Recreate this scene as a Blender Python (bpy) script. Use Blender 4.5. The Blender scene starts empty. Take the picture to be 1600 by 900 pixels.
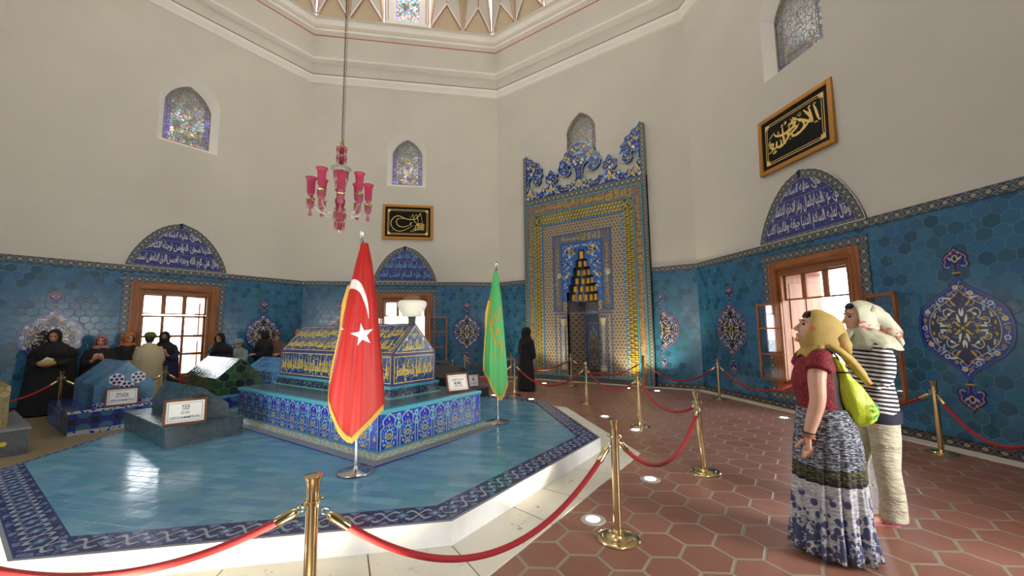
import bpy, bmesh, math, random
from math import sin, cos, pi, sqrt, radians, atan2, hypot
from mathutils import Vector, Matrix
from mathutils.geometry import tessellate_polygon

SCN = bpy.context.scene
COL = SCN.collection

# ------------------------------------------------------------------ camera, world, light, exposure
A = 7.658                      # apothem of the octagonal room (metres); +Y points at the mihrab wall
TAN8 = math.tan(pi / 8)
CAM_POS = Vector((5.1729, -3.3874, 1.55))
_F = Vector((-0.57438, 0.81203, 0.10336)); _R = Vector((0.81561, 0.57848, -0.01229)); _U = Vector((0.06977, -0.07724, 0.99457))
cd = bpy.data.cameras.new('camera'); cam = bpy.data.objects.new('camera', cd); COL.objects.link(cam)
cam.matrix_world = Matrix(((_R.x, _U.x, -_F.x, CAM_POS.x), (_R.y, _U.y, -_F.y, CAM_POS.y), (_R.z, _U.z, -_F.z, CAM_POS.z), (0, 0, 0, 1)))
cd.sensor_width = 36; cd.lens = 627.3 / 1600 * 36; cd.clip_start = .05; cd.clip_end = 300
SCN.camera = cam
SCN.view_settings.view_transform = 'Standard'
try: SCN.view_settings.look = 'None'
except Exception: pass
SCN.view_settings.gamma = 1; SCN.view_settings.use_curve_mapping = False
SCN.view_settings.exposure = 1.05

SKY_STRENGTH = 6.5
w = bpy.data.worlds.new('sky'); SCN.world = w; w.use_nodes = True
nt = w.node_tree; nt.nodes.clear()
out = nt.nodes.new('ShaderNodeOutputWorld'); bg = nt.nodes.new('ShaderNodeBackground')
tc = nt.nodes.new('ShaderNodeTexCoord'); sx = nt.nodes.new('ShaderNodeSeparateXYZ'); cr = nt.nodes.new('ShaderNodeValToRGB')
nt.links.new(tc.outputs['Generated'], sx.inputs[0]); nt.links.new(sx.outputs['Z'], cr.inputs[0]); nt.links.new(cr.outputs[0], bg.inputs[0]); nt.links.new(bg.outputs[0], out.inputs[0])
e = cr.color_ramp.elements
e[0].position = 0.0; e[0].color = (1, .97, .92, 1); e[1].position = 1.0; e[1].color = (.45, .62, .95, 1)
m_ = cr.color_ramp.elements.new(.25); m_.color = (.86, .93, 1, 1)
bg.inputs[1].default_value = SKY_STRENGTH

def wall_dirs(k):
    a = k * pi / 4
    return Vector((sin(a), cos(a), 0)), Vector((cos(a), -sin(a), 0))
def wall_mat(k, off=0.0, u=0.0, z=0.0):
    n, t = wall_dirs(k); o = n * (A - off) + t * u + Vector((0, 0, z)); i = -n
    return Matrix(((t.x, 0, i.x, o.x), (t.y, 0, i.y, o.y), (0, 1, 0, o.z), (0, 0, 0, 1)))
def area_light(name, mat, sx_, sy_, power, color=(1, .97, .92), spread=None):
    l = bpy.data.lights.new(name, 'AREA'); l.shape = 'RECTANGLE'; l.size = sx_; l.size_y = sy_; l.energy = power; l.color = color
    if spread: l.spread = spread
    o = bpy.data.objects.new(name, l); COL.objects.link(o); o.matrix_world = mat @ Matrix.Rotation(pi, 4, 'Y')
    return o
area_light('daylight_east_window', wall_mat(2, -.9, 0, 1.75), 1.1, 1.9, 150, (1, .98, .95))
# daylight of the drum windows, high above the cornice
for k in range(-3, 5):
    area_light('daylight_drum_window', wall_mat(k, 1.15, 0, 13.6) @ Matrix.Rotation(radians(35), 4, 'X'), .9, 1.1, 40, (1, .96, .9))

# ------------------------------------------------------------------ node expressions
class E:
    def __init__(s, k): s.k = k
    def __add__(a, b): return MM('ADD', a, b)
    __radd__ = __add__
    def __sub__(a, b): return MM('SUBTRACT', a, b)
    def __rsub__(a, b): return MM('SUBTRACT', b, a)
    def __mul__(a, b): return MM('MULTIPLY', a, b)
    __rmul__ = __mul__
    def __truediv__(a, b): return MM('DIVIDE', a, b)
NT = None
def MM(op, *args, clamp=False):
    n = NT.nodes.new('ShaderNodeMath'); n.operation = op; n.use_clamp = clamp
    for i, a in enumerate(args):
        if isinstance(a, E): NT.links.new(a.k, n.inputs[i])
        else: n.inputs[i].default_value = float(a)
    return E(n.outputs[0])
def fsin(a): return MM('SINE', a)
def fabs(a): return MM('ABSOLUTE', a)
def fmax(a, b): return MM('MAXIMUM', a, b)
def fmin(a, b): return MM('MINIMUM', a, b)
def flt(a, b): return MM('LESS_THAN', a, b)
def fgt(a, b): return MM('GREATER_THAN', a, b)
def ffract(a): return MM('FRACT', a)
def ffloor(a): return MM('FLOOR', a)
def fsqrt(a): return MM('SQRT', a)
def fmod(a, b): return MM('FLOORED_MODULO', a, b)
def fmix(f, a, b): return a + f * (b - a) if isinstance(b, E) or isinstance(a, E) else MM('MULTIPLY_ADD', f, b - a, a)
def _col(n, i, c):
    if isinstance(c, E): NT.links.new(c.k, n.inputs[i])
    else: n.inputs[i].default_value = (c[0], c[1], c[2], 1)
def cmix(f, a, b):
    n = NT.nodes.new('ShaderNodeMix'); n.data_type = 'RGBA'
    if isinstance(f, E): NT.links.new(f.k, n.inputs[0])
    else: n.inputs[0].default_value = f
    _col(n, 6, a); _col(n, 7, b); return E(n.outputs[2])
def cscale(c, f):
    n = NT.nodes.new('ShaderNodeVectorMath'); n.operation = 'SCALE'
    if isinstance(c, E): NT.links.new(c.k, n.inputs[0])
    else: n.inputs[0].default_value = c
    NT.links.new(f.k, n.inputs[3]); return E(n.outputs[0])
def coords(kind='Object'):
    t = NT.nodes.new('ShaderNodeTexCoord'); s = NT.nodes.new('ShaderNodeSeparateXYZ'); NT.links.new(t.outputs[kind], s.inputs[0])
    return E(s.outputs[0]), E(s.outputs[1]), E(s.outputs[2])
def vec(x, y, z=0.0):
    n = NT.nodes.new('ShaderNodeCombineXYZ')
    for i, a in enumerate((x, y, z)):
        if isinstance(a, E): NT.links.new(a.k, n.inputs[i])
        else: n.inputs[i].default_value = a
    return E(n.outputs[0])
def noise(v, scale, detail=3, rough=.5):
    n = NT.nodes.new('ShaderNodeTexNoise'); n.inputs['Scale'].default_value = scale; n.inputs['Detail'].default_value = detail; n.inputs['Roughness'].default_value = rough
    if v is not None: NT.links.new(v.k, n.inputs['Vector'])
    return E(n.outputs[0])
def white(v):
    n = NT.nodes.new('ShaderNodeTexWhiteNoise'); n.noise_dimensions = '3D'; NT.links.new(v.k, n.inputs['Vector']); return E(n.outputs[0])
def voro(v, scale, feature='F1'):
    n = NT.nodes.new('ShaderNodeTexVoronoi'); n.feature = feature; n.inputs['Scale'].default_value = scale; NT.links.new(v.k, n.inputs['Vector'])
    if feature == 'DISTANCE_TO_EDGE': return E(n.outputs['Distance']), None
    return E(n.outputs['Distance']), E(n.outputs['Color'])
def sepc(c):
    n = NT.nodes.new('ShaderNodeSeparateColor'); NT.links.new(c.k, n.inputs[0]); return E(n.outputs[0]), E(n.outputs[1]), E(n.outputs[2])
def smooth(x, a, b):
    n = NT.nodes.new('ShaderNodeMapRange'); n.interpolation_type = 'SMOOTHSTEP'; NT.links.new(x.k, n.inputs[0]); n.inputs[1].default_value = a; n.inputs[2].default_value = b
    return E(n.outputs[0])
def sr(r, g, b):   # sRGB 0-255 -> linear
    f = lambda c: (c / 255 / 12.92) if c / 255 <= .04045 else ((c / 255 + .055) / 1.055) ** 2.4
    return (f(r), f(g), f(b))
MATS = {}
def mat(name, color=None, rough=.5, metal=0.0, fn=None, bump=None, emit=None, coat=0.0, alpha=None, trans=0.0, sheen=0.0, spec=None, ior=None):
    """fn() -> color E;  or dict(color=, rough=, bump=(height E, strength, distance))"""
    global NT
    if name in MATS: return MATS[name]
    m = bpy.data.materials.new(name); m.use_nodes = True; NT = m.node_tree
    p = NT.nodes['Principled BSDF']
    if color: p.inputs['Base Color'].default_value = (*color, 1)
    p.inputs['Roughness'].default_value = rough; p.inputs['Metallic'].default_value = metal
    p.inputs['Coat Weight'].default_value = coat; p.inputs['Transmission Weight'].default_value = trans; p.inputs['Sheen Weight'].default_value = sheen
    if spec is not None: p.inputs['Specular IOR Level'].default_value = spec
    if ior: p.inputs['IOR'].default_value = ior
    if emit: p.inputs['Emission Color'].default_value = (*emit[0], 1); p.inputs['Emission Strength'].default_value = emit[1]
    if fn:
        r = fn()
        if isinstance(r, E): r = dict(color=r)
        if 'color' in r: NT.links.new(r['color'].k, p.inputs['Base Color'])
        if 'rough' in r: NT.links.new(r['rough'].k, p.inputs['Roughness'])
        if 'metal' in r: NT.links.new(r['metal'].k, p.inputs['Metallic'])
        if 'bump' in r:
            h, st, di = r['bump']; b = NT.nodes.new('ShaderNodeBump'); b.inputs['Strength'].default_value = st; b.inputs['Distance'].default_value = di
            NT.links.new(h.k, b.inputs['Height']); NT.links.new(b.outputs[0], p.inputs['Normal'])
    MATS[name] = m; return m

# ------------------------------------------------------------------ mesh builder
class MB:
    def __init__(s): s.v = []; s.f = []; s.m = []; s.uv = []; s.mats = []; s.M = Matrix.Identity(4)
    def mi(s, m):
        if m is None: return 0
        if m not in s.mats: s.mats.append(m)
        return s.mats.index(m)
    def face(s, pts, m=None, uv=None):
        i0 = len(s.v); s.v += [s.M @ Vector(p) for p in pts]; s.f.append(tuple(range(i0, i0 + len(pts)))); s.m.append(s.mi(m)); s.uv.append(uv)
    def add(s, verts, faces, m=None, uvs=None):
        i0 = len(s.v); s.v += [s.M @ Vector(p) for p in verts]; k = s.mi(m)
        for j, f in enumerate(faces): s.f.append(tuple(i0 + i for i in f)); s.m.append(k); s.uv.append(uvs[j] if uvs else None)
    def box(s, a, b, m=None, bev=0.0):
        x0, y0, z0 = a; x1, y1, z1 = b
        if x0 > x1: x0, x1 = x1, x0
        if y0 > y1: y0, y1 = y1, y0
        if z0 > z1: z0, z1 = z1, z0
        if not bev:
            vs = [(x0, y0, z0), (x1, y0, z0), (x1, y1, z0), (x0, y1, z0), (x0, y0, z1), (x1, y0, z1), (x1, y1, z1), (x0, y1, z1)]
            s.add(vs, [(0, 3, 2, 1), (4, 5, 6, 7), (0, 1, 5, 4), (1, 2, 6, 5), (2, 3, 7, 6), (3, 0, 4, 7)], m)
        else:
            bm = bmesh.new(); bmesh.ops.create_cube(bm, size=1)
            for v in bm.verts: v.co = Vector(((x0 + x1) / 2 + v.co.x * (x1 - x0), (y0 + y1) / 2 + v.co.y * (y1 - y0), (z0 + z1) / 2 + v.co.z * (z1 - z0)))
            bmesh.ops.bevel(bm, geom=list(bm.edges), offset=bev, segments=2, affect='EDGES', profile=.6)
            bm.verts.ensure_lookup_table(); s.add([v.co.copy() for v in bm.verts], [tuple(v.index for v in f.verts) for f in bm.faces], m); bm.free()
    def prism(s, poly, z0, z1, m=None, side=None, axis='Z', cap0=True):
        T = {'Z': lambda p, z: (p[0], p[1], z), 'X': lambda p, z: (z, p[0], p[1]), 'Y': lambda p, z: (p[0], z, p[1])}[axis]
        n = len(poly); a = [T(p, z0) for p in poly]; b = [T(p, z1) for p in poly]
        s.face(b, m)
        if cap0: s.face(list(reversed(a)), m)
        for i in range(n): j = (i + 1) % n; s.face([a[i], a[j], b[j], b[i]], side or m)
    def holes(s, outer, holes, z0, z1, m=None, side=None):
        """flat plate with holes in XY, from z0 (back) to z1 (front)"""
        loops = [[Vector((p[0], p[1], 0)) for p in l] for l in [outer] + holes]
        tr = tessellate_polygon(loops); flat = [p for l in loops for p in l]
        s.add([(p.x, p.y, z1) for p in flat], [tuple(t) for t in tr], m)
        if z0 is not None:
            for l in loops:
                n = len(l)
                for i in range(n):
                    a, b = l[i], l[(i + 1) % n]; s.face([(a.x, a.y, z1), (b.x, b.y, z1), (b.x, b.y, z0), (a.x, a.y, z0)], side or m)
    def tube(s, pts, r, m=None, n=8, cap=True, squash=None, closed=False):
        pts = [Vector(p) for p in pts]; L = len(pts)
        if not hasattr(r, '__len__'): r = [r] * L
        rings = []; up = None
        for i, p in enumerate(pts):
            if closed: d = pts[(i + 1) % L] - pts[i - 1]
            else: d = pts[min(i + 1, L - 1)] - pts[max(i - 1, 0)]
            if d.length < 1e-9: d = Vector((0, 0, 1))
            d.normalize()
            if up is None: up = Vector((0, 0, 1)) if abs(d.z) < .9 else Vector((1, 0, 0))
            a = up - d * up.dot(d)
            if a.length < 1e-4: a = d.orthogonal()
            a.normalize(); b = d.cross(a); up = a
            ra = r[i]; rb = r[i]
            if hasattr(ra, '__len__'): ra, rb = ra
            rings.append([p + a * (ra * cos(2 * pi * j / n)) + b * (rb * sin(2 * pi * j / n)) for j in range(n)])
        vs = [q for g in rings for q in g]; fs = []
        for i in range(L - (0 if closed else 1)):
            k = (i + 1) % L
            for j in range(n):
                jj = (j + 1) % n; fs.append((i * n + j, i * n + jj, k * n + jj, k * n + j))
        if cap and not closed: fs.append(tuple(reversed(range(n)))); fs.append(tuple((L - 1) * n + j for j in range(n)))
        s.add(vs, fs, m)
    def lathe(s, prof, c=(0, 0, 0), m=None, n=24, cap=True, mod=None):
        c = Vector(c); vs = []; fs = []
        for i, (r, z) in enumerate(prof):
            for j in range(n):
                a = 2 * pi * j / n; rr = r * (mod(a, i) if mod else 1); vs.append(c + Vector((rr * cos(a), rr * sin(a), z)))
        for i in range(len(prof) - 1):
            for j in range(n):
                jj = (j + 1) % n; fs.append((i * n + j, i * n + jj, (i + 1) * n + jj, (i + 1) * n + j))
        if cap: fs.append(tuple(reversed(range(n)))); fs.append(tuple((len(prof) - 1) * n + j for j in range(n)))
        s.add(vs, fs, m)
    def ball(s, c, r, m=None, n=12):
        if not hasattr(r, '__len__'): r = (r, r, r)
        vs = []; fs = []; K = n // 2 + 1
        for i in range(K + 1):
            t = pi * i / K
            for j in range(n):
                a = 2 * pi * j / n; vs.append((c[0] + r[0] * sin(t) * cos(a), c[1] + r[1] * sin(t) * sin(a), c[2] - r[2] * cos(t)))
        for i in range(K):
            for j in range(n): jj = (j + 1) % n; fs.append((i * n + j, i * n + jj, (i + 1) * n + jj, (i + 1) * n + j))
        s.add(vs, fs, m)
    # ---- flat ornament, layer by layer (XY plane, +Z outwards)
    def poly(s, pts, m, z): s.face([(p[0], p[1], z) for p in pts], m)
    def line(s, pts, wd, m, z, closed=False, taper=False):
        L = len(pts); P = [Vector((p[0], p[1])) for p in pts]; a = []; b = []
        for i in range(L):
            if closed: d0 = P[i] - P[i - 1]; d1 = P[(i + 1) % L] - P[i]
            else: d0 = P[i] - P[i - 1] if i else P[1] - P[0]; d1 = P[i + 1] - P[i] if i < L - 1 else P[i] - P[i - 1]
            if d0.length > 1e-9: d0.normalize()
            if d1.length > 1e-9: d1.normalize()
            d = d0 + d1
            if d.length < 1e-6: d = d1
            d.normalize(); nn = Vector((-d.y, d.x)); c = max(.35, nn.dot(Vector((-d1.y, d1.x))))
            ww = wd[i] if hasattr(wd, '__len__') else wd
            if taper: ww *= max(.12, sin(pi * min(1, max(0, (i + .15) / (L - .7)))) ** .6)
            a.append(P[i] + nn * (ww / 2 / c)); b.append(P[i] - nn * (ww / 2 / c))
        vs = [(q.x, q.y, z) for q in a + b]; fs = []
        for i in range(L if closed else L - 1): j = (i + 1) % L; fs.append((L + i, L + j, j, i))
        s.add(vs, fs, m)
    def disc(s, x, y, r, m, z, n=10, ry=None, rot=0):
        ry = ry or r; s.poly([(x + r * cos(2 * pi * i / n) * cos(rot) - ry * sin(2 * pi * i / n) * sin(rot), y + r * cos(2 * pi * i / n) * sin(rot) + ry * sin(2 * pi * i / n) * cos(rot)) for i in range(n)], m, z)
    def flower(s, x, y, r, m, z, n=6, k=.55, core=None, rot=0):
        s.poly([(x + r * (1 if i % 2 else k) * cos(rot + pi * i / n), y + r * (1 if i % 2 else k) * sin(rot + pi * i / n)) for i in range(2 * n)], m, z)
        if core: s.disc(x, y, r * .38, core, z + .0006, 6)
    def leaf(s, x, y, ang, ln, wd, m, z, bend=0.0):
        pts = []
        for sg in (1, -1):
            rng = range(0, 6) if sg == 1 else range(5, -1, -1)
            for i in rng:
                if sg == -1 and i in (0, 5): continue
                t = i / 5; px = ln * t; py = sg * wd * sin(pi * t) ** .8 * (1 - .4 * t) + bend * ln * t * t
                pts.append((x + px * cos(ang) - py * sin(ang), y + px * sin(ang) + py * cos(ang)))
        s.poly(pts, m, z)
    def build(s, name, parent=None, m=None, smooth=False, loc=None, rot=None, matrix=None, mods=None):
        me = bpy.data.meshes.new(name); me.from_pydata([tuple(v) for v in s.v], [], s.f)
        ms = s.mats or ([m] if m else [])
        for x in ms: me.materials.append(x)
        if s.mats: me.polygons.foreach_set('material_index', s.m)
        if any(u is not None for u in s.uv):
            l = me.uv_layers.new(name='UVMap'); i = 0
            for f, u in zip(me.polygons, s.uv):
                for q, li in enumerate(f.loop_indices):
                    if u is not None: l.data[li].uv = u[q]
        if smooth: me.shade_smooth() if hasattr(me, 'shade_smooth') else me.polygons.foreach_set('use_smooth', [True] * len(me.polygons))
        me.update(); o = bpy.data.objects.new(name, me); COL.objects.link(o)
        if parent: o.parent = parent
        if matrix is not None: o.matrix_basis = matrix
        if loc is not None: o.location = loc
        if rot is not None: o.rotation_euler = rot
        if smooth == 'auto':
            mod = o.modifiers.new('n', 'EDGE_SPLIT'); mod.split_angle = radians(35)
        return o
def tag(o, label, cat, group=None):
    o['label'] = label; o['category'] = cat
    if group: o['group'] = group
    return o
def struct(o, label=None):
    o['kind'] = 'structure'
    if label: o['label'] = label
    return o
def empty(name, loc=(0, 0, 0), rz=0.0, label=None, cat=None, group=None, matrix=None):
    o = bpy.data.objects.new(name, None); COL.objects.link(o); o.empty_display_size = .1
    if matrix is not None: o.matrix_world = matrix
    else: o.location = loc; o.rotation_euler = (0, 0, rz)
    if label: tag(o, label, cat, group)
    return o
def children_of(o, pool): return [c for c in pool if c.parent == o]
def dup(root, label=None, group=None, matrix=None):
    pool = list(COL.objects)
    def rec(o, par):
        c = o.copy(); COL.objects.link(c)
        if par: c.parent = par
        for ch in children_of(o, pool): rec(ch, c)
        return c
    r = rec(root, None)
    if label: r['label'] = label
    if group: r['group'] = group
    if matrix is not None: r.matrix_world = matrix
    return r

# ------------------------------------------------------------------ lettering
_FORMS = {'ا': 'FE8D FE8E', 'ب': 'FE8F FE90 FE91 FE92', 'ة': 'FE93 FE94', 'ت': 'FE95 FE96 FE97 FE98', 'ث': 'FE99 FE9A FE9B FE9C', 'ج': 'FE9D FE9E FE9F FEA0', 'ح': 'FEA1 FEA2 FEA3 FEA4', 'خ': 'FEA5 FEA6 FEA7 FEA8', 'د': 'FEA9 FEAA', 'ذ': 'FEAB FEAC', 'ر': 'FEAD FEAE', 'ز': 'FEAF FEB0', 'س': 'FEB1 FEB2 FEB3 FEB4', 'ش': 'FEB5 FEB6 FEB7 FEB8', 'ص': 'FEB9 FEBA FEBB FEBC', 'ض': 'FEBD FEBE FEBF FEC0', 'ط': 'FEC1 FEC2 FEC3 FEC4', 'ع': 'FEC9 FECA FECB FECC', 'غ': 'FECD FECE FECF FED0', 'ف': 'FED1 FED2 FED3 FED4', 'ق': 'FED5 FED6 FED7 FED8', 'ك': 'FED9 FEDA FEDB FEDC', 'ل': 'FEDD FEDE FEDF FEE0', 'م': 'FEE1 FEE2 FEE3 FEE4', 'ن': 'FEE5 FEE6 FEE7 FEE8', 'ه': 'FEE9 FEEA FEEB FEEC', 'و': 'FEED FEEE', 'ي': 'FEF1 FEF2 FEF3 FEF4', 'ى': 'FEEF FEF0', '*': 'FEFB FEFC'}
def arabic(t):
    t = t.replace('لا', '*'); out = []; prev = False
    for i, ch in enumerate(t):
        if ch not in _FORMS: out.append(ch); prev = False; continue
        f = _FORMS[ch].split(); nxt = i + 1 < len(t) and t[i + 1] in _FORMS
        dual = len(f) == 4
        if prev and nxt and dual: c = f[3]
        elif prev: c = f[1]
        elif nxt and dual: c = f[2]
        else: c = f[0]
        out.append(chr(int(c, 16))); prev = dual
    return ''.join(reversed(out))
_TC = {}
def text_geo(body, offset=0.0, res=2):
    key = (body, offset)
    if key in _TC: return _TC[key]
    c = bpy.data.curves.new('t', 'FONT'); c.body = body; c.offset = offset; c.resolution_u = res; c.size = 1
    o = bpy.data.objects.new('t', c); COL.objects.link(o); bpy.context.view_layer.update()
    me = bpy.data.meshes.new_from_object(o.evaluated_get(bpy.context.evaluated_depsgraph_get()))
    vs = [(v.co.x, v.co.y) for v in me.vertices]; fs = [tuple(p.vertices) for p in me.polygons]
    bpy.data.objects.remove(o); bpy.data.curves.remove(c); bpy.data.meshes.remove(me)
    xs = [v[0] for v in vs]; ys = [v[1] for v in vs]
    _TC[key] = (vs, fs, (min(xs), max(xs), min(ys), max(ys))); return _TC[key]
def put_text(mb, body, x0, x1, y0, y1, m, z, arab=False, offset=0.0, shear=0.0, keep=False, warp=None):
    vs, fs, (a, b, c, d) = text_geo(arabic(body) if arab else body, offset)
    sx_ = (x1 - x0) / (b - a); sy_ = (y1 - y0) / (d - c); ox = 0
    if keep: s_ = min(sx_, sy_); ox = ((x1 - x0) - s_ * (b - a)) / 2; y0 += ((y1 - y0) - s_ * (d - c)) / 2; sx_ = sy_ = s_
    P = []
    for x, y in vs:
        X = x0 + ox + (x - a) * sx_; Y = y0 + (y - c) * sy_; X += (Y - y0) * shear
        if warp: X, Y = warp(X, Y)
        P.append((X, Y, z))
    mb.add(P, fs, m)
S_ = 1.17871
def U(u): return u * S_
def Z(z): return (z - .285) * S_
def arc(cx, cy, r, a0, a1, n=10, ry=None): return [(cx + r * cos(radians(a0 + (a1 - a0) * i / n)), cy + (ry or r) * sin(radians(a0 + (a1 - a0) * i / n))) for i in range(n + 1)]
def smoothpts(pts, sub=4, closed=False):
    """Catmull-Rom through 2D or 3D points"""
    P = [Vector(p) for p in pts]; n = len(P); o = []
    rng = n if closed else n - 1
    for i in range(rng):
        p0 = P[(i - 1) % n] if closed or i > 0 else P[0]; p1 = P[i]; p2 = P[(i + 1) % n]; p3 = P[(i + 2) % n] if closed or i + 2 < n else P[-1]
        for k in range(sub):
            t = k / sub; o.append(.5 * ((2 * p1) + (p2 - p0) * t + (2 * p0 - 5 * p1 + 4 * p2 - p3) * t * t + (3 * p1 - p0 - 3 * p2 + p3) * t ** 3))
    if not closed: o.append(P[-1])
    return [tuple(q) for q in o]
def inside(p, poly):
    x, y = p[0], p[1]; c = False; n = len(poly)
    for i in range(n):
        x1, y1 = poly[i][0], poly[i][1]; x2, y2 = poly[i - 1][0], poly[i - 1][1]
        if (y1 > y) != (y2 > y) and x < (x2 - x1) * (y - y1) / (y2 - y1) + x1: c = not c
    return c
# ------------------------------------------------------------------ materials
def hexgrid(x, y, w):
    """pointy-top hexagons of flat width w -> (id vector E, edge distance 0 at the joint .. 1 centre)"""
    h = w * sqrt(3)
    def cell(ox, oy):
        px = fmod(x - ox, w) - w / 2; py = fmod(y - oy, h) - h / 2; return px, py, px * px + py * py
    ax, ay, ad = cell(0, 0); bx, by, bd = cell(w / 2, h / 2)
    f = flt(ad, bd); gx = bx + f * (ax - bx); gy = by + f * (ay - by)
    gd = fmax(fabs(gx), fabs(gx) * .5 + fabs(gy) * (sqrt(3) / 2))
    idv = vec(MM('ROUND', (x - gx) * (2 / w)), MM('ROUND', (y - gy) * (2 / h)), 0.0)
    return idv, (w / 2 - gd) / (w / 2)
C_TURQ = sr(50, 108, 138); C_BLUE = sr(42, 88, 132); C_DARK = sr(28, 62, 84); C_GREEN = sr(40, 80, 88); C_GROUT = sr(80, 124, 146)
def fn_dado():
    x, y, z = coords()
    idv, ed = hexgrid(x, y, .168)
    r = white(idv); r2 = white(vec(fabs(x * 0) + r * 91.7, r * 13.1, 3.0))
    c = cmix(r, C_TURQ, C_BLUE); c = cmix(fgt(r2, .84) * .8, c, C_DARK); c = cmix((fgt(fabs(r2 - .12), .07) * -1.0 + 1.0) * .7, c, C_GREEN)
    n = noise(vec(x, y, z), 2.2, 4, .6); c = cmix(n * .35, c, sr(30, 112, 150))
    c = cmix(smooth(ed, .055, .02), c, C_GROUT)
    bump = noise(vec(x, y, z), 9, 2) * .6 + smooth(ed, .0, .12) * .5 + r * .25
    return dict(color=c, rough=noise(vec(x, y, z), 5, 2) * .22 + .12, bump=(bump, .22, .012))
m_dado = mat('turquoise hexagon tile', fn=fn_dado)
def band_pat(bgc, vine, star, edge, light, period=1.0, rough=.3):
    def fn():
        x, y, z = coords('UV'); p = ffract(x * (1 / period)) - .5; q = y - .5
        sp = vec(x, y, 0.0); d, cc = voro(sp, 7.0); r, g, b = sepc(cc)
        c = cmix(flt(d, .30) * fgt(r, .45), bgc, light); c = cmix(flt(d, .22) * flt(r, .3), c, star)
        s1 = fabs(q - fsin(x * (2 * pi / period)) * .26); s2 = fabs(q + fsin(x * (2 * pi / period)) * .26)
        c = cmix(flt(fmin(s1, s2), .055), c, vine)
        dia = fabs(p) * .9 + fabs(q); c = cmix(flt(dia, .26), c, bgc); c = cmix(flt(dia, .2), c, star); c = cmix(flt(dia, .08), c, vine)
        p2 = ffract(x * (1 / period) + .5) - .5; dia2 = fabs(p2) + fabs(fabs(q) - .42); c = cmix(flt(dia2, .16), c, light)
        c = cmix(fgt(fabs(q), .455), c, edge)
        return dict(color=c, rough=noise(sp, 3, 2) * .2 + rough - .08)
    return fn
m_border = mat('dark blue band tile with cream stars', fn=band_pat(sr(54, 58, 78), sr(118, 126, 118), sr(176, 174, 136), sr(50, 60, 92), sr(116, 124, 124)))
m_border_foot = mat('foot band tile', fn=band_pat(sr(30, 30, 58), sr(104, 94, 76), sr(170, 150, 92), sr(24, 22, 30), sr(96, 84, 74), 1.3))
m_border_deck = mat('platform edge band tile', fn=band_pat(sr(36, 42, 88), sr(146, 156, 168), sr(76, 110, 146), sr(44, 54, 108), sr(96, 112, 146), 1.0, .22))
def fn_plaster():
    x, y, z = coords(); v = vec(x, y, z); n = noise(v, .9, 5, .55); n2 = noise(v, 6, 4, .6)
    return dict(color=cmix(n, sr(196, 193, 184), sr(214, 208, 194)), rough=n2 * .1 + .8, bump=(n2 + noise(v, 1.5, 3) * 2, .12, .02))
m_plaster = mat('cream lime plaster', fn=fn_plaster)
def fn_plaster2():
    x, y, z = coords(); n = noise(vec(x, y, z), 1.5, 4)
    return cmix(n, sr(232, 228, 222), sr(244, 240, 234))
m_stucco = mat('pale moulded stucco', fn=fn_plaster2, rough=.75)
m_beige = mat('beige stucco ground', color=sr(196, 178, 150), rough=.85)
m_redline = mat('red painted line', color=sr(178, 92, 84), rough=.8)
def fn_wood(a, b, sc=1.0, axis=2):
    def fn():
        x, y, z = coords()
        v = vec(x * 14 * sc, y * 14 * sc, z * 1.2 * sc) if axis == 2 else (vec(x * 1.2 * sc, y * 14 * sc, z * 14 * sc) if axis == 0 else vec(x * 14 * sc, y * 1.2 * sc, z * 14 * sc))
        n = noise(v, 1.0, 5, .6); return dict(color=cmix(smooth(n, .3, .7), a, b), rough=n * .2 + .32, bump=(n, .1, .004))
    return fn
m_wood = mat('varnished pine', fn=fn_wood(sr(118, 68, 30), sr(168, 104, 52), axis=1))
m_wood_h = mat('varnished pine rail', fn=fn_wood(sr(118, 68, 30), sr(168, 104, 52), axis=0))
m_wood_dark = mat('dark stained wood', fn=fn_wood(sr(70, 38, 18), sr(112, 66, 34)))
def fn_floor():
    x, y, z = coords(); v = vec(x, y, z)
    idv, ed = hexgrid(x, y * .95, .315); r = white(idv); n = noise(v, 5, 5, .65); n1 = noise(v, 1.1, 3)
    c = cmix(r, sr(134, 91, 75), sr(152, 106, 90)); c = cmix(n * .55, c, sr(116, 70, 56)); c = cmix(smooth(n1, .45, .75) * .35, c, sr(160, 122, 106))
    c = cmix(smooth(ed, .09, .055), c, cmix(n, sr(128, 116, 96), sr(158, 146, 128)))
    return dict(color=c, rough=n * .25 + .28, bump=(smooth(ed, .03, .1) * 1.0 + n * .25 + noise(v, 2.2, 2) * .5, .35, .008))
m_floor = mat('terracotta hexagon paving', fn=fn_floor)
def fn_marble(a, b, jl=.9):
    def fn():
        x, y, z = coords(); v = vec(x, y, z); n = noise(v, 2.2, 6, .62); d, _ = voro(v, 1.3, 'DISTANCE_TO_EDGE')
        c = cmix(n, a, b); c = cmix(smooth(noise(v, 9, 4), .62, .75) * .4, c, sr(150, 142, 122)); c = cmix(smooth(noise(v, 3.3, 5, .7), .60, .64) * smooth(noise(v, 25, 2), .5, .6) * .6, c, sr(96, 90, 78))
        return dict(color=c, rough=n * .25 + .3)
    return fn
m_marble = mat('worn cream marble', fn=fn_marble(sr(206, 200, 182), sr(226, 222, 208)))
m_marble_joint = mat('paving joint', color=sr(120, 112, 98), rough=.9)
m_riser = mat('brightened marble step', fn=lambda: (lambda c: cmix(smooth(noise(vec(c[0], c[1], c[2]), 4, 5), .4, .75) * .5, sr(240, 239, 235), sr(214, 210, 200)))(coords()), rough=.6)  # marble raised towards white: the strong lighting of the step is in its colour
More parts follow.
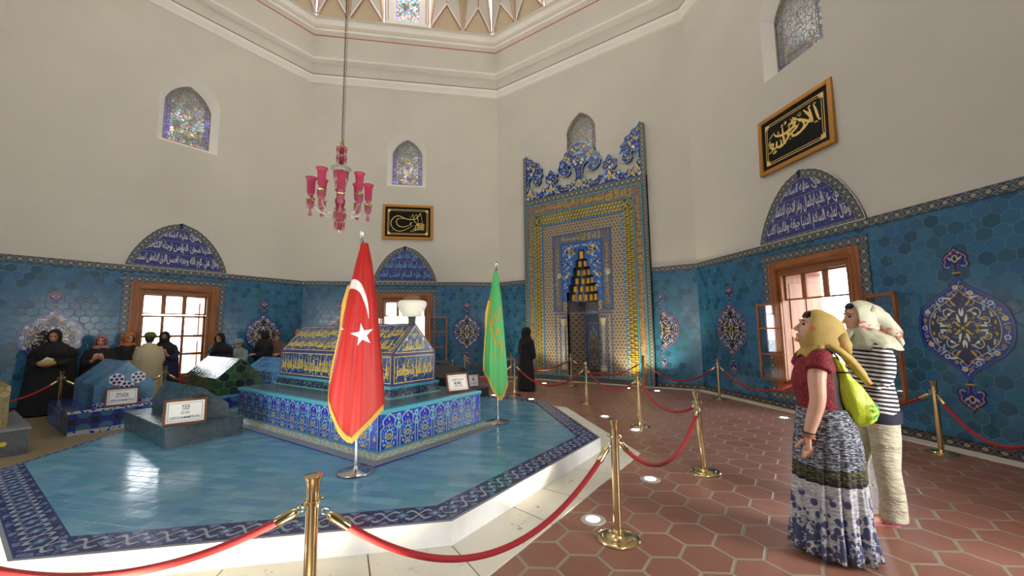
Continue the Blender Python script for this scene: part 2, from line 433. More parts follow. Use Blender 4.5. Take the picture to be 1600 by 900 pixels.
def fn_deck():
    x, y, z = coords(); v = vec(x, y, z)
    a = (x * .924 + y * .383); b = (y * .924 - x * .383)       # running bond, turned against the room
    bw, bh = .23, .115
    row = ffloor(b * (1 / bh)); xs = a * (1 / bw) + fmod(row, 2.0) * .5 + white(vec(row, 3.0, 1.0)) * .3
    col = ffloor(xs); r = white(vec(row, col, 7.0)); r2 = white(vec(col, row, 2.0))
    ex = fmin(ffract(xs), ffract(xs) * -1.0 + 1.0) * bw; ey = fmin(ffract(b * (1 / bh)), ffract(b * (1 / bh)) * -1.0 + 1.0) * bh; ed = fmin(ex, ey)
    n = noise(vec(a * .6, b * 2.4, 0.0), 3.2, 5, .65); n2 = noise(v, .8, 3)
    c = cmix(r, sr(80, 134, 160), sr(112, 160, 180)); c = cmix(smooth(n, .4, .7) * .6, c, sr(74, 118, 166)); c = cmix(fgt(r2, .8) * .45, c, sr(70, 142, 152)); c = cmix(smooth(noise(v, 6, 5, .7), .6, .72) * .35, c, sr(132, 158, 146))
    c = cmix(smooth(ed, .0045, .002), c, cmix(noise(v, 4), sr(74, 104, 120), sr(140, 168, 170)))
    return dict(color=c, rough=n * .14 + r * .06 + .06, bump=(smooth(ed, .0, .006) * .5 + r * .7 + noise(v, 7, 3) * .9 + n2 * 1.5, .25, .012))
m_deck = mat('turquoise platform tile', fn=fn_deck)
m_glass = mat('window glass', rough=.02)
_nt = m_glass.node_tree; _nt.nodes.clear()
_o = _nt.nodes.new('ShaderNodeOutputMaterial'); _t = _nt.nodes.new('ShaderNodeBsdfTransparent'); _g = _nt.nodes.new('ShaderNodeBsdfGlossy'); _x = _nt.nodes.new('ShaderNodeMixShader')
_g.inputs['Roughness'].default_value = .03; _x.inputs[0].default_value = .07
_nt.links.new(_t.outputs[0], _x.inputs[1]); _nt.links.new(_g.outputs[0], _x.inputs[2]); _nt.links.new(_x.outputs[0], _o.inputs[0])
def stained(name, dim, seed):
    """pierced plaster tracery with small panes of coloured glass"""
    global NT
    m = bpy.data.materials.new(name); m.use_nodes = True; NT = m.node_tree; p = NT.nodes['Principled BSDF']; o = NT.nodes['Material Output']
    x, y, z = coords(); v = vec(x + seed, y, 0.0)
    xm = fabs(x); vm = vec(xm + seed, y, 0.0)
    de, _ = voro(vm, 9.0, 'DISTANCE_TO_EDGE'); _, cc = voro(vm, 9.0); r, g, b = sepc(cc)
    de2, _ = voro(vm, 19.0, 'DISTANCE_TO_EDGE'); _, c2 = voro(vm, 19.0); r2, g2, b2 = sepc(c2)
    tr = fmin(de, de2 * 1.6)
    col = cmix(fgt(r2, .5), sr(110, 120, 230), sr(230, 150, 190)); col = cmix(fgt(g2, .62), col, sr(225, 210, 110)); col = cmix(fgt(b2, .72), col, sr(90, 190, 170)); col = cmix(flt(r2, .18), col, sr(235, 235, 240)); col = cmix(flt(g2, .12), col, sr(205, 80, 70))
    lead = flt(tr, .06); col = cmix(fgt(xm, .37), col, cmix(r2, sr(160, 120, 240), sr(90, 90, 210)))
    p.inputs['Roughness'].default_value = .7
    _nc = cmix(noise(v, 20, 2), sr(120, 114, 102), sr(168, 160, 146)); NT.links.new(_nc.k, p.inputs['Base Color'])
    t = NT.nodes.new('ShaderNodeBsdfTransparent'); gl = NT.nodes.new('ShaderNodeBsdfGlossy'); gl.inputs['Roughness'].default_value = .25; gl.inputs['Color'].default_value = (.6, .6, .6, 1)
    tc_ = cscale(col, fmix(smooth(noise(vec(x * 1.5 + seed, y * 1.2, 0.0), 3, 3), .35, .65), dim * .15, dim) * (smooth(y, 8.0, 6.75) * .9 + .1 if seed != 7.7 else 1.0)); NT.links.new(tc_.k, t.inputs['Color'])  # panes dim towards the top: the weaker light there is put into the glass colour
    mx = NT.nodes.new('ShaderNodeMixShader'); mx.inputs[0].default_value = .18; NT.links.new(t.outputs[0], mx.inputs[1]); NT.links.new(gl.outputs[0], mx.inputs[2])
    m2 = NT.nodes.new('ShaderNodeMixShader'); NT.links.new(lead.k, m2.inputs[0]); NT.links.new(mx.outputs[0], m2.inputs[1]); NT.links.new(p.outputs[0], m2.inputs[2]); NT.links.new(m2.outputs[0], o.inputs['Surface'])
    return m
m_stain = {-2: stained('stained glass west', .16, 1.7), -1: stained('stained glass northwest', .14, 5.2), 0: stained('stained glass above niche', .012, 9.1), 1: stained('stained glass northeast', .02, 3.3), 9: stained('stained glass drum', .45, 7.7)}
m_tracery_shadowline = mat('grey tracery and shadow line plaster', color=sr(150, 144, 132), rough=.8)
m_turq_line = mat('turquoise glazed edging', color=sr(70, 150, 178), rough=.22)
m_cobalt = mat('cobalt glaze', color=sr(28, 40, 128), rough=.22)
m_navy = mat('navy glaze', color=sr(30, 32, 72), rough=.25)
m_white = mat('white glaze', color=sr(214, 212, 200), rough=.25)
m_cream = mat('cream glaze', color=sr(184, 176, 148), rough=.3)
m_yellow = mat('ochre yellow glaze', color=sr(188, 158, 48), rough=.28)
m_olive = mat('olive glaze', color=sr(126, 128, 58), rough=.3)
m_leafgreen = mat('green glaze', color=sr(70, 120, 66), rough=.3)
m_sky = mat('light blue glaze', color=sr(120, 172, 208), rough=.22)
m_midblue = mat('mid blue glaze', color=sr(50, 96, 172), rough=.22)
m_black = mat('black glaze', color=sr(18, 20, 26), rough=.3)
m_grey = mat('grey glaze', color=sr(120, 122, 128), rough=.35)
m_pink = mat('pale rose glaze', color=sr(170, 130, 128), rough=.3)

# ------------------------------------------------------------------ openings and outlines
def arch(hw, z0, zs, zt, n=8):
    h = zt - zs; c = (h * h - hw * hw) / (2 * hw); r = hw + c
    a1 = atan2(h, c); R_ = [(-c + r * cos(a1 * i / n), zs + r * sin(a1 * i / n)) for i in range(n + 1)]
    R_ = [(x * .6 + .4 * hw * (1 - i / n), y * .6 + .4 * (zs + h * i / n)) for i, (x, y) in enumerate(R_)]
    R_[-1] = (0, zt)
    return [(-hw, z0), (hw, z0)] + R_ + [(-x, y) for x, y in reversed(R_[:-1])]
HS = A * TAN8
Z_DADO = Z(2.984); Z_CORN = 9.90
WIN = (U(.755), Z(.55), Z(2.665))
UPW_OUT = arch(U(.55), Z(5.77), Z(6.9), Z(7.5)); UPW_IN = arch(U(.43), Z(5.87), Z(6.8), Z(7.27))
SIDE = {0: 'north', 1: 'northeast', 2: 'east', 3: 'southeast', 4: 'south', -3: 'southwest', -2: 'west', -1: 'northwest'}
LOWER = (-3, -2, -1, 1, 2, 3)
wn = 0
MB0 = MB
for k in range(-3, 5):
    mw = wall_mat(k); mb = MB(); holes = []
    if k in LOWER: holes.append([(-WIN[0], WIN[1]), (WIN[0], WIN[1]), (WIN[0], WIN[2]), (-WIN[0], WIN[2])])
    if k == 4: holes.append([(-1.0, .02), (1.0, .02), (1.0, 3.0), (-1.0, 3.0)])
    if k == 0: holes.append([(-.66, .05), (.66, .05), (.66, 4.2), (-.66, 4.2)])
    up = [(x * .98 + .05, y + .08) for x, y in UPW_IN] if k == 0 else UPW_OUT
    holes.append(up)
    mb.holes([(-HS, 0), (HS, 0), (HS, Z_CORN + .1), (-HS, Z_CORN + .1)], holes, None, 0, m_plaster)
    wall = struct(mb.build('wall_' + SIDE[k], matrix=mw), 'cream plastered wall above a turquoise tiled dado')
    # tiled dado (shallow slab, 12 mm proud) with holes, and its border bands
    mb = MB(); H2 = Z_DADO - .14
    hs2 = (A - .02) * TAN8
    ho = []
    if k in LOWER: ho = [[(-U(.878), Z(.4245)), (U(.878), Z(.4245)), (U(.878), Z(2.781)), (-U(.878), Z(2.781))]]
    if k == 4: ho = [[(-1.1, .135), (1.1, .135), (1.1, H2 - .01), (-1.1, H2 - .01)]]
    if k == 0: ho = [[(-U(1.70), .135), (U(1.70), .135), (U(1.70), H2 - .01), (-U(1.70), H2 - .01)]]
    mb.holes([(-hs2, .13), (hs2, .13), (hs2, H2), (-hs2, H2)], ho, 0, .02, m_dado)
    mb.build('tile_dado', parent=wall)
    def band(mb, x0, y0, x1, y1, z, m, horiz=True):
        if horiz: L = (x1 - x0) / (y1 - y0); uv = [(x0 / (y1 - y0), 0), (x1 / (y1 - y0), 0), (x1 / (y1 - y0), 1), (x0 / (y1 - y0), 1)]
        else: wd = x1 - x0; uv = [(y0 / wd, 0), (y0 / wd, 1), (y1 / wd, 1), (y1 / wd, 0)]
        mb.face([(x0, y0, z), (x1, y0, z), (x1, y1, z), (x0, y1, z)], m, uv)
        mb.face([(x0, y1, z), (x1, y1, z), (x1, y1, 0), (x0, y1, 0)], m, [(0, 0)] * 4); mb.face([(x0, y0, 0), (x1, y0, 0), (x1, y0, z), (x0, y0, z)], m, [(0, 0)] * 4)
        mb.face([(x0, y0, 0), (x0, y0, z), (x0, y1, z), (x0, y1, 0)], m, [(0, 0)] * 4); mb.face([(x1, y0, z), (x1, y0, 0), (x1, y1, 0), (x1, y1, z)], m, [(0, 0)] * 4)
    segs = [(-hs2, hs2)] if k != 0 else [(-hs2, -U(1.70)), (U(1.70), hs2)]
    mb = MB(); mf = MB()
    for a_, b_ in segs: band(mb, a_, H2, b_, Z_DADO, .03, m_border); band(mf, a_, 0, b_, .13, .028, m_border_foot)
    mb.build('tile_border', parent=wall); mf.build('foot_border', parent=wall)
    # upper window
    wn += 1
    we = struct(empty('window_%d' % wn, matrix=mw), 'arched window of pierced plaster and stained glass')
    if k == 0: inn = up; dz = -.05
    else: inn = UPW_IN; dz = -.2
    mb = MB()
    L = len(up)
    for i in range(L): j = (i + 1) % L; mb.face([(up[i][0], up[i][1], 0), (up[j][0], up[j][1], 0), (inn[j][0], inn[j][1], dz), (inn[i][0], inn[i][1], dz)], m_stucco)
    mb.build('reveal', parent=we)
    mb = MB(); mb.poly(inn, m_stain.get(k, m_stain[-1]), dz - .03)
    for i in range(L): j = (i + 1) % L; mb.face([(inn[i][0], inn[i][1], dz + .001), (inn[j][0], inn[j][1], dz + .001), (inn[j][0], inn[j][1], dz - .05), (inn[i][0], inn[i][1], dz - .05)], m_stucco)
    mb.build('stained_glass', parent=we)
    mb = MB()
    cx = sum(p[0] for p in inn) / L; cy = sum(p[1] for p in inn) / L
    sc = lambda s: [(cx + (x - cx) * s, cy + (y - cy) * (1 - (1 - s) * .75)) for x, y in inn]
    for s_, wd in ((.985, .03), (.86, .014), (.74, .018)): mb.line(sc(s_), wd, m_tracery_shadowline, dz, closed=True)
    o1, o2 = sc(.97), sc(.75)
    for i in range(L):
        for t in (0, .33, .66):
            j = (i + 1) % L
            if hypot(o1[i][0] - o1[j][0], o1[i][1] - o1[j][1]) < .25 and t: continue
            n_ = max(1, int(hypot(o1[i][0] - o1[j][0], o1[i][1] - o1[j][1]) / .16))
            for q in range(n_):
                f_ = q / n_; a_ = (o1[i][0] + (o1[j][0] - o1[i][0]) * f_, o1[i][1] + (o1[j][1] - o1[i][1]) * f_); b_ = (o2[i][0] + (o2[j][0] - o2[i][0]) * f_, o2[i][1] + (o2[j][1] - o2[i][1]) * f_)
                mb.line([a_, b_], .012, m_tracery_shadowline, dz + .001)
            break
    mb.build('tracery', parent=we)
# lower windows: frame, sashes, reveal, open leaves
GZ = [(2.39, 2.045), (1.945, 1.575), (1.525, 1.185), (1.145, .80)]
GX = [(-.52, -.235), (-.165, .115), (.195, .485)]
for k in LOWER:
    mw = wall_mat(k); wn += 1
    we = struct(empty('window_%d' % wn, matrix=mw), 'pine framed window set in the tiled wall')
    W0, W1, W2 = WIN; mb = MB()
    x1, zt = U(.60), Z(2.515); x2, zt2 = U(.545), Z(2.43)
    def ring(mb, xo, zo, xi, zi, z0, z1, m1, m2, zb=None, zbi=None):
        mb.box((-xo, zb, z0), (-xi, zo, z1), m1, .006); mb.box((xi, zb, z0), (xo, zo, z1), m1, .006); mb.box((-xi, zi, z0), (xi, zo, z1), m2, .006); mb.box((-xi, zb, z0), (xi, zbi, z1), m2, .006)
    ring(mb, W0, W2, x1, zt, -.12, .035, m_wood, m_wood_h, W1, W1 + .17)
    ring(mb, x1, zt, x2, zt2, -.16, .0, m_wood, m_wood_h, W1 + .17, W1 + .24)
    for s in (-1, 1): mb.box((s * (x1 + .02), W1 + .2, .03), (s * (x1 + .05), zt + .05, .048), m_wood, .004)
    mb.box((-x1 - .05, zt + .02, .03), (x1 + .05, zt + .05, .048), m_wood_h, .004)
    mb.build('window_frame', parent=we)
    mb = MB()                                                     # tile surround
    a_, b_, c_, d_ = U(.878), U(.755), Z(2.781), Z(.4245)
    band(mb, -a_, W2, a_, c_, .03, m_border); band(mb, -a_, d_, a_, W1, .03, m_border); band(mb, -a_, W1, -b_, W2, .03, m_border, False); band(mb, b_, W1, a_, W2, .03, m_border, False)
    mb.build('tile_surround', parent=we)
    mb = MB()                                                     # panelled wooden reveal through the wall
    for s in (-1, 1):
        mb.box((s * x2, W1 + .1, -.9), (s * (x2 + .04), zt2, -.14), m_wood)
        for q in range(2):
            for z_ in ((W1 + .35, 1.35), (1.5, zt2 - .15)): mb.box((s * (x2 - .015), z_[0], -.8 + q * .36), (s * x2, z_[1], -.52 + q * .36), m_wood, .006)
    mb.box((-x2, zt2, -.9), (x2, zt2 + .04, -.14), m_wood_h); mb.box((-x2, W1 + .06, -.95), (x2, W1 + .18, -.14), m_marble)
    mb.build('window_reveal', parent=we)
    mb = MB(); zt3 = Z(2.43); zr = Z(2.0)                           # fixed transom light with three panes
    def bars(mb, x0, y0, x1_, y1, xs, ys, z0, z1, wd=.03, fw=.045):
        mb.box((x0, y0, z0), (x0 + fw, y1, z1), m_wood, .004); mb.box((x1_ - fw, y0, z0), (x1_, y1, z1), m_wood, .004); mb.box((x0, y0, z0), (x1_, y0 + fw, z1), m_wood_h, .004); mb.box((x0, y1 - fw, z0), (x1_, y1, z1), m_wood_h, .004)
        for x_ in xs: mb.box((x_ - wd / 2, y0, z0 + .004), (x_ + wd / 2, y1, z1 - .004), m_wood, .003)
        for y_ in ys: mb.box((x0, y_ - wd / 2, z0 + .006), (x1_, y_ + wd / 2, z1 - .006), m_wood_h, .003)
    bars(mb, -x2, Z(2.015), x2, zt3, [U(-.20), U(.155)], [], -.13, -.08, .09, .03); mb.build('transom_sash', parent=we)
    mb = MB(); mb.box((-x2 + .02, Z(2.03), -.107), (x2 - .02, zt3 - .02, -.103), m_glass); mb.build('transom_pane', parent=we)
    yb = W1 + .2; yt = Z(1.99)
    if k in (-2, 2, -3):
        mb = MB(); bars(mb, -x2, yb, x2, yt, [U(-.20), U(.155)], [Z(1.55), Z(1.165)], -.13, -.08, .06, .045); mb.build('casement_sash', parent=we)
        mb = MB(); mb.box((-x2 + .02, yb + .02, -.107), (x2 - .02, yt - .02, -.103), m_glass); mb.build('casement_pane', parent=we)
    else:
        for s, hx, rot in {1: ((-1, -.60, 182), (1, .955, -19)), -1: ((-1, -.66, 186), (1, .80, -8)), 3: ((-1, -.66, 200), (1, .7, -20))}[k]:
            le = MB(); lw = .59
            bars(le, 0, 0, lw, yt - yb, [], [(yt - yb) * .335, (yt - yb) * .67], -.02, .02, .03, .045)
            M_ = Matrix.Translation((hx, yb, .07)) @ Matrix.Rotation(radians(rot), 4, 'Y')
            lf = le.build('casement_leaf', parent=we, matrix=M_)
            gp = MB(); gp.box((.03, .03, -.003), (lw - .03, yt - yb - .03, .003), m_glass); gp.build('leaf_pane', parent=lf)
    # portal for the daylight
    pl = area_light('daylight_portal', mw @ Matrix.Translation((0, 1.55, -.6)), 1.3, 2.4, 1); pl.data.cycles.is_portal = True
# door behind the camera
de = struct(empty('door_1', matrix=wall_mat(4)), 'open doorway with a stone surround')
mb = MB(); mb.box((-1.12, 0, -.1), (-.98, 3.1, .05), m_marble, .01); mb.box((.98, 0, -.1), (1.12, 3.1, .05), m_marble, .01); mb.box((-1.12, 2.98, -.1), (1.12, 3.14, .06), m_marble, .01); mb.build('door_surround', parent=de)
mb = MB()
for s in (-1, 1): mb.box((s * 1.0, 0, -.9), (s * 1.05, 3.0, -.1), m_marble)
mb.box((-1.0, 3.0, -.9), (1.0, 3.05, -.1), m_marble); mb.box((-1.0, -.02, -.95), (1.0, .02, 0), m_marble); mb.build('door_reveal', parent=de)
pl = area_light('daylight_portal', wall_mat(4) @ Matrix.Translation((0, 1.5, -.6)), 1.9, 2.8, 1); pl.data.cycles.is_portal = True

# floor, pavement band, ground outside, marble strip along the walls
def octa(ap, c=(0, 0), z=0): r = ap / cos(pi / 8); return [(c[0] + r * sin(pi / 8 + i * pi / 4), c[1] + r * cos(pi / 8 + i * pi / 4)) for i in range(8)]
mb = MB(); mb.poly(list(reversed(octa(A + .02))), m_floor, 0); struct(mb.build('floor'), 'terracotta hexagonal tile floor')
mb = MB(); o1 = octa(A - .001); o2 = octa(A - .24)
for i in range(8): j = (i + 1) % 8; mb.face([(*o1[j], .012), (*o1[i], .012), (*o2[i], .012), (*o2[j], .012)], m_marble); mb.face([(*o2[j], .012), (*o2[i], .012), (*o2[i], 0), (*o2[j], 0)], m_marble)
struct(mb.build('trim_1'), 'narrow stone strip at the foot of the walls')
mb = MB(); mb.box((-60, -60, -.6), (60, 60, -.5), mat('pale outdoor paving', color=sr(214, 208, 198), rough=.9)); struct(mb.build('ground'))
PC = (-.22, .2); PA = 3.25; PH = .18
mb = MB(); o1 = octa(PA + .44, PC); o2 = octa(PA - .02, PC)
rr = random.Random(4)
for i in range(8):
    j = (i + 1) % 8; n_ = 4; cuts = [0] + sorted(q / n_ + rr.uniform(-.06, .06) for q in range(1, n_)) + [1]
    for q in range(n_):
        a0, a1 = cuts[q] + .002, cuts[q + 1] - .002
        P_ = [Vector(o1[i]).lerp(Vector(o1[j]), a0), Vector(o1[i]).lerp(Vector(o1[j]), a1), Vector(o2[i]).lerp(Vector(o2[j]), a1), Vector(o2[i]).lerp(Vector(o2[j]), a0)]
        mb.prism([tuple(p) for p in reversed(P_)], 0, .010 + rr.uniform(-.001, .001), m_marble, cap0=False)
struct(mb.build('trim_2'), 'cream stone slabs laid around the tiled platform')
mb = MB(); mb.poly([(-1.4, -3.5), (-3.45, -1.55), (-3.6, 1.6), (-6.4, 1.6), (-7.3, 0), (-7.3, -2.9), (-5.2, -5.2), (-2.6, -5.2)][::-1], mat('worn stone floor darkened for shade', fn=fn_marble(sr(118, 104, 78), sr(142, 126, 96))), .006); struct(mb.build('trim_5'), 'stone floor between platform and west wall, darkened to tan for shade')  # same paving as around the platform, its shade put into the tan colour
# tiled platform
pf = struct(empty('platform', loc=(0, 0, 0)), 'low octagonal platform covered in turquoise tiles')
oo_ = octa(PA, PC)
def octa_in(ins):
    P_ = [Vector(p) for p in oo_]; L_ = []
    for i in range(8):
        a, b = P_[i], P_[(i + 1) % 8]; d = (b - a).normalized(); n_ = Vector((PC[0], PC[1])) - (a + b) / 2; n_.normalize(); L_.append((a + n_ * ins[i], d))
    R__ = []
    for i in range(8):
        p, d = L_[i - 1]; q, e_ = L_[i]; den = d.x * e_.y - d.y * e_.x; t = ((q - p).x * e_.y - (q - p).y * e_.x) / den; R__.append(tuple(p + d * t))
    return R__
mids_ = [((oo_[i][0] + oo_[(i + 1) % 8][0]) / 2 - PC[0], (oo_[i][1] + oo_[(i + 1) % 8][1]) / 2 - PC[1]) for i in range(8)]
INS = [.075 if (mx < -1 and my < 1.5) else .28 for mx, my in mids_]
mb = MB(); oi = octa_in(INS); mb.prism(list(reversed(oi)), 0, PH, m_deck, cap0=False); mb.build('tile_field', parent=pf)
mb = MB(); oo = octa(PA, PC)
for i in range(8):
    j = (i + 1) % 8; L = (Vector(oo[i]) - Vector(oo[j])).length / .24; L2 = (Vector(oi[i]) - Vector(oi[j])).length / .24
    q = lambda a, b, t: tuple(Vector(a).lerp(Vector(b), t))
    a0, a1 = q(oo[i], oi[i], .08), q(oo[j], oi[j], .08)
    mb.face([(*a1, PH), (*a0, PH), (*oi[i], PH), (*oi[j], PH)], m_border_deck, [(L, 0), (0, 0), ((L - L2) / 2, 1), ((L + L2) / 2, 1)])
mb.build('tile_band', parent=pf)
mb = MB()
for i in range(8):
    j = (i + 1) % 8; q = lambda a, b, t: tuple(Vector(a).lerp(Vector(b), t)); a0, a1 = q(oo[i], oi[i], .08), q(oo[j], oi[j], .08)
    mb.face([(*oo[j], PH - .004), (*oo[i], PH - .004), (*a0, PH), (*a1, PH)], m_grey); mb.face([(*oo[j], 0), (*oo[i], 0), (*oo[i], PH - .004), (*oo[j], PH - .004)], m_riser)
mb.build('step_face', parent=pf)

# cornice, drum and dome
def ringstrip(mb, d0, z0, d1, z1, m):
    a_, b_ = octa(A - d0), octa(A - d1)
    for i in range(8): j = (i + 1) % 8; mb.face([(*a_[j], z0), (*a_[i], z0), (*b_[i], z1), (*b_[j], z1)], m)
mb = MB()
prof = [(-.01, 9.88, m_stucco), (.05, 9.93, m_stucco), (.06, 9.97, m_stucco), (.12, 10.10, m_stucco), (.13, 10.17, m_tracery_shadowline), (.105, 10.19, m_plaster), (.14, 10.20, m_plaster), (.14, 10.53, m_stucco), (.19, 10.55, m_stucco), (.30, 10.62, m_stucco), (.33, 10.68, m_plaster), (.33, 11.42, m_redline), (.332, 11.46, m_plaster), (.34, 11.52, m_stucco), (.42, 11.56, m_stucco), (.44, 11.62, m_beige), (.42, 11.66, m_stucco), (.50, 11.72, m_stucco), (.53, 11.82, m_stucco), (.55, 11.88, m_stucco), (.66, 11.90, m_stucco)]  # the grey strip in the gap paints in the shadow line of the cornice
for (d0, z0, m0), (d1, z1, _) in zip(prof, prof[1:]): ringstrip(mb, d0, z0, d1, z1, m0)
struct(mb.build('trim_3'), 'stepped stucco cornice with a thin red line')
D0, ZD0, ZD1 = .66, 11.90, 14.3
mb = MB(); mr = MB()
hd0, hd1 = (A - D0) * TAN8, (A - D0 - .35) * TAN8
for k in range(-3, 5):
    mb.M = mr.M = wall_mat(k, D0)
    lean = lambda z: (z - ZD0) / (ZD1 - ZD0) * .35
    W_ = .72
    # window bay
    hole = [(-.40, 12.03), (.40, 12.03), (.40, 13.7), (0, 14.1), (-.40, 13.7)]
    loops = [[(-W_, ZD0), (W_, ZD0), (W_, ZD1), (-W_, ZD1)], hole]
    fl = [Vector((x, y, 0)) for l in loops for x, y in l]
    tr = tessellate_polygon([[Vector((x, y, 0)) for x, y in l] for l in loops]); mb.add([(p.x, p.y, lean(p.y)) for p in fl], [tuple(t) for t in tr], m_stucco)
    for i in range(5): a_, b_ = hole[i], hole[(i + 1) % 5]; mb.face([(a_[0], a_[1], lean(a_[1])), (b_[0], b_[1], lean(b_[1])), (b_[0], b_[1], -.2), (a_[0], a_[1], -.2)], m_stucco)
    for s in (-1, 1):
        P0 = lambda x, dz=0: (s * x, ZD0, dz); P1 = lambda x, dz=0: (s * x, ZD1, .35 + dz)
        q_ = [W_ + .05, 1.88, 2.88]; tips = [(1.32, .76), (2.40, .76)]
        for i, (tx, hh) in enumerate(tips):
            b0, b1 = q_[i] + .05, q_[i + 1] - .05; ap = (s * tx, ZD0 + hh, .14)
            mb.face([P0(b0, .0), P0(b1, .0), ap], m_beige)
            for bb, qq, tq in ((b0, q_[i], q_[i] if i else W_), (b1, q_[i + 1], q_[i + 1] if i == 0 else hd1 + .02)):
                f = 1 if bb == b1 else -1; mid = (s * (tx + (tq - tx) * .45), ZD1, .42); tt = (s * tx, ZD1, .33); bq = (s * qq, ZD0, .02)
                mb.face([bq, ap, tt, mid], m_plaster); mb.face([bq, mid, (s * tq, ZD1, .16)], m_beige)
                mb.tube([Vector(P0(qq, .03)), Vector(ap) + Vector((0, .05, .02))], .032, m_stucco, 5)
                mr.tube([Vector(P0(bb - f * .005, .04)), Vector(ap) + Vector((0, .0, .035))], .011, m_redline, 4)
                mr.tube([Vector(P0(qq + f * -.03, .06)), Vector(mid) + Vector((0, 0, .02))], .009, m_redline, 4)
            mr.tube([Vector(ap) + Vector((0, .05, .04)), (s * tx, ZD1, .36)], .011, m_redline, 4)
        mr.tube([(s * W_, ZD0 + .02, .012), (s * W_, ZD1, .36)], .013, m_redline, 4); mr.tube([(s * (W_ - .1), ZD0 + .1, .02), (s * (W_ - .1), ZD1, .36)], .008, m_redline, 4)
        mb.face([P0(W_, -.05), P0(hd0, -.05), P1(hd1, -.1), P1(W_, -.1)], m_stucco)
mb.M = Matrix.Identity(4); mr.M = Matrix.Identity(4)
struct(mb.build('ceiling'), 'folded stucco drum of the dome'); struct(mr.build('trim_4'), 'thin red painted lines on the drum')
for k in range(-3, 5):
    wn += 1; we = struct(empty('window_%d' % wn, matrix=wall_mat(k, D0)), 'stained glass window of the dome drum')
    mb = MB(); mb.poly([(-.42, 12.0), (.42, 12.0), (.42, 13.7), (0, 14.12), (-.42, 13.7)], m_stain[9], -.2); mb.build('stained_glass', parent=we)
mb = MB(); pr = [(6.62 * cos(t * pi / 2 / 12), 14.25 + 4.6 * sin(t * pi / 2 / 12)) for t in range(12)] + [(.01, 18.86)]
mb.lathe([(6.9, 14.2)] + pr, m=m_plaster, n=64, cap=False); mb.lathe([(7.6, 14.3), (6.5, 14.3)], m=m_stucco, n=8, cap=False)
struct(mb.build('ceiling_dome', smooth=True), 'plastered dome')
# ------------------------------------------------------------------ tile medallions
def mir(pts): return pts + [(-x, y) for x, y in reversed(pts) if abs(x) > 1e-6]
CH = Z(1.56)
def med_outline(sc=1.0, ex=0.0):
    top = Z(2.115) - CH; R_ = U(.405)
    half = [(0, top), (.035, top - .05), (.09, top - .12), (.22, top - .22), (.36, top - .33), (.445, top - .46), (.477, 0), (.445, -top + .46), (.36, -top + .33), (.22, -top + .22), (.09, -top + .12), (.035, -top + .05), (0, -top)]
    h = smoothpts(half, 3); return [(x * sc, y * sc) for x, y in mir(h)[:-1] if True]
def finial_outline(s, sc=1.0):
    b = Z(2.115) - CH; t = Z(2.435) - CH
    half = [(.0, t), (.035, t - .05), (.085, t - .085), (.135, t - .14), (.12, t - .19), (.145, t - .235), (.12, t - .285), (.075, t - .27), (.045, t - .235), (.03, b + .07), (.02, b)]
    c = (0, (b + t) / 2)
    pts = smoothpts(half, 2); pts = pts + [(-x, y) for x, y in reversed(pts)][:-1]
    return [((x - c[0]) * sc, s * (c[1] + (y - c[1]) * sc)) for x, y in pts]
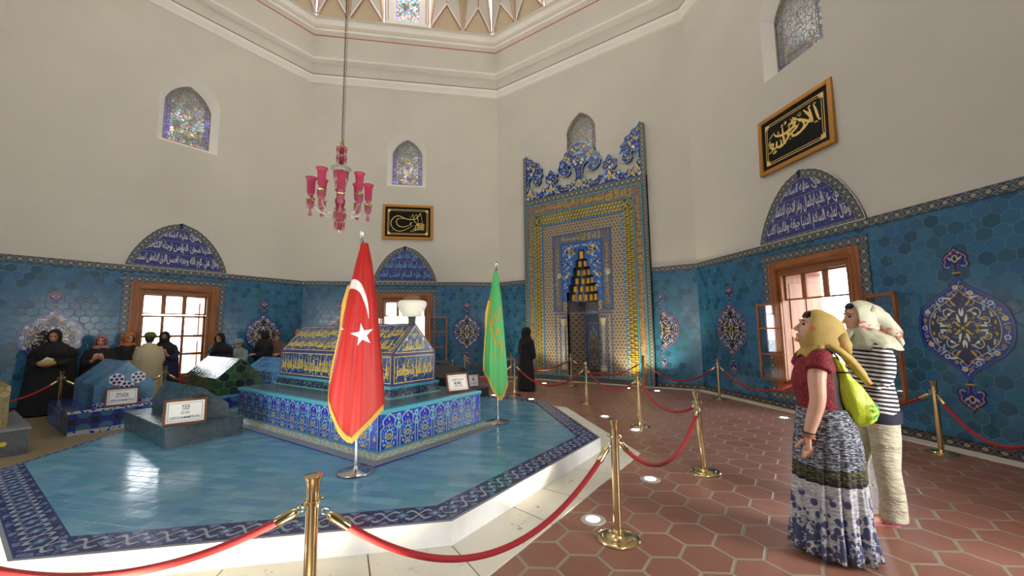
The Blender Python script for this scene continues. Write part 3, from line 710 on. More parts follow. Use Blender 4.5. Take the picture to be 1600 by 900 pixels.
def medallion(k, u, label, half=False, warm=False, simple=False, seed=0):
    rnd = random.Random(seed + 5)
    mb = MB()
    clip = (lambda pts: pts) if not half else (lambda pts: [(max(0, x), y) for x, y in pts])
    def P(pts, m, z): mb.poly(clip(pts), m, z)
    o = med_outline()
    mb.prism(clip(o), .018, .024, m_navy, cap0=False)
    P(med_outline(.975), m_pink if warm else m_midblue, .025); P(med_outline(.945), m_cobalt, .026)
    P(med_outline(.74), m_cream, .0272); P(med_outline(.72), m_navy, .028)
    for s in (1, -1):
        f = finial_outline(s)
        if s == -1: f = list(reversed(f))
        mb.prism(clip(f), .018, .024, m_navy, cap0=False)
        for sc, m, z in ((.86, m_pink, .025), (.76, m_cobalt, .026)):
            g = finial_outline(s, sc)
            P(g if s == 1 else list(reversed(g)), m, z)
        cy = s * (Z(2.435) - CH - .16)
        P([(x, y + cy) for x, y in [(.035 * cos(a * pi / 5), .05 * sin(a * pi / 5)) for a in range(10)]], m_cream, .027); P([(.02 * cos(a * pi / 5), .032 * sin(a * pi / 5) + cy) for a in range(10)], m_black, .0275)
        for sg in ((1,) if half else (1, -1)):
            mb.leaf(sg * .02, cy - s * .02, atan2(s * .5, sg), .075, .016, m_cream, .027, sg * s * .3); mb.leaf(sg * .03, cy + s * .05, atan2(s * .9, sg * .3), .05, .012, m_yellow, .027)
            mb.leaf(sg * .05, cy - s * .09, atan2(-s * .4, sg), .06, .012, m_sky, .027)
        P([(-.045, s * (Z(2.115) - CH + .03)), (.045, s * (Z(2.115) - CH + .03)), (.045, s * (Z(2.115) - CH + .045)), (-.045, s * (Z(2.115) - CH + .045))][::s], m_yellow, .0275)
    # ring of small flowers in the border
    ol = med_outline(.845); n = len(ol)
    per = [0]
    for i in range(n): per.append(per[-1] + hypot(ol[i][0] - ol[(i + 1) % n][0], ol[i][1] - ol[(i + 1) % n][1]))
    def at(t):
        t *= per[-1]
        for i in range(n):
            if per[i + 1] >= t: f = (t - per[i]) / max(1e-6, per[i + 1] - per[i]); a_, b_ = ol[i], ol[(i + 1) % n]; return a_[0] + (b_[0] - a_[0]) * f, a_[1] + (b_[1] - a_[1]) * f
        return ol[0]
    NF = 26
    for i in range(NF):
        x, y = at((i + .5) / NF)
        if half and x < .03: continue
        if i % 2: mb.flower(x, y, .034, m_white if not warm else m_cream, .027, 7, .8, m_cobalt, i); mb.disc(x, y, .02, m_yellow if i % 4 == 1 else m_midblue, .0283, 7)
        else: mb.flower(x, y, .027, m_yellow, .027, 5, .6, m_navy, i)
        x, y = at((i + 1) / NF)
        if half and x < .03: continue
        for q in (-1, 1): mb.leaf(x, y, q * 1.2 + i, .04, .009, m_sky, .0268)
    # scrolls of the inner field: mirrored both ways
    W1, Y1 = .34, .40
    fields = [((.02, .05), 1.15, .20, m_white), ((.06, .26), .2, .15, m_cream), ((.17, .10), -.5, .15, m_white), ((.05, .14), .6, .13, m_yellow), ((.2, .2), .9, .12, m_sky), ((.1, .02), .25, .17, m_olive)]
    for sx_ in ((1,) if half else (1, -1)):
        for sy_ in (1, -1):
            mb.M = Matrix.Diagonal((sx_, sy_, 1, 1))
            def spiral(cx, cy, r, a0, turn, m, w_=.012, z=.0295):
                pts = []
                for i in range(14): t = i / 13; a = a0 + turn * t; rr = r * (1 - .8 * t); pts.append((cx + rr * cos(a), cy + rr * sin(a)))
                mb.line(pts, w_, m, z)
                mb.leaf(pts[-1][0], pts[-1][1], a0 + turn + 1.5, r * .7, r * .26, m, z + .0005)
            spiral(.12, .20, .075, -1.2, 5.2, m_white, .009); spiral(.22, .08, .06, 2.4, -5, m_white, .008); spiral(.10, .33, .055, -2.2, 5, m_cream, .008); spiral(.25, .26, .045, 3.5, -4.6, m_sky, .008); spiral(.07, .08, .05, .4, 4.4, m_olive, .008); spiral(.30, .16, .035, 1.2, 5.0, m_cream, .007); spiral(.17, .12, .04, 4.0, 5.0, m_midblue, .008)
            for cx, cy, an, ln, wd, m in ((.02, .06, 1.1, .12, .018, m_white), (.05, .20, .3, .10, .016, m_cream), (.15, .13, -.6, .10, .016, m_yellow), (.04, .27, .7, .10, .016, m_yellow), (.20, .20, 1.0, .09, .014, m_sky), (.10, .03, .2, .10, .014, m_olive), (0, 0, .6, .13, .018, m_yellow), (.24, .02, 2.8, .09, .018, m_white), (0, .14, 1.2, .11, .016, m_white), (.14, .0, 1.57, .07, .018, m_yellow), (.03, .40, .5, .06, .014, m_yellow), (.28, .12, 1.5, .09, .016, m_cream), (.08, .38, -.2, .10, .016, m_white), (.19, .29, .4, .08, .015, m_cream), (.30, .04, 1.2, .06, .015, m_yellow), (.12, .26, 2.6, .08, .014, m_midblue)): mb.leaf(cx, cy, an, ln, wd, m, .0304, .25)
            for q in range(16):
                x, y = rnd.uniform(.0, .32), rnd.uniform(0, .36)
                if (x / .33) ** 2 + (y / .39) ** 2 < 1: mb.disc(x, y, rnd.uniform(.007, .013), rnd.choice([m_midblue, m_sky, m_yellow, m_sky]), .029, 6)
    mb.M = Matrix.Identity(4)
    mb.disc(0 if not half else .03, 0, .035, m_black, .0318, 10); mb.disc(0 if not half else .03, 0, .02, m_yellow, .0322, 8)
    ob = mb.build('tile_medallion', matrix=wall_mat(k, 0, u, CH)); tag(ob, label, 'tile medallion', 'tile medallions on the turquoise walls'); return ob
um = U(1.74)
medallion(-2, -um, 'pointed oval tile medallion with black-robed women standing before it')
medallion(-2, um, 'pointed oval tile medallion right of the four-row west window, behind the light blue tomb', seed=1)
medallion(-1, -um, 'pointed oval tile medallion half hidden by the red flag', seed=2)
medallion(-1, um, 'pointed oval tile medallion between open window leaf and green flag', seed=3)
medallion(0, U(1.86), 'half tile medallion cut off by the right edge of the mihrab', half=True, warm=True, seed=4)
ob = medallion(0, -U(1.86), 'half tile medallion cut off by the left edge of the mihrab', half=True, warm=True, seed=5)
ob.matrix_world = ob.matrix_world @ Matrix.Diagonal((-1, 1, 1, 1))
medallion(1, -um, 'slim looking tile medallion between the niche wall corner and the window with two women', warm=True, seed=6)
medallion(1, um, 'largest looking tile medallion, right of the two standing women, glossy glare beside it', seed=7)

# ------------------------------------------------------------------ lunettes with lettering
LUN = [(0, 4.01), (.13, 3.965), (.26, 3.915), (.42, 3.80), (.58, 3.63), (.70, 3.45), (.80, 3.26), (.865, 3.08), (.885, 2.985)]
def lunette(k, lines, label, letter):
    e_ = empty('inscription_lunette', matrix=wall_mat(k), label=label, cat='tile panel', group='lunette panels above the windows')
    half = smoothpts([(U(x), Z(y)) for x, y in LUN], 2); out = half + [(-x, y) for x, y in reversed(half)][:-1]
    cx, cy = 0, Z(3.25)
    def inner(d):
        r = []
        for x, y in out:
            dx, dy = x - cx, y - cy; L = hypot(dx, dy); r.append((x - dx / L * d * 1.15, max(y - dy / L * d * 1.2, Z(2.985) + .02)))
        return r
    inn = inner(.13)
    mb = MB(); n = len(out); s_ = 0
    mb.prism(list(reversed(out)), 0, .030, m_navy, cap0=False)
    for i in range(n - 1):
        a, b, c, d = out[i], out[i + 1], inn[i + 1], inn[i]; L = hypot(a[0] - b[0], a[1] - b[1]) / .13
        mb.face([(b[0], b[1], .031), (a[0], a[1], .031), (d[0], d[1], .031), (c[0], c[1], .031)], m_border, [(s_ + L, 0), (s_, 0), (s_, 1), (s_ + L, 1)]); s_ += L
    band(mb, -U(.885), Z_DADO - .14, U(.885), Z_DADO + .02, .031, m_border)
    mb.line([(x, y) for x, y in out], .014, m_white, .0325)
    mb.build('lunette_border', parent=e_)
    mb = MB()
    def fn():
        x, y, z = coords(); v = vec(x, y, 0); d, cc = voro(v, 26); r, g, b = sepc(cc); de, _ = voro(vec(x, y * 1.3, 2.0), 15, 'DISTANCE_TO_EDGE')
        c = cmix(flt(d, .3) * fgt(r, .55), sr(36, 46, 120), sr(70, 90, 150)); c = cmix(flt(de, .05) * .45, c, sr(92, 104, 150)); return c
    m_g = mat('cobalt ground with fine tendrils', fn=fn, rough=.28)
    mb.poly(inn, m_g, .0335)
    mb.line(inn, .012, m_grey, .0345, closed=True); mb.build('lunette_field', parent=e_)
    y0, y1 = Z(2.985) + .045, Z(3.83); n_ = len(lines); hs = [.36, .34, .30] if n_ == 3 else [.5, .5]
    hb = [(y1 - y0) * h for h in hs]; mb = MB(); y = y0
    for i, (txt, h) in enumerate(zip(reversed(lines), hb)):
        def halfw(yy):
            best = 0
            for a, b in zip(inn, inn[1:]):
                if (a[1] - yy) * (b[1] - yy) <= 0 and a[1] != b[1]:
                    t = (yy - a[1]) / (b[1] - a[1]); best = max(best, abs(a[0] + t * (b[0] - a[0])))
            return best
        wlo, whi = halfw(y + .01), halfw(y + h * .86)
        wd = min(wlo, whi) * .5 + max(wlo, whi) * .5 - .05
        wl = lambda X, Y, y=y, h=h, a=wlo, b=whi: (X * ((a - .03) + ((b - .0) - (a - .03)) * max(0, (Y - y) / h)) / max(wd, .01) if b > .05 else X, Y)
        put_text(mb, txt, -wd, wd, y + .015, y + h - .03, letter, .0355, arab=True, offset=.014, warp=wl)
        rq = random.Random(i * 7 + k)
        for q in range(int(wd * 9)):
            xx = -wd * .92 + (2 * wd * .9) * (q + rq.uniform(.2, .8)) / int(wd * 9); mb.line([(xx, y + h * .34), (xx - .004, y + h * .6), (xx - .002, y + h * .88)], .011, letter, .0358, taper=True)
        if i < n_ - 1: w2 = halfw(y + h); mb.line([(-w2, y + h), (w2, y + h)], .012, m_grey, .0345)
        y += h
    mb.build('lettering', parent=e_); return e_
lunette(-2, ['وقال عليه السلام', 'الدنيا سجن المؤمن وجنة الكافر', 'وقال علي كرم الله وجهه احسن الى الناس تسد'], 'pointed blue lunette with white script above the closed west window', m_white)
lunette(-1, ['قال الله تعالى', 'الدنيا ساعة فاجعلها طاعة', 'وقال عليه السلام اطلب العلم'], 'pointed blue lunette with script below the small framed calligraphy', m_sky)
lunette(1, ['قال عليه السلام', 'من عز الدنيا بالمال وعز الاخرة بالاعمال', 'وقال عليه السلام الدنيا جيفة وطالبها كلاب'], 'pointed blue lunette with white script above the window behind the two women', m_white)

# ------------------------------------------------------------------ framed calligraphy
m_gold = mat('gold lettering', color=sr(240, 204, 112), rough=.5, metal=.0)
m_panel_black = mat('black picture ground', color=sr(8, 7, 7), rough=.6, spec=.2)
def fn_gf():
    x, y, z = coords(); n = noise(vec(x, y, z), 30, 3); return dict(color=cmix(n, sr(150, 98, 34), sr(204, 146, 62)), rough=n * .2 + .3, bump=(n, .3, .004))
m_goldframe = mat('gilded frame', fn=fn_gf, metal=.35)
def pic(k, u0, u1, z0, z1, label, draw, tilt=0.0):
    w_, h_ = (u1 - u0), (z1 - z0)
    e_ = empty('framed_calligraphy', matrix=wall_mat(k, .03, (u0 + u1) / 2, z0) @ Matrix.Rotation(radians(tilt), 4, 'X'), label=label, cat='picture', group='framed calligraphy panels')
    a = w_ / 2; f = .085; mb = MB()
    for x0, y0, x1, y1 in ((-a, 0, -a + f, h_), (a - f, 0, a, h_), (-a + f, 0, a - f, f), (-a + f, h_ - f, a - f, h_)):
        mb.box((x0, y0, -.02), (x1, y1, .045), m_goldframe, .012)
    mb.build('frame', parent=e_)
    mb = MB(); mb.box((-a + f, f, -.02), (a - f, h_ - f, .015), m_panel_black); mb.build('backing', parent=e_)
    mb = MB(); i1, i2 = f + .085, f + .125
    for i_, w2 in ((i1, .014), (i2, .010)): mb.line([(-a + i_, i_), (a - i_, i_), (a - i_, h_ - i_), (-a + i_, h_ - i_)], w2, m_gold, .017, closed=True)
    for sx_ in (-1, 1):
        for yy, sy_ in ((i1 + .02, 1), (h_ - i1 - .02, -1)):
            for q in range(3): mb.flower(sx_ * (a - i1 - .02 - q * .028), yy + 0, .026, m_gold, .0175 + q * .0002, 5); mb.flower(sx_ * (a - i1 - .02), yy + sy_ * q * .028, .026, m_gold, .018 + q * .0002, 5)
            mb.leaf(sx_ * (a - i1 - .02), yy, atan2(sy_, -sx_), .09, .02, m_gold, .019)
    mb.build('gold_border', parent=e_)
    mb = MB(); draw(mb, a, h_, i2); mb.build('calligraphy', parent=e_); return e_
def strokes(mb, L, fx, fy, m, z, wmul):
    for i, (w_, pts) in enumerate(L):
        P = smoothpts([(fx(x, y), fy(x, y)) for x, y in pts], 5) if len(pts) > 2 else [(fx(x, y), fy(x, y)) for x, y in pts]
        mb.line(P, w_ * wmul, m, z + i * .00008, taper=True)
# strokes traced in the un-slanted panel: x 0..100 left to right, y 0..60 up
CALL = [
 (3.4, [(96, 8), (94, 20), (91, 40), (88, 55)]), (3.4, [(95, 9), (99, 8)]), (1.6, [(87, 53), (90, 57), (92, 54)]),
 (3.6, [(86, 10), (83, 30), (80, 55)]), (1.5, [(78, 53), (81, 58), (83, 54)]), (3.6, [(68, 4), (74, 12), (82, 26), (76, 44), (70, 56)]), (3.4, [(55, 44), (64, 36), (76, 22), (84, 12)]), (2.4, [(55, 44), (53, 47), (58, 47)]),
 (3.6, [(66, 29), (70, 22), (70, 12), (62, 3), (52, 2), (48, 8), (50, 13)]), (2.2, [(66, 31), (63, 33), (67, 35)]), (2.2, [(61, 35), (60, 38)]),
 (3.6, [(62, 28), (58, 22), (50, 16), (44, 12), (40, 17), (48, 26), (56, 25), (58, 20), (52, 14)]), (3.4, [(44, 13), (40, 6), (30, -6), (22, -10)]), (2.6, [(49, 26), (52, 34), (50, 36)]),
 (3.4, [(34, -4), (40, 8), (46, 14)]), (2.8, [(43, 1), (45, -2)]), (2.8, [(47, 4), (49, 1)]),
 (3.4, [(52, 40), (56, 44), (54, 48), (49, 44), (51, 38), (55, 36), (50, 26), (42, 20), (36, 18)]), (2.6, [(50, 54), (52, 51)]), (2.6, [(46, 52), (48, 49)]),
 (3.6, [(44, 36), (42, 26), (34, 22), (24, 24), (16, 30), (13, 38)]), (2.0, [(40, 36), (44, 42), (47, 38), (42, 34)]), (2.4, [(33, 52), (37, 53), (37, 49), (34, 46)]), (1.6, [(22, 40), (21, 34), (24, 31)]),
 (3.6, [(30, 46), (31, 20), (33, -2), (36, -6)]), (1.6, [(27, 44), (30, 50), (32, 46)]),
 (3.4, [(24, 14), (27, 2), (24, -6), (18, -4), (17, 8), (18, 14)]), (3.4, [(18, 14), (18, 2), (13, -6), (8, -2), (10, 8), (6, 12), (4, 4), (10, -2), (5, -10), (0, -12)]),
 (1.4, [(2, 28), (8, 36), (14, 42)]), (1.4, [(0, 14), (4, 22), (1, 8)]), (1.8, [(8, -16), (12, -18), (16, -15), (12, -13), (8, -16)]), (1.2, [(59, 52), (66, 55)]), (1.2, [(60, 50), (64, 47), (67, 51)]), (1.4, [(88, 4), (91, 8), (94, 3)]), (1.2, [(57, 8), (60, 5)])]
def draw_big(mb, a, h_, i2):
    x0, x1 = -a + i2 + .02, a - i2 - .01; y0, y1 = i2 + .27, h_ - i2 - .03
    fx = lambda x, y: x0 + (x1 - x0) * x / 100; fy = lambda x, y: y0 + (y1 - y0) * y / 62
    strokes(mb, CALL, fx, fy, m_gold, .018, (x1 - x0) / 100 * 1.18)
LOOP = [(1.6, [(98, 36), (94, 60), (90, 84), (86, 74), (76, 60), (62, 56), (44, 60), (28, 70), (14, 66), (4, 48), (4, 30), (14, 12), (30, 6), (48, 14), (60, 24), (72, 32)]),
 (1.5, [(66, 44), (54, 30), (38, 24), (26, 28), (19, 42), (22, 56), (34, 60), (60, 58)]), (1.4, [(66, 44), (60, 40), (64, 30)]),
 (1.3, [(68, 80), (60, 62)]), (1.3, [(68, 80), (70, 58), (76, 44), (84, 42)]), (1.3, [(78, 80), (70, 64)]), (1.3, [(78, 80), (82, 60), (84, 46)]), (1.2, [(90, 84), (82, 72)]),
 (1.6, [(68, 14), (72, 18), (78, 14), (74, 10), (68, 14)]), (1.6, [(78, 14), (76, 26), (80, 36), (88, 34)]), (1.2, [(60, 6), (64, 8), (70, 5)]), (1.4, [(6, 9), (8, 11)])]
def draw_small(mb, a, h_, i2):
    x0, x1 = -a + i2 + .03, a - i2 - .1; y0, y1 = i2 + .02, h_ - i2 - .02
    fx = lambda x, y: x0 + (x1 - x0) * x / 100; fy = lambda x, y: y0 + (y1 - y0) * y / 90
    strokes(mb, LOOP, fx, fy, m_gold, .018, (x1 - x0) / 100 * 1.35)
    g = [(80 + i * 3.3, 12 + j * 7) for i in range(7) for j in range(5)]
    for i in range(6): mb.line([(fx(82 + i * 3.4, 0), fy(0, 10 + (i % 2) * 4)), (fx(83 + i * 3.4, 0), fy(0, 42 - (i % 3) * 3))], .014, m_gold, .0185)
    for j in range(4): mb.line([(fx(80, 0), fy(0, 14 + j * 8)), (fx(90, 0), fy(0, 17 + j * 8)), (fx(103, 0), fy(0, 13 + j * 8))], .012, m_gold, .0187)
pic(1, U(-.735), U(.615), Z(4.15), Z(5.128), 'large gold framed calligraphy high on the right wall above the lunette', draw_big, -2)
pic(-1, U(-.65), U(.757), Z(4.2), Z(5.22), 'smaller looking gold framed calligraphy with a big looped stroke on the back wall', draw_small, -2)

# ------------------------------------------------------------------ the mihrab
mh = empty('mihrab', matrix=wall_mat(0), label='tall tiled prayer niche with carved flower crest and golden stalactite hood', cat='mihrab')
OFF = .118
X = lambda u: U(u)
def frame_ring(mb, xo, zo, xi, zi, zb, m, z, m2=None, uvb=None):
    """three sided band, outer half width xo / top zo, inner xi / zi"""
    wd = xo - xi
    for s in (-1, 1):
        x0, x1 = (xi, xo) if s > 0 else (-xo, -xi)
        mb.face([(x0, zb, z), (x1, zb, z), (x1, zo, z), (x0, zo, z)], m, [(zb / wd, 0), (zb / wd, 1), (zo / wd, 1), (zo / wd, 0)])
    wd = zo - zi
    mb.face([(-xi, zi, z), (xi, zi, z), (xi, zo, z), (-xi, zo, z)], m, [(-xi / wd, 0), (xi / wd, 0), (xi / wd, 1), (-xi / wd, 1)])
XO, ZT = X(1.72), Z(5.2)
m_star = mat('star border tile', fn=band_pat(sr(60, 62, 72), sr(120, 124, 116), sr(200, 190, 140), sr(58, 140, 172), sr(120, 118, 104), .8))
mb = MB()                                                                     # body slab with the niche cut through it
NW = X(.43); NB = Z(.42)
stepz = [3.62, 3.375, 3.165, 2.95, 2.745, 2.54, 2.31]
hood = []
hw = [.085 + .0735 * i for i in range(6)]
rightside = [(NW, NB), (NW, Z(2.54))]
for i in range(5, -1, -1):
    rightside += [(X(hw[i] + .01), Z(stepz[i + 1])), (X(hw[i] + .01), Z(stepz[i]) - .03), (X(hw[i] - .03), Z(stepz[i]))]
hole = rightside + [(-x, y) for x, y in reversed(rightside)]
hole = [p for i, p in enumerate(hole) if i == 0 or hypot(p[0] - hole[i - 1][0], p[1] - hole[i - 1][1]) > 1e-4]
m_ground = mat('grey brown mosaic', color=sr(96, 90, 84), rough=.35)
mb.holes([(-XO, 0), (XO, 0), (XO, ZT), (-XO, ZT)], [hole], 0, OFF, m_ground, m_midblue)
mb.build('frame_slab', parent=mh)
mb = MB(); frame_ring(mb, XO, ZT, X(1.615), Z(5.03), 0, m_star, OFF + .012)
for s in (-1, 1): mb.face([(s * XO, 0, 0), (s * XO, ZT, 0), (s * XO, ZT, OFF + .012), (s * XO, 0, OFF + .012)][::s], m_star, [(0, 0), (12, 0), (12, 1), (0, 1)])
# the star border climbs past the crest at both edges
for s in (-1, 1):
    x0, x1 = (X(1.62), XO) if s > 0 else (-XO, -X(1.62))
    top = Z(6.48)
    mb.face([(x0, ZT, OFF + .012), (x1, ZT, OFF + .012), (x1, top, OFF + .012), (x0, top - (.0 if s > 0 else 0), OFF + .012)], m_star, [(0, 0), (0, 1), (9, 1), (9, 0)])
    mb.face([(s * XO, ZT, 0), (s * XO, top, 0), (s * XO, top, OFF + .012), (s * XO, ZT, OFF + .012)][::s], m_star, [(0, 0), (9, 0), (9, 1), (0, 1)]); mb.face([(x0, top, 0), (x0, top, OFF + .012), (x1, top, OFF + .012), (x1, top, 0)], m_navy, [(0, 0)] * 4)
mb.build('star_border', parent=mh)
def edgeline(mb, x, zt, zb, wd, m, z):
    mb.box((-x - wd, zb, OFF), (-x, zt + wd, z), m, .004); mb.box((x, zb, OFF), (x + wd, zt + wd, z), m, .004); mb.box((-x, zt, OFF), (x, zt + wd, z), m, .004)
mb = MB()
edgeline(mb, X(1.585), Z(5.0), 0, .03, m_turq_line, OFF + .035); edgeline(mb, X(1.385), Z(4.70), .18, .035, m_turq_line, OFF + .035); edgeline(mb, X(1.11), Z(4.385), .18, .04, mat('bright blue glazed edging', color=sr(66, 128, 186), rough=.2), OFF + .035); edgeline(mb, X(.795), Z(4.06), Z(2.08), .02, m_midblue, OFF + .03); edgeline(mb, X(.555), Z(3.81), Z(2.3), .022, m_midblue, OFF + .03)
mb.box((-X(.82), Z(2.06), OFF), (-X(.53), Z(2.08), OFF + .03), m_midblue); mb.box((X(.53), Z(2.06), OFF), (X(.82), Z(2.08), OFF + .03), m_midblue)
mb.box((-X(1.42), .15, OFF), (X(1.42), .19, OFF + .03), m_turq_line)
mb.build('glazed_edging', parent=mh)
def fn_insc():
    x, y, z = coords('UV'); v = vec(x * 1.0, y, 0); d, cc = voro(v, 5.5); r, g, b = sepc(cc); de, _ = voro(vec(x * 1.6, y, 3.0), 5, 'DISTANCE_TO_EDGE')
    de2, _ = voro(vec(x, y * 1.3, 8.0), 9, 'DISTANCE_TO_EDGE')
    c = cmix(flt(de, .05), sr(40, 40, 92), sr(196, 150, 60)); c = cmix(flt(de2, .05) * .8, c, sr(148, 136, 110)); c = cmix(flt(d, .24) * fgt(r, .5), c, sr(190, 178, 150)); c = cmix(flt(d, .2) * flt(r, .3), c, sr(70, 84, 190))
    return c
m_insc = mat('gold lettered frieze mosaic', fn=fn_insc, rough=.3)
mb = MB(); frame_ring(mb, X(1.583), Z(5.0), X(1.415), Z(4.735), .02, m_insc, OFF + .016); mb.build('inscription_band', parent=mh)
mb = MB()
th = ['بسم الله الرحمن الرحيم', 'قل اللهم مالك الملك', 'انما يعمر مساجد الله', 'لا اله الا الله']
for i in range(4):
    a_ = -X(1.38) + i * X(.69); put_text(mb, th[i], a_ + .02, a_ + X(.69) - .02, Z(4.755), Z(4.985), m_yellow, OFF + .0175, arab=True, offset=.015)
for s in (-1, 1):
    for i in range(5):
        mb.M = Matrix.Translation((s * X(1.5), .35 + i * .98, 0)) @ Matrix.Rotation(-pi / 2 * s * -1, 4, 'Z'); put_text(mb, th[i % 4], 0 if s > 0 else -.9, .9 if s > 0 else 0, -.08, .08, m_yellow, OFF + .0175, arab=True, offset=.018)
mb.M = Matrix.Identity(4); mb.build('band_lettering', parent=mh)
# ribbed stalactite band
mb = MB(); m_ribdark = mat('dark rib gap', color=sr(52, 50, 34), rough=.4); n_ = 80; zt_ = Z(4.69); zb_ = .2; hh = (zt_ - zb_) / n_
m_rib = mat('golden ribbed glaze', color=sr(176, 156, 72), rough=.25); m_rib2 = mat('pale ribbed glaze', color=sr(168, 162, 124), rough=.25)
for s in (-1, 1):
    for i in range(n_):
        y0 = zb_ + i * hh
        for q, (a_, b_, m_) in enumerate(((1.125, 1.20, m_rib2), (1.205, 1.295, m_rib), (1.30, 1.38, m_rib))):
            xa, xb = s * X(a_), s * X(b_); dz = .018 + .022 * ((i + q) % 2)
            P_ = [(xa, y0), (xb, y0), (xb, y0 + hh * .62), ((xa + xb) / 2, y0 + hh * .82), (xa, y0 + hh * .62)]
            if s < 0: P_.reverse()
            mb.prism(P_, OFF, OFF + dz, m_, m_ribdark, cap0=False)
n2 = 62; wv = 2 * X(1.38) / n2
for i in range(n2):
    x0 = -X(1.38) + i * wv
    for q, (a_, b_, m_) in enumerate(((4.43, 4.51, m_rib), (4.515, 4.60, m_rib2), (4.605, 4.69, m_rib))):
        dz = .018 + .022 * ((i + q) % 2); mb.prism([(x0, Z(a_)), (x0 + wv * .85, Z(a_)), (x0 + wv * .85, Z(b_) - .02), (x0 + wv * .42, Z(b_)), (x0, Z(b_) - .02)], OFF, OFF + dz, m_, m_ribdark, cap0=False)
mb.build('stalactite_band', parent=mh)
def fn_latt():
    x, y, z = coords(); s_ = .105
    idv, ed = hexgrid(x, y, s_); r = white(idv); d, cc = voro(vec(x, y, 0), 34); r2, g, b = sepc(cc)
    c = cmix(r * .4, sr(150, 138, 120), sr(120, 110, 98)); c = cmix(flt(d, .35) * fgt(r2, .5), c, sr(92, 84, 80)); c = cmix(fgt(ed, .62), c, sr(44, 38, 60)); c = cmix(fgt(ed, .85), c, sr(130, 96, 90)); c = cmix(flt(ed, .1), c, sr(168, 156, 120))
    return c
m_latt = mat('hexagon star mosaic', fn=fn_latt, rough=.3)
mb = MB(); frame_ring(mb, X(1.108), Z(4.38), X(.817), Z(4.08), .19, m_latt, OFF + .012)
mb.poly([(-X(.82), .19), (-NW - .01, .19), (-NW - .01, Z(2.055)), (-X(.82), Z(2.055))], m_latt, OFF + .011); mb.poly([(NW + .01, .19), (X(.82), .19), (X(.82), Z(2.055)), (NW + .01, Z(2.055))], m_latt, OFF + .011)
for s in (-1, 1): mb.poly([(s * NW, Z(2.055)), (s * X(.53), Z(2.055)), (s * X(.53), Z(2.3)), (s * NW, Z(2.3))][::s], m_latt, OFF + .011)
mb.build('mosaic_band', parent=mh)
def fn_kuf():
    x, y, z = coords('UV'); de, _ = voro(vec(x * 1.4, y, 1.0), 4.5, 'DISTANCE_TO_EDGE'); d, cc = voro(vec(x, y, 0), 8); r, g, b = sepc(cc)
    c = cmix(flt(de, .055), sr(58, 70, 108), sr(156, 148, 120)); return cmix(flt(d, .25) * fgt(r, .6), c, sr(140, 128, 62))
m_kuf = mat('blue script mosaic', fn=fn_kuf, rough=.3)
mb = MB(); frame_ring(mb, X(.793), Z(4.055), X(.577), Z(3.83), Z(2.08), m_kuf, OFF + .014)
for i in range(2): put_text(mb, th[i + 2], -X(.55) + i * X(.55), -X(.02) + i * X(.55), Z(3.85), Z(4.03), m_cream, OFF + .0155, arab=True, offset=.01)
for s in (-1, 1):
    for i in range(3):
        mb.M = Matrix.Translation((s * X(.685), Z(2.2) + i * .6, 0)) @ Matrix.Rotation(pi / 2, 4, 'Z'); put_text(mb, th[i], 0, .56, -.07, .07, m_cream if i % 2 else m_yellow, OFF + .0155, arab=True, offset=.01)
mb.M = Matrix.Identity(4); mb.build('inner_inscription_band', parent=mh)
mb = MB(); rnd = random.Random(8)                                              # spandrel arabesques
q_ = [p for p in hole if p[1] > Z(2.3) - .001]
sp = [(-X(.553), Z(2.3)), (-NW, Z(2.3))]
tri = tessellate_polygon([[Vector((x, y, 0)) for x, y in [(-X(.553), Z(2.31)), (X(.553), Z(2.31)), (X(.553), Z(3.81)), (-X(.553), Z(3.81))]], [Vector((x, y, 0)) for x, y in [(-NW - .004, Z(2.315))] + [p for p in reversed(hole) if p[1] > Z(2.32)][:0] + []] or []]) if False else None
mb.holes([(-X(.553), Z(2.31)), (X(.553), Z(2.31)), (X(.553), Z(3.81)), (-X(.553), Z(3.81))], [[(NW, Z(2.315))] + [p for p in hole if p[1] > Z(2.33)] + [(-NW, Z(2.315))]], None, OFF + .012, m_midblue)
for s in (1, -1):
    mb.M = Matrix.Diagonal((s, 1, 1, 1))
    rnd = random.Random(12)
    for i in range(220):
        x, y = rnd.uniform(.03, X(.54)), rnd.uniform(Z(2.4), Z(3.79)); r = rnd.uniform(.035, .085)
        if inside((x, y), hole) or any(inside((x + r * 1.3 * cos(a), y + r * 1.3 * sin(a)), hole) for a in range(6)) or x + r > X(.55) or y + r > Z(3.8): continue
        m_ = rnd.choice([m_yellow, m_olive, m_white, m_yellow, m_sky, m_cobalt]); mb.leaf(x, y, rnd.uniform(-3, 3), r * 1.5, r * .5, m_, OFF + .0135 + i * .00003, rnd.uniform(-.5, .5))
    for i in range(7):
        y = Z(2.5 + i * .2); 
        if not inside((X(.5), y), hole): mb.flower(X(.5), y, .035, m_yellow, OFF + .019, 6, .5, m_cobalt)
mb.M = Matrix.Identity(4); mb.build('spandrel_panel', parent=mh)
# bosses
for bx, bz in ((-.635, 2.99), (.70, 2.99), (.03, 3.98)):
    mb = MB(); mb.ball((X(bx), Z(bz), OFF + .02), (.085, .085, .06), m_cream if bz < 3.5 else m_olive, 14)
    for a in range(6): mb.disc(X(bx) + .05 * cos(a), Z(bz) + .05 * sin(a), .014, m_black, OFF + .077 - .002 * a, 6)
    mb.ball((X(bx), Z(bz), OFF + .012), (.098, .098, .03), m_olive, 14); mb.build('boss', parent=mh)
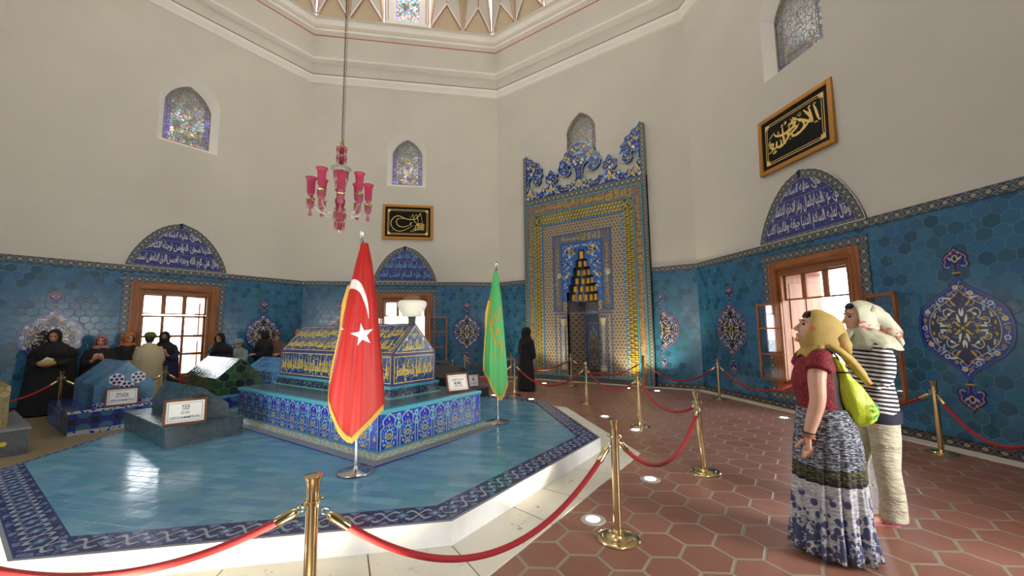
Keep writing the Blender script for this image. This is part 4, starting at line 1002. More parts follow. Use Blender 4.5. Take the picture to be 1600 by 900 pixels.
# golden stalactite hood
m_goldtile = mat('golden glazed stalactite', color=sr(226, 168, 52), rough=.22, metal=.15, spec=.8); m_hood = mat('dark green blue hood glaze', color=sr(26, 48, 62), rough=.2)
tiers = MB(); cells = MB()
for i in range(6):
    n_ = i + 1; W_ = X(hw[i]) - .008; dep = .03 + .085 * i; zt1, zb1 = Z(stepz[i]) - .015, Z(stepz[i + 1]) - .015
    def at_(x): return OFF - dep * sqrt(max(0, 1 - (x / (W_ * 1.02)) ** 2)) - .015
    xs = [-W_ + 2 * W_ * q / 16 for q in range(17)]
    up_ = [(x, zt1 + .02, at_(x) + .02) for x in xs]; lo_ = [(x, zb1, at_(x)) for x in xs]
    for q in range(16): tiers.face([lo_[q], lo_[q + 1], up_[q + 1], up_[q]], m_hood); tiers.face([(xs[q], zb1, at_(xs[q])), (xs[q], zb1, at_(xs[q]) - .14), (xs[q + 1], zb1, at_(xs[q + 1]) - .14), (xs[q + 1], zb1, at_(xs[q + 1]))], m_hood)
    for c in range(n_):
        x = (-n_ / 2 + .5 + c) * 2 * W_ / n_; y0, y1 = zb1 + .03, zt1 - .045; zz = at_(x) + .012; r = W_ / n_ * .66
        # concave golden cell: half pipe with pointed head
        P_ = []
        for q in range(9):
            a = pi * q / 8; P_.append((x - r * cos(a), zz + r * .55 * sin(a)))
        for q in range(8):
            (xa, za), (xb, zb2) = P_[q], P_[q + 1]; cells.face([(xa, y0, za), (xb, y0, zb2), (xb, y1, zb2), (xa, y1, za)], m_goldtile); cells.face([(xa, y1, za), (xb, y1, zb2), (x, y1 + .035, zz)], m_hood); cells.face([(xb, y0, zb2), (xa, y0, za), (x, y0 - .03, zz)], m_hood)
tiers.build('hood_tier', parent=mh); cells.build('stalactite_cell', parent=mh, smooth=False)
# niche body
mb = MB(); ND = .62; zc_ = Z(2.33)
niche = [(-NW, OFF), (-NW, -.12), (-.26, -ND), (.26, -ND), (NW, -.12), (NW, OFF)]
for i in range(5):
    a, b = niche[i], niche[i + 1]; L = hypot(a[0] - b[0], a[1] - b[1]) / .22
    mb.face([(a[0], NB, a[1]), (b[0], NB, b[1]), (b[0], zc_, b[1]), (a[0], zc_, a[1])], m_latt); mb.face([(a[0], Z(2.06), a[1]), (b[0], Z(2.06), b[1]), (b[0] * .985, Z(2.3), b[1] + .01), (a[0] * .985, Z(2.3), a[1] + .01)], m_kuf, [(0, 0), (L, 0), (L, 1), (0, 1)])
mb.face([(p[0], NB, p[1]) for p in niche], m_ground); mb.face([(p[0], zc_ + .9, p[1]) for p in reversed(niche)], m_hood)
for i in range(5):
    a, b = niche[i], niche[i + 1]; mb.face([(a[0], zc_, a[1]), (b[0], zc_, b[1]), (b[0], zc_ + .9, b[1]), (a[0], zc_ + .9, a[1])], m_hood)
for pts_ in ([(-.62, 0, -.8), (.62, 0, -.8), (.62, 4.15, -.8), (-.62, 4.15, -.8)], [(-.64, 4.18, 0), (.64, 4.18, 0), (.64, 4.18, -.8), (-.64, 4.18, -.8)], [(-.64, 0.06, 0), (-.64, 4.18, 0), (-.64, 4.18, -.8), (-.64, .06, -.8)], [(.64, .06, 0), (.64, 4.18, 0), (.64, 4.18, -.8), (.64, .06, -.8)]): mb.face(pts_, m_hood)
mb.build('niche', parent=mh)
mb = MB(); zz = -ND + .015                                                     # blind arch on the back of the niche
mb.poly([(-.25, Z(.5)), (.25, Z(.5)), (.25, Z(2.0)), (-.25, Z(2.0))], m_navy, zz)
mb.line([(-.24, Z(.5)), (-.24, Z(1.98)), (.24, Z(1.98)), (.24, Z(.5))], .025, m_midblue, zz + .004); mb.line([(-.24, Z(1.75)), (.24, Z(1.75))], .02, m_midblue, zz + .005)
ar = smoothpts([(-.19, Z(.52)), (-.19, Z(1.2)), (-.17, Z(1.32)), (-.12, Z(1.38)), (-.11, Z(1.5)), (-.04, Z(1.56)), (0, Z(1.66)), (.04, Z(1.56)), (.11, Z(1.5)), (.12, Z(1.38)), (.17, Z(1.32)), (.19, Z(1.2)), (.19, Z(.52))], 3); mb.poly(ar, m_ground, zz + .002); mb.line(ar, .018, m_turq_line, zz + .006)
rnd = random.Random(3)
for s in (1, -1):
    mb.M = Matrix.Diagonal((s, 1, 1, 1)); rnd = random.Random(3)
    for i in range(60):
        x, y = rnd.uniform(.01, .17), rnd.uniform(Z(.55), Z(1.55)); 
        if inside((x, y), ar): mb.leaf(x, y, rnd.uniform(0, 6), .06, .013, rnd.choice([m_olive, m_cream, m_yellow, m_pink, m_midblue]), zz + .004 + i * .00002)
mb.M = Matrix.Identity(4); mb.build('niche_arch_panel', parent=mh)
mb = MB()                                                                     # niche frame and engaged columns
for s in (-1, 1):
    for xo, wd, m_ in ((.765, .02, m_midblue), (.70, .012, m_cream), (.64, .016, m_midblue)): mb.box((s * X(xo) - wd / 2, NB + .02, OFF), (s * X(xo) + wd / 2, Z(2.0) - (.765 - xo) * 1.2, OFF + .028), m_, .003)
for xo, zz_ in ((.765, 2.0), (.64, 1.89)):
    for s in (-1, 1): mb.box((s * NW, Z(zz_) - .02, OFF), (s * X(xo), Z(zz_), OFF + .028), m_midblue)
mb.box((-X(.765), Z(1.985), OFF), (X(.765), Z(2.0), OFF + .026), m_midblue); mb.build('niche_frame', parent=mh)
m_col = mat('pale glazed column', fn=lambda: (lambda c: cmix(flt(voro(vec(c[0], c[1], c[2]), 26)[0], .35), sr(150, 156, 168), sr(104, 116, 150)))(coords()), rough=.28)
for s in (-1, 1):
    xc = s * X(.53); col = MB(); col.lathe([(.052, -.0), (.052, 1.12)], (0, 0, 0), m_col, 14); o_ = col.build('column_shaft', parent=mh, matrix=Matrix.Translation((xc, Z(.72), OFF + .03)) @ Matrix.Rotation(-pi / 2, 4, 'X'), smooth='auto')
    cp = MB(); cp.lathe([(.052, 0), (.06, .02), (.055, .05), (.075, .12), (.10, .19), (.105, .22), (.09, .225)], (0, 0, 0), m_cream, 12, mod=lambda a, i: 1 + .06 * cos(8 * a)); cp.build('column_capital', parent=mh, matrix=Matrix.Translation((xc, Z(.72) + 1.12, OFF + .03)) @ Matrix.Rotation(-pi / 2, 4, 'X'))
    bs = MB(); bs.lathe([(.10, -.16), (.10, -.10), (.075, -.06), (.085, -.03), (.055, .0)], (0, 0, 0), m_cream, 12); bs.build('column_base', parent=mh, matrix=Matrix.Translation((xc, Z(.72), OFF + .03)) @ Matrix.Rotation(-pi / 2, 4, 'X'))
# crest
CR = [(0, 6.49), (.10, 6.45), (.20, 6.44), (.27, 6.33), (.40, 6.26), (.43, 6.14), (.55, 6.07), (.56, 5.96), (.61, 5.88), (.58, 5.77), (.49, 5.68), (.36, 5.64), (.27, 5.68), (.235, 5.76), (.30, 5.80), (.34, 5.86), (.28, 5.92), (.18, 5.88), (.12, 5.78), (.085, 5.62), (.10, 5.50), (.20, 5.46), (.25, 5.38), (.34, 5.42), (.40, 5.34), (.50, 5.38), (.55, 5.46), (.66, 5.44), (.74, 5.48), (.77, 5.56), (.70, 5.55), (.64, 5.62), (.67, 5.70), (.64, 5.78), (.72, 5.78), (.76, 5.86), (.83, 5.93), (.90, 5.86), (.93, 5.78), (1.01, 5.78), (.98, 5.70), (1.01, 5.62), (.95, 5.55), (.88, 5.56), (.91, 5.48), (1.0, 5.44), (1.10, 5.46), (1.14, 5.38), (1.24, 5.34), (1.30, 5.42), (1.40, 5.40), (1.46, 5.50), (1.55, 5.60), (1.57, 5.74), (1.52, 5.84), (1.42, 5.86), (1.37, 5.78), (1.42, 5.72), (1.36, 5.62), (1.24, 5.60), (1.16, 5.68), (1.18, 5.78), (1.10, 5.86), (1.15, 5.96), (1.12, 6.05), (1.23, 6.12), (1.25, 6.24), (1.37, 6.28), (1.44, 6.38), (1.55, 6.42), (1.64, 6.54), (1.64, 5.2)]
half = [(X(a), Z(b)) for a, b in CR]
crest = half + [(-x, y) for x, y in reversed(half[1:])]
cm = MB(); cm.prism([(x, y) for x, y in reversed(crest)], .0, OFF, m_cobalt, m_navy)
cm.line(half[:-1], .022, m_sky, OFF + .004); cm.line([(-x, y) for x, y in half[:-1]], .022, m_sky, OFF + .004)
for s in (1, -1):
    cm.M = Matrix.Diagonal((s, 1, 1, 1)); rnd = random.Random(21); k_ = 0
    pts_ = []
    for i in range(2600):
        x, y = rnd.uniform(.0, X(1.62)), rnd.uniform(Z(5.2), Z(6.5)); r = rnd.uniform(.025, .06)
        if not all(inside((x + r * 1.15 * cos(a * .785), y + r * 1.15 * sin(a * .785)), crest) for a in range(8)): continue
        if any(hypot(x - a, y - b) < (r + c) * .72 for a, b, c in pts_): continue
        pts_.append((x, y, r)); k_ += 1
        m_ = rnd.choice([m_midblue, m_midblue, m_olive, m_yellow, m_white, m_sky, m_olive])
        if r > .042: cm.disc(x, y, r, m_, OFF + .003, 9); cm.leaf(x - r * .5, y - r * .3, rnd.uniform(0, 6), r * 1.1, r * .3, m_white if m_ != m_white else m_cobalt, OFF + .0045)
        else: cm.leaf(x - r, y, rnd.uniform(-.8, .8), r * 2, r * .6, m_, OFF + .0035)
    for bx in (.001, .83, 1.5):
        cm.line(smoothpts([(X(max(0, bx - .25)), Z(5.22)), (X(max(0.02, bx - .08)), Z(5.34)), (X(bx), Z(5.5))], 4), .018, m_white, OFF + .006); cm.line(smoothpts([(X(bx + .25) if bx < 1.4 else X(1.63), Z(5.22)), (X(bx + .08), Z(5.34)), (X(bx), Z(5.5))], 4), .018, m_white, OFF + .006)
        cm.leaf(X(bx), Z(5.26), pi / 2, .34, .075, m_yellow, OFF + .0055)
cm.M = Matrix.Identity(4); cm.build('carved_crest', parent=mh)
# ------------------------------------------------------------------ tombs
def tomb(name, x0, x1, y0, y1, z0, zb, bx0, bx1, by0, by1, ze, zr, label, m_base, m_body, ridge_x=None, slab=None, cat='sarcophagus', ypk=None, capm=None, group='tiled sarcophagi of the west side'):
    """axis along X, end gable at the high x side"""
    e_ = empty(name, ((x0 + x1) / 2, (y0 + y1) / 2, z0), label=label, cat=cat, group=group); M = Matrix.Translation((-(x0 + x1) / 2, -(y0 + y1) / 2, -z0))
    mb = MB(); mb.M = M; mb.box((x0, y0, z0), (x1, y1, zb - .03), m_base); mb.build('base', parent=e_)
    mb = MB(); mb.M = M; mb.box((x0 - .01, y0 - .015, zb - .03), (x1 + .015, y1 + .015, zb), slab or m_base, .008); mb.build('base_slab', parent=e_)
    ypk = ypk if ypk is not None else (by0 + by1) / 2
    mb = MB(); mb.M = M
    P_ = [(by0, zb), (by1, zb), (by1, ze), (ypk, zr), (by0, ze)]
    T = lambda x: [(x, a, b) for a, b in P_]
    a, b = T(bx0), T(bx1)
    mb.face(b, m_body); mb.face(list(reversed(a)), m_body)
    for i in range(5): j = (i + 1) % 5; mb.face([a[i], a[j], b[j], b[i]], m_body)
    o = mb.build('prism_body', parent=e_); bv = o.modifiers.new('b', 'BEVEL'); bv.width = .008; bv.segments = 2
    return e_, M
def fn_tileobj(a, b, c, grout, wd=.17, rough=.15, bs=.3):
    def fn():
        x, y, z = coords(); geo = NT.nodes.new('ShaderNodeNewGeometry'); s = NT.nodes.new('ShaderNodeSeparateXYZ'); tcn = NT.nodes.new('ShaderNodeTexCoord'); NT.links.new(tcn.outputs['Normal'], s.inputs[0]); NT.nodes.remove(geo)
        f = fgt(fabs(E(s.outputs[0])), .6)                       # end faces map y/z, long faces x/z
        u = fmix(f, x, y); idv, ed = hexgrid(u, z * 1.1, wd); r = white(idv)
        col = cmix(r, a, b); col = cmix(fgt(r, .75), col, c); col = cmix(smooth(ed, .07, .03), col, grout); v = vec(x, y, z)
        return dict(color=col, rough=noise(v, 6, 3) * .2 + rough - .08, bump=(r * 1.0 + smooth(ed, 0, .1) + noise(v, 8, 3), bs, .01))
    return fn
m_bluehex = mat('light blue hexagon tiles', fn=fn_tileobj(sr(74, 120, 154), sr(84, 130, 164), sr(70, 114, 150), sr(100, 140, 166), .20, .2))
m_greenhex = mat('bottle green hexagon tiles', fn=fn_tileobj(sr(28, 52, 38), sr(52, 84, 40), sr(18, 34, 28), sr(90, 110, 90), .18, .16))
m_azhex = mat('azure hexagon tiles', fn=fn_tileobj(sr(66, 124, 176), sr(84, 146, 196), sr(58, 112, 168), sr(150, 186, 206), .15, .16, .5))
m_oldhex = mat('amber patterned tiles', fn=fn_tileobj(sr(120, 104, 44), sr(92, 84, 44), sr(140, 120, 60), sr(60, 60, 60), .09, .3))
def fn_star():
    x, y, z = coords(); s = NT.nodes.new('ShaderNodeSeparateXYZ'); tcn = NT.nodes.new('ShaderNodeTexCoord'); NT.links.new(tcn.outputs['Normal'], s.inputs[0]); f = fgt(fabs(E(s.outputs[0])), .6)
    u = fmix(f, x, y); p = .26; a = fmod(u, p) - p / 2; b = fmod(z + .05, p) - p / 2; a2 = fmod(u + p / 2, p) - p / 2; b2 = fmod(z + .05 + p / 2, p) - p / 2
    r1 = fmax(fabs(a), fabs(b)); d1 = fabs(a) + fabs(b); octa_ = fmax(r1, d1 * .7071)
    c = cmix(flt(octa_, .086), sr(34, 46, 128), sr(62, 110, 142)); sq = fmax(fabs(a2), fabs(b2)); c = cmix(flt(sq, .042), c, sr(26, 26, 44))
    return dict(color=c, rough=noise(vec(x, y, z), 5) * .2 + .2)
m_starbase = mat('blue star and octagon tiles', fn=fn_star)
m_whiteblue = mat('white tile with cobalt sprigs', fn=lambda: (lambda c: cmix(flt(voro(vec(c[0], c[1], c[2]), 24)[0], .42), sr(176, 184, 196), sr(36, 52, 170)))(coords()), rough=.25)
def fn_stone(a, b, ro=.3):
    def fn():
        x, y, z = coords(); v = vec(x, y, z); n = noise(v, 7, 6, .7); n2 = noise(v, 40, 3, .6)
        return dict(color=cmix(smooth(n2, .55, .7) * .5 + n * .3, a, b), rough=n * .3 + ro, bump=(n + n2 * .5, .4, .01))
    return fn
m_greentile = mat('weathered dark green glaze', fn=fn_stone(sr(38, 58, 66), sr(92, 112, 118), .12))
m_greystone = mat('pale grey worn stone', fn=fn_stone(sr(96, 100, 104), sr(140, 144, 146), .3))
m_drab = mat('dark grey plastered block', fn=fn_stone(sr(50, 56, 60), sr(92, 96, 98), .35))
m_blackcloth = mat('matt black covered box', color=sr(30, 30, 32), rough=.45)

# blue tomb with hexagon rosettes on the gable
t, M = tomb('sarcophagus', -6.05, -4.07, -2.17, -1.05, 0, .37, -5.9, -4.24, -1.89, -1.14, .73, 1.09, 'light blue tiled sarcophagus with white hexagon rosettes on its gable, on a star tiled base', m_starbase, m_bluehex, slab=mat('dark cobalt slab tiles', color=sr(34, 50, 110), rough=.12), ypk=-1.5)
mb = MB(); mb.M = M @ Matrix(((0, 0, 1, -4.236), (1, 0, 0, 0), (0, 1, 0, 0), (0, 0, 0, 1)))
for cx, cy in ((-1.63, .80), (-1.36, .815), (-1.50, .665)):
    mb.poly([(cx + .105 * cos(pi / 6 + i * pi / 3), cy + .105 * sin(pi / 6 + i * pi / 3)) for i in range(6)], m_white, .003)
    for q in range(7):
        a = q * pi / 3; r = .062 if q < 6 else 0; mb.poly([(cx + r * cos(a) + .025 * cos(pi / 6 + i * pi / 3), cy + r * sin(a) + .025 * sin(pi / 6 + i * pi / 3)) for i in range(6)], m_cobalt, .005)
mb.build('hexagon_rosette', parent=t)
mb = MB(); mb.M = M; mb.box((-4.24, -1.89, .372), (-4.225, -1.14, .44), m_whiteblue); mb.box((-4.072, -2.17, 0.0), (-4.055, -1.05, .07), m_whiteblue); mb.box((-4.06, -2.19, .335), (-4.045, -1.03, .373), m_whiteblue); mb.build('sprig_border', parent=t)
# bottle green tomb
t, M = tomb('sarcophagus', -5.72, -3.72, -.40, .58, 0, .37, -5.6, -3.9, -.31, .50, .69, 1.05, 'bottle green hexagon tiled sarcophagus with a glaring white lit roof slope', m_starbase, m_greenhex, slab=m_azhex, ypk=.08)
# azure tomb
t, M = tomb('sarcophagus', -6.1, -3.6, .64, 1.75, 0, .42, -5.35, -3.7, .72, 1.62, .72, .985, 'azure blue hexagon tiled sarcophagus behind the left end of the inscribed one', m_starbase, m_azhex, slab=m_azhex, ypk=1.1)
# amber tomb cut by the frame edge
t, M = tomb('sarcophagus', -5.1, -3.23, -3.7, -2.62, 0, .35, -5.0, -3.45, -3.5, -2.80, .88, 1.12, 'amber tiled sarcophagus on a pale grey block, cut by the left picture edge', m_drab, m_oldhex, slab=m_greystone, ypk=-3.1)
mb = MB(); mb.M = M @ Matrix(((0, 0, 1, -3.226), (1, 0, 0, 0), (0, 1, 0, 0), (0, 0, 0, 1))); mb.disc(-2.83, .17, .03, m_yellow, .003, 14); mb.build('yellow_mark', parent=t)
# black box tomb
t, M = tomb('sarcophagus', -3.6, -.28, 2.55, 3.42, .0, .36, -3.3, -.62, 2.66, 3.2, .58, .80, 'black covered sarcophagus behind the right end of the inscribed one', m_blackcloth, m_blackcloth, slab=m_drab, ypk=3.0)
# small dark green tomb on the platform
t, M = tomb('sarcophagus', -2.95, -1.11, -1.75, -.91, PH, .435, -2.75, -1.24, -1.50, -1.05, .60, .845, 'small weathered dark green sarcophagus standing on the turquoise platform', m_greentile, m_greentile, ypk=-1.36, group='sarcophagi on the platform')

# the great inscribed sarcophagus
X0, X1, Y0, Y1, ZB = -2.19, 1.39, -.57, 1.13, .69
T0 = (( X0 + X1) / 2, (Y0 + Y1) / 2, PH)
gt = empty('inscribed_sarcophagus', T0, label='large sarcophagus covered in gold Arabic script on blue, on a tall panelled blue base', cat='sarcophagus', group='sarcophagi on the platform')
MG = Matrix.Translation((-T0[0], -T0[1], -T0[2]))
mb = MB(); mb.M = MG; mb.box((X0, Y0, PH), (X1, Y1, ZB - .05), m_cobalt); mb.build('base', parent=gt)
m_slabtop = mat('grey green speckled slab tiles', fn=lambda: (lambda c: cmix(flt(voro(vec(c[0], c[1], c[2]), 20)[0], .4), sr(66, 92, 108), sr(96, 112, 112)))(coords()), rough=.2)
mb = MB(); mb.M = MG; mb.box((X0 - .02, Y0 - .02, ZB - .05), (X1 + .02, Y1 + .02, ZB), m_turq_line, .012); mb.box((X0 + .05, Y0 + .05, ZB), (X1 - .05, Y1 - .05, ZB + .004), m_slabtop); mb.build('base_slab', parent=gt)
mb = MB(); mb.M = MG                                              # sloping skirting
zk0, zk1, so = PH + .012, PH + .075, .195
def rect(o, z): return [(X0 - o, Y0 - o, z), (X1 + o, Y0 - o, z), (X1 + o, Y1 + o, z), (X0 - o, Y1 + o, z)]
m_skirt = mat('yellow scroll skirting tile', fn=band_pat(sr(128, 148, 158), sr(206, 188, 104), sr(190, 180, 130), sr(110, 172, 188), sr(146, 158, 164), 1.5, .25))
r = [rect(so, PH), rect(so, zk0), rect(so * .62, zk0 + .022), rect(.04, zk1), rect(0, zk1 + .012)]
for q, m_ in enumerate((m_cobalt, m_grey, m_skirt, m_turq_line)):
    for i in range(4):
        j = (i + 1) % 4; a, b, c, d = r[q][i], r[q][j], r[q + 1][j], r[q + 1][i]; L = (Vector(a) - Vector(b)).length / .13
        mb.face([a, b, c, d], m_, [(0, 0), (L, 0), (L - .8, 1), (.8, 1)])
mb.build('skirting', parent=gt)
# arched tile panels around the base
panel_y0, panel_h = zk1 + .01, ZB - .05 - zk1 - .012
def panel(mb, w_, h_):
    n_ = w_ / 2
    ogee = [(n_ * .86, 0), (n_ * .86, h_ * .50), (n_ * .80, h_ * .56), (n_ * .58, h_ * .62), (n_ * .56, h_ * .70), (n_ * .66, h_ * .76), (n_ * .60, h_ * .84), (n_ * .30, h_ * .93), (0, h_ * 1.0)]
    o = smoothpts(ogee, 3)[3 * 1:]; o = [(n_ * .86, 0)] + o
    mb.poly([(-n_, 0), (n_, 0), (n_, h_), (-n_, h_)], m_pan_bg, .002)
    m2 = m_pan_in; mb.poly(o + [(-x, y) for x, y in reversed(o[:-1])], m2, .003)
    for s in (-1, 1):
        mb.line([(s * x, y) for x, y in o], .014, m_sky2, .0045); mb.line([(s * x * .93, y * .985) for x, y in o], .004, m_pink, .005)
        if s == 1: mb.disc(s * n_, h_ * .86, .03, m_sky, .0046, 8, ry=.042); mb.disc(s * n_, h_ * .86, .013, m_midblue, .005, 6, ry=.02); mb.disc(s * n_, h_ * .62, .026, m_sky2, .0046, 8, ry=.045); mb.flower(s * n_, h_ * .62, .014, m_midblue, .005, 4)
        for q, (x, y) in enumerate(((.5, .12), (.62, .26), (.5, .42), (.45, .55), (.3, .66), (.22, .10))): mb.flower(s * n_ * x, h_ * y, .017 if q < 2 else .012, m_white if q < 2 else m_sky, .0046, 6, .6, m_cobalt)
        mb.line(smoothpts([(0, h_ * .06), (s * n_ * .6, h_ * .2), (s * n_ * .66, h_ * .4), (s * n_ * .3, h_ * .6), (0, h_ * .62)], 4), .0035, m_sky, .0042)
    mb.poly([(.058 * (1 + .16 * cos(12 * a)) * cos(a), h_ * .34 + .085 * (1 + .12 * cos(12 * a)) * sin(a)) for a in [i * pi / 24 for i in range(48)]], m_sky, .0047)
    mb.disc(0, h_ * .34, .04, m_cobalt, .0052, 14, ry=.062); mb.flower(0, h_ * .34, .046, m_yellow, .0056, 9, .62, m_midblue); mb.flower(0, h_ * .66, .028, m_yellow, .0047, 6, .5, m_navy)
    mb.flower(0, h_ * .84, .018, m_yellow, .0047, 4, .4); mb.poly([(-.065, h_ * .02), (.065, h_ * .02), (.02, h_ * .085), (0, h_ * .12), (-.02, h_ * .085)], m_yellow, .0047)
m_sky2 = mat('pale turquoise glaze', color=sr(116, 176, 186), rough=.22)
def fn_pan(a, b):
    def fn():
        x, y, z = coords(); d, cc = voro(vec(x, y, z), 40); r, g, bb = sepc(cc); return cmix(flt(d, .3) * fgt(r, .5), a, b)
    return fn
m_pan_bg = mat('cobalt ground with pale sprigs', fn=fn_pan(sr(40, 62, 156), sr(136, 170, 200)), rough=.2); m_pan_in = mat('deep cobalt ground with blue buds', fn=fn_pan(sr(30, 48, 170), sr(108, 142, 214)), rough=.2)
pan = MB()
faces = [((X1, Y0), (X1, Y1), 6.5), ((X0, Y0), (X1, Y0), 13.5), ((X1, Y1), (X0, Y1), 13.5), ((X0, Y1), (X0, Y0), 6.5)]
pcount = 0
for (ax, ay), (bx, by), cnt in faces:
    d = Vector((bx - ax, by - ay, 0)); L = d.length; d.normalize(); nrm = Vector((d.y, -d.x, 0)); w_ = L / cnt
    if abs(nrm.x) > .5 and nrm.x > 0: start = 0
    n_full = int(cnt)
    for i in range(n_full + (1 if cnt % 1 else 0)):
        wi = w_ if i < n_full else w_ * (cnt % 1)
        mb = MB(); c = Vector((ax, ay, panel_y0)) + d * (w_ * i + wi / 2) + nrm * .003
        mb.M = Matrix(((1, 0, 0, 0), (0, 1, 0, 0), (0, 0, 1, 0), (0, 0, 0, 1)))
        if i < n_full: panel(mb, w_, panel_h)
        else: mb.poly([(-wi / 2, 0), (wi / 2, 0), (wi / 2, panel_h), (-wi / 2, panel_h)], m_pan_in, .002); mb.line([(wi / 2 - .01, 0), (wi / 2 - .01, panel_h)], .012, m_sky2, .0045); mb.flower(0, panel_h * .3, .03, m_yellow, .005, 7)
        mb.build('arched_tile_panel', parent=gt, matrix=MG @ Matrix(((d.x, 0, nrm.x, c.x), (d.y, 0, nrm.y, c.y), (0, 1, 0, c.z), (0, 0, 0, 1))))
# step and prism
SX0, SX1, SY0, SY1 = -2.12, .90, -.04, .80; ZS = .84
def fn_vine(bg, lf, fl, sc=16):
    def fn():
        x, y, z = coords(); v = vec(x, y, z); d, cc = voro(v, sc); r, g, b = sepc(cc); de, _ = voro(vec(x + .3, y, z), sc * .55, 'DISTANCE_TO_EDGE')
        c = cmix(flt(de, .035), bg, lf); c = cmix(flt(d, .34) * fgt(r, .62), c, fl); c = cmix(flt(d, .3) * flt(r, .3), c, lf); return dict(color=c, rough=noise(v, 6) * .2 + .15)
    return fn
m_vine = mat('blue ground with green vine scroll', fn=fn_vine(sr(34, 48, 120), sr(84, 128, 88), sr(120, 150, 170))); m_vine2 = mat('navy ground with green leaves', fn=fn_vine(sr(40, 50, 92), sr(96, 130, 88), sr(120, 140, 130), 22))
mb = MB(); mb.M = MG; mb.box((SX0 - .02, SY0 - .02, ZB + .004), (SX1 + .02, SY1 + .02, ZB + .016), m_sky2); mb.box((SX0, SY0, ZB + .016), (SX1, SY1, ZS), m_vine2); mb.box((SX0 - .005, SY0 - .005, ZS - .035), (SX1 + .005, SY1 + .005, ZS + .004), m_turq_line, .006); mb.build('plinth', parent=gt)
PX0, PX1, PY0, PY1, PE, PR = -2.09, .87, 0.0, .75, 1.245, 1.655; PYM = (PY0 + PY1) / 2
mb = MB(); mb.M = MG; P_ = [(PY0, ZS + .004), (PY1, ZS + .004), (PY1, PE), (PYM, PR), (PY0, PE)]; a = [(PX0, *p) for p in P_]; b = [(PX1, *p) for p in P_]
mb.face(b, m_vine); mb.face(list(reversed(a)), m_vine)
for i in range(5): j = (i + 1) % 5; mb.face([a[i], a[j], b[j], b[i]], m_vine)
mb.build('prism_body', parent=gt)
m_script = mat('gold yellow script glaze', color=sr(206, 184, 84), rough=.3)
m_purple = mat('violet blue edging glaze', color=sr(58, 52, 110), rough=.25)
TX = ['هذا المرقد المنور والمضجع المعطر', 'للسلطان السعيد الشهيد محمد', 'بن السلطان بايزيد بن مراد خان', 'توفي في جمادى الاولى سنة اربع', 'وعشرين وثمانمائة', 'غفر الله له ولوالديه']
def script_face(name, M_, w_, h_, rows, per, edges=True, clip=None, tri=False):
    mb = MB(); rnd = random.Random(len(name) + int(w_ * 100))
    if not tri:
        for wd, ins, m_ in ((.022, .011, m_purple), (.010, .032, m_script)): mb.line([(ins, ins), (w_ - ins, ins), (w_ - ins, h_ - ins), (ins, h_ - ins)], wd, m_, .003, closed=True)
        hh = (h_ - .09) / rows
        for r_ in range(rows):
            y = .045 + r_ * hh; n_ = per
            for i in range(n_):
                x = .05 + i * (w_ - .1) / n_; ww = (w_ - .1) / n_
                put_text(mb, TX[(i + r_ * 2) % len(TX)], x + .01, x + ww - .01, y + hh * .02, y + hh * .72, m_script, .0042, arab=True, offset=.03)
                k_ = max(3, int(ww / .085))
                for q in range(k_):
                    xx = x + ww * (q + rnd.uniform(.2, .8)) / k_; mb.line([(xx, y + hh * .22), (xx - .004, y + hh * .6), (xx + .006, y + hh * .95)], 0.014, m_script, .0046, taper=True)
                for q in range(k_ // 2):
                    xx = x + ww * (q + .5) / (k_ // 2); s_ = rnd.choice((-1, 1)); mb.line(smoothpts([(xx - s_ * .08, y + hh * .62), (xx, y + hh * .52), (xx + s_ * .08, y + hh * .66)], 4), .009, m_script, .005, taper=True)
    else:
        P3 = [(0, 0), (w_, 0), (w_ / 2, h_)]; c = (w_ / 2, h_ / 3)
        for sc, wd, m_ in ((.97, .022, m_purple), (.86, .010, m_script)): mb.line([(c[0] + (x - c[0]) * sc, c[1] + (y - c[1]) * sc) for x, y in P3], wd, m_, .003, closed=True)
        put_text(mb, 'الملك لله', w_ * .30, w_ * .70, h_ * .12, h_ * .46, m_script, .0042, arab=True, offset=.022); put_text(mb, 'محمد', w_ * .2, w_ * .44, h_ * .1, h_ * .3, m_script, .0044, arab=True, offset=.02); put_text(mb, 'هو', w_ * .44, w_ * .56, h_ * .5, h_ * .72, m_script, .0042, arab=True, offset=.02)
        for s in (-1, 1):
            for q in range(4): mb.disc(w_ / 2 + s * w_ * (.1 + .09 * q), h_ * (.62 - .15 * q), .018, [m_olive, m_white, m_leafgreen, m_sky][q], .0038, 8)
    mb.build(name, parent=gt, matrix=MG @ M_)
def fm(o, ex, ey): ex = Vector(ex).normalized(); ey = Vector(ey).normalized(); ez = ex.cross(ey); return Matrix(((ex.x, ey.x, ez.x, o[0]), (ex.y, ey.y, ez.y, o[1]), (ex.z, ey.z, ez.z, o[2]), (0, 0, 0, 1)))
hh_ = PE - ZS - .004; sl = hypot(PR - PE, PYM - PY0)
script_face('script_end', fm((PX1, PY0, ZS + .004), (0, 1, 0), (0, 0, 1)), PY1 - PY0, hh_, 1, 1)
script_face('script_gable', fm((PX1, PY0, PE), (0, 1, 0), (0, 0, 1)), PY1 - PY0, PR - PE, 1, 1, tri=True)
script_face('script_side', fm((PX0, PY0, ZS + .004), (1, 0, 0), (0, 0, 1)), PX1 - PX0, hh_, 1, 4)
script_face('script_slope', fm((PX0, PY0, PE), (1, 0, 0), (0, PYM - PY0, PR - PE)), PX1 - PX0, sl, 2, 3)
script_face('script_slope', fm((PX1, PY1, PE), (-1, 0, 0), (0, PYM - PY1, PR - PE)), PX1 - PX0, sl, 2, 3)
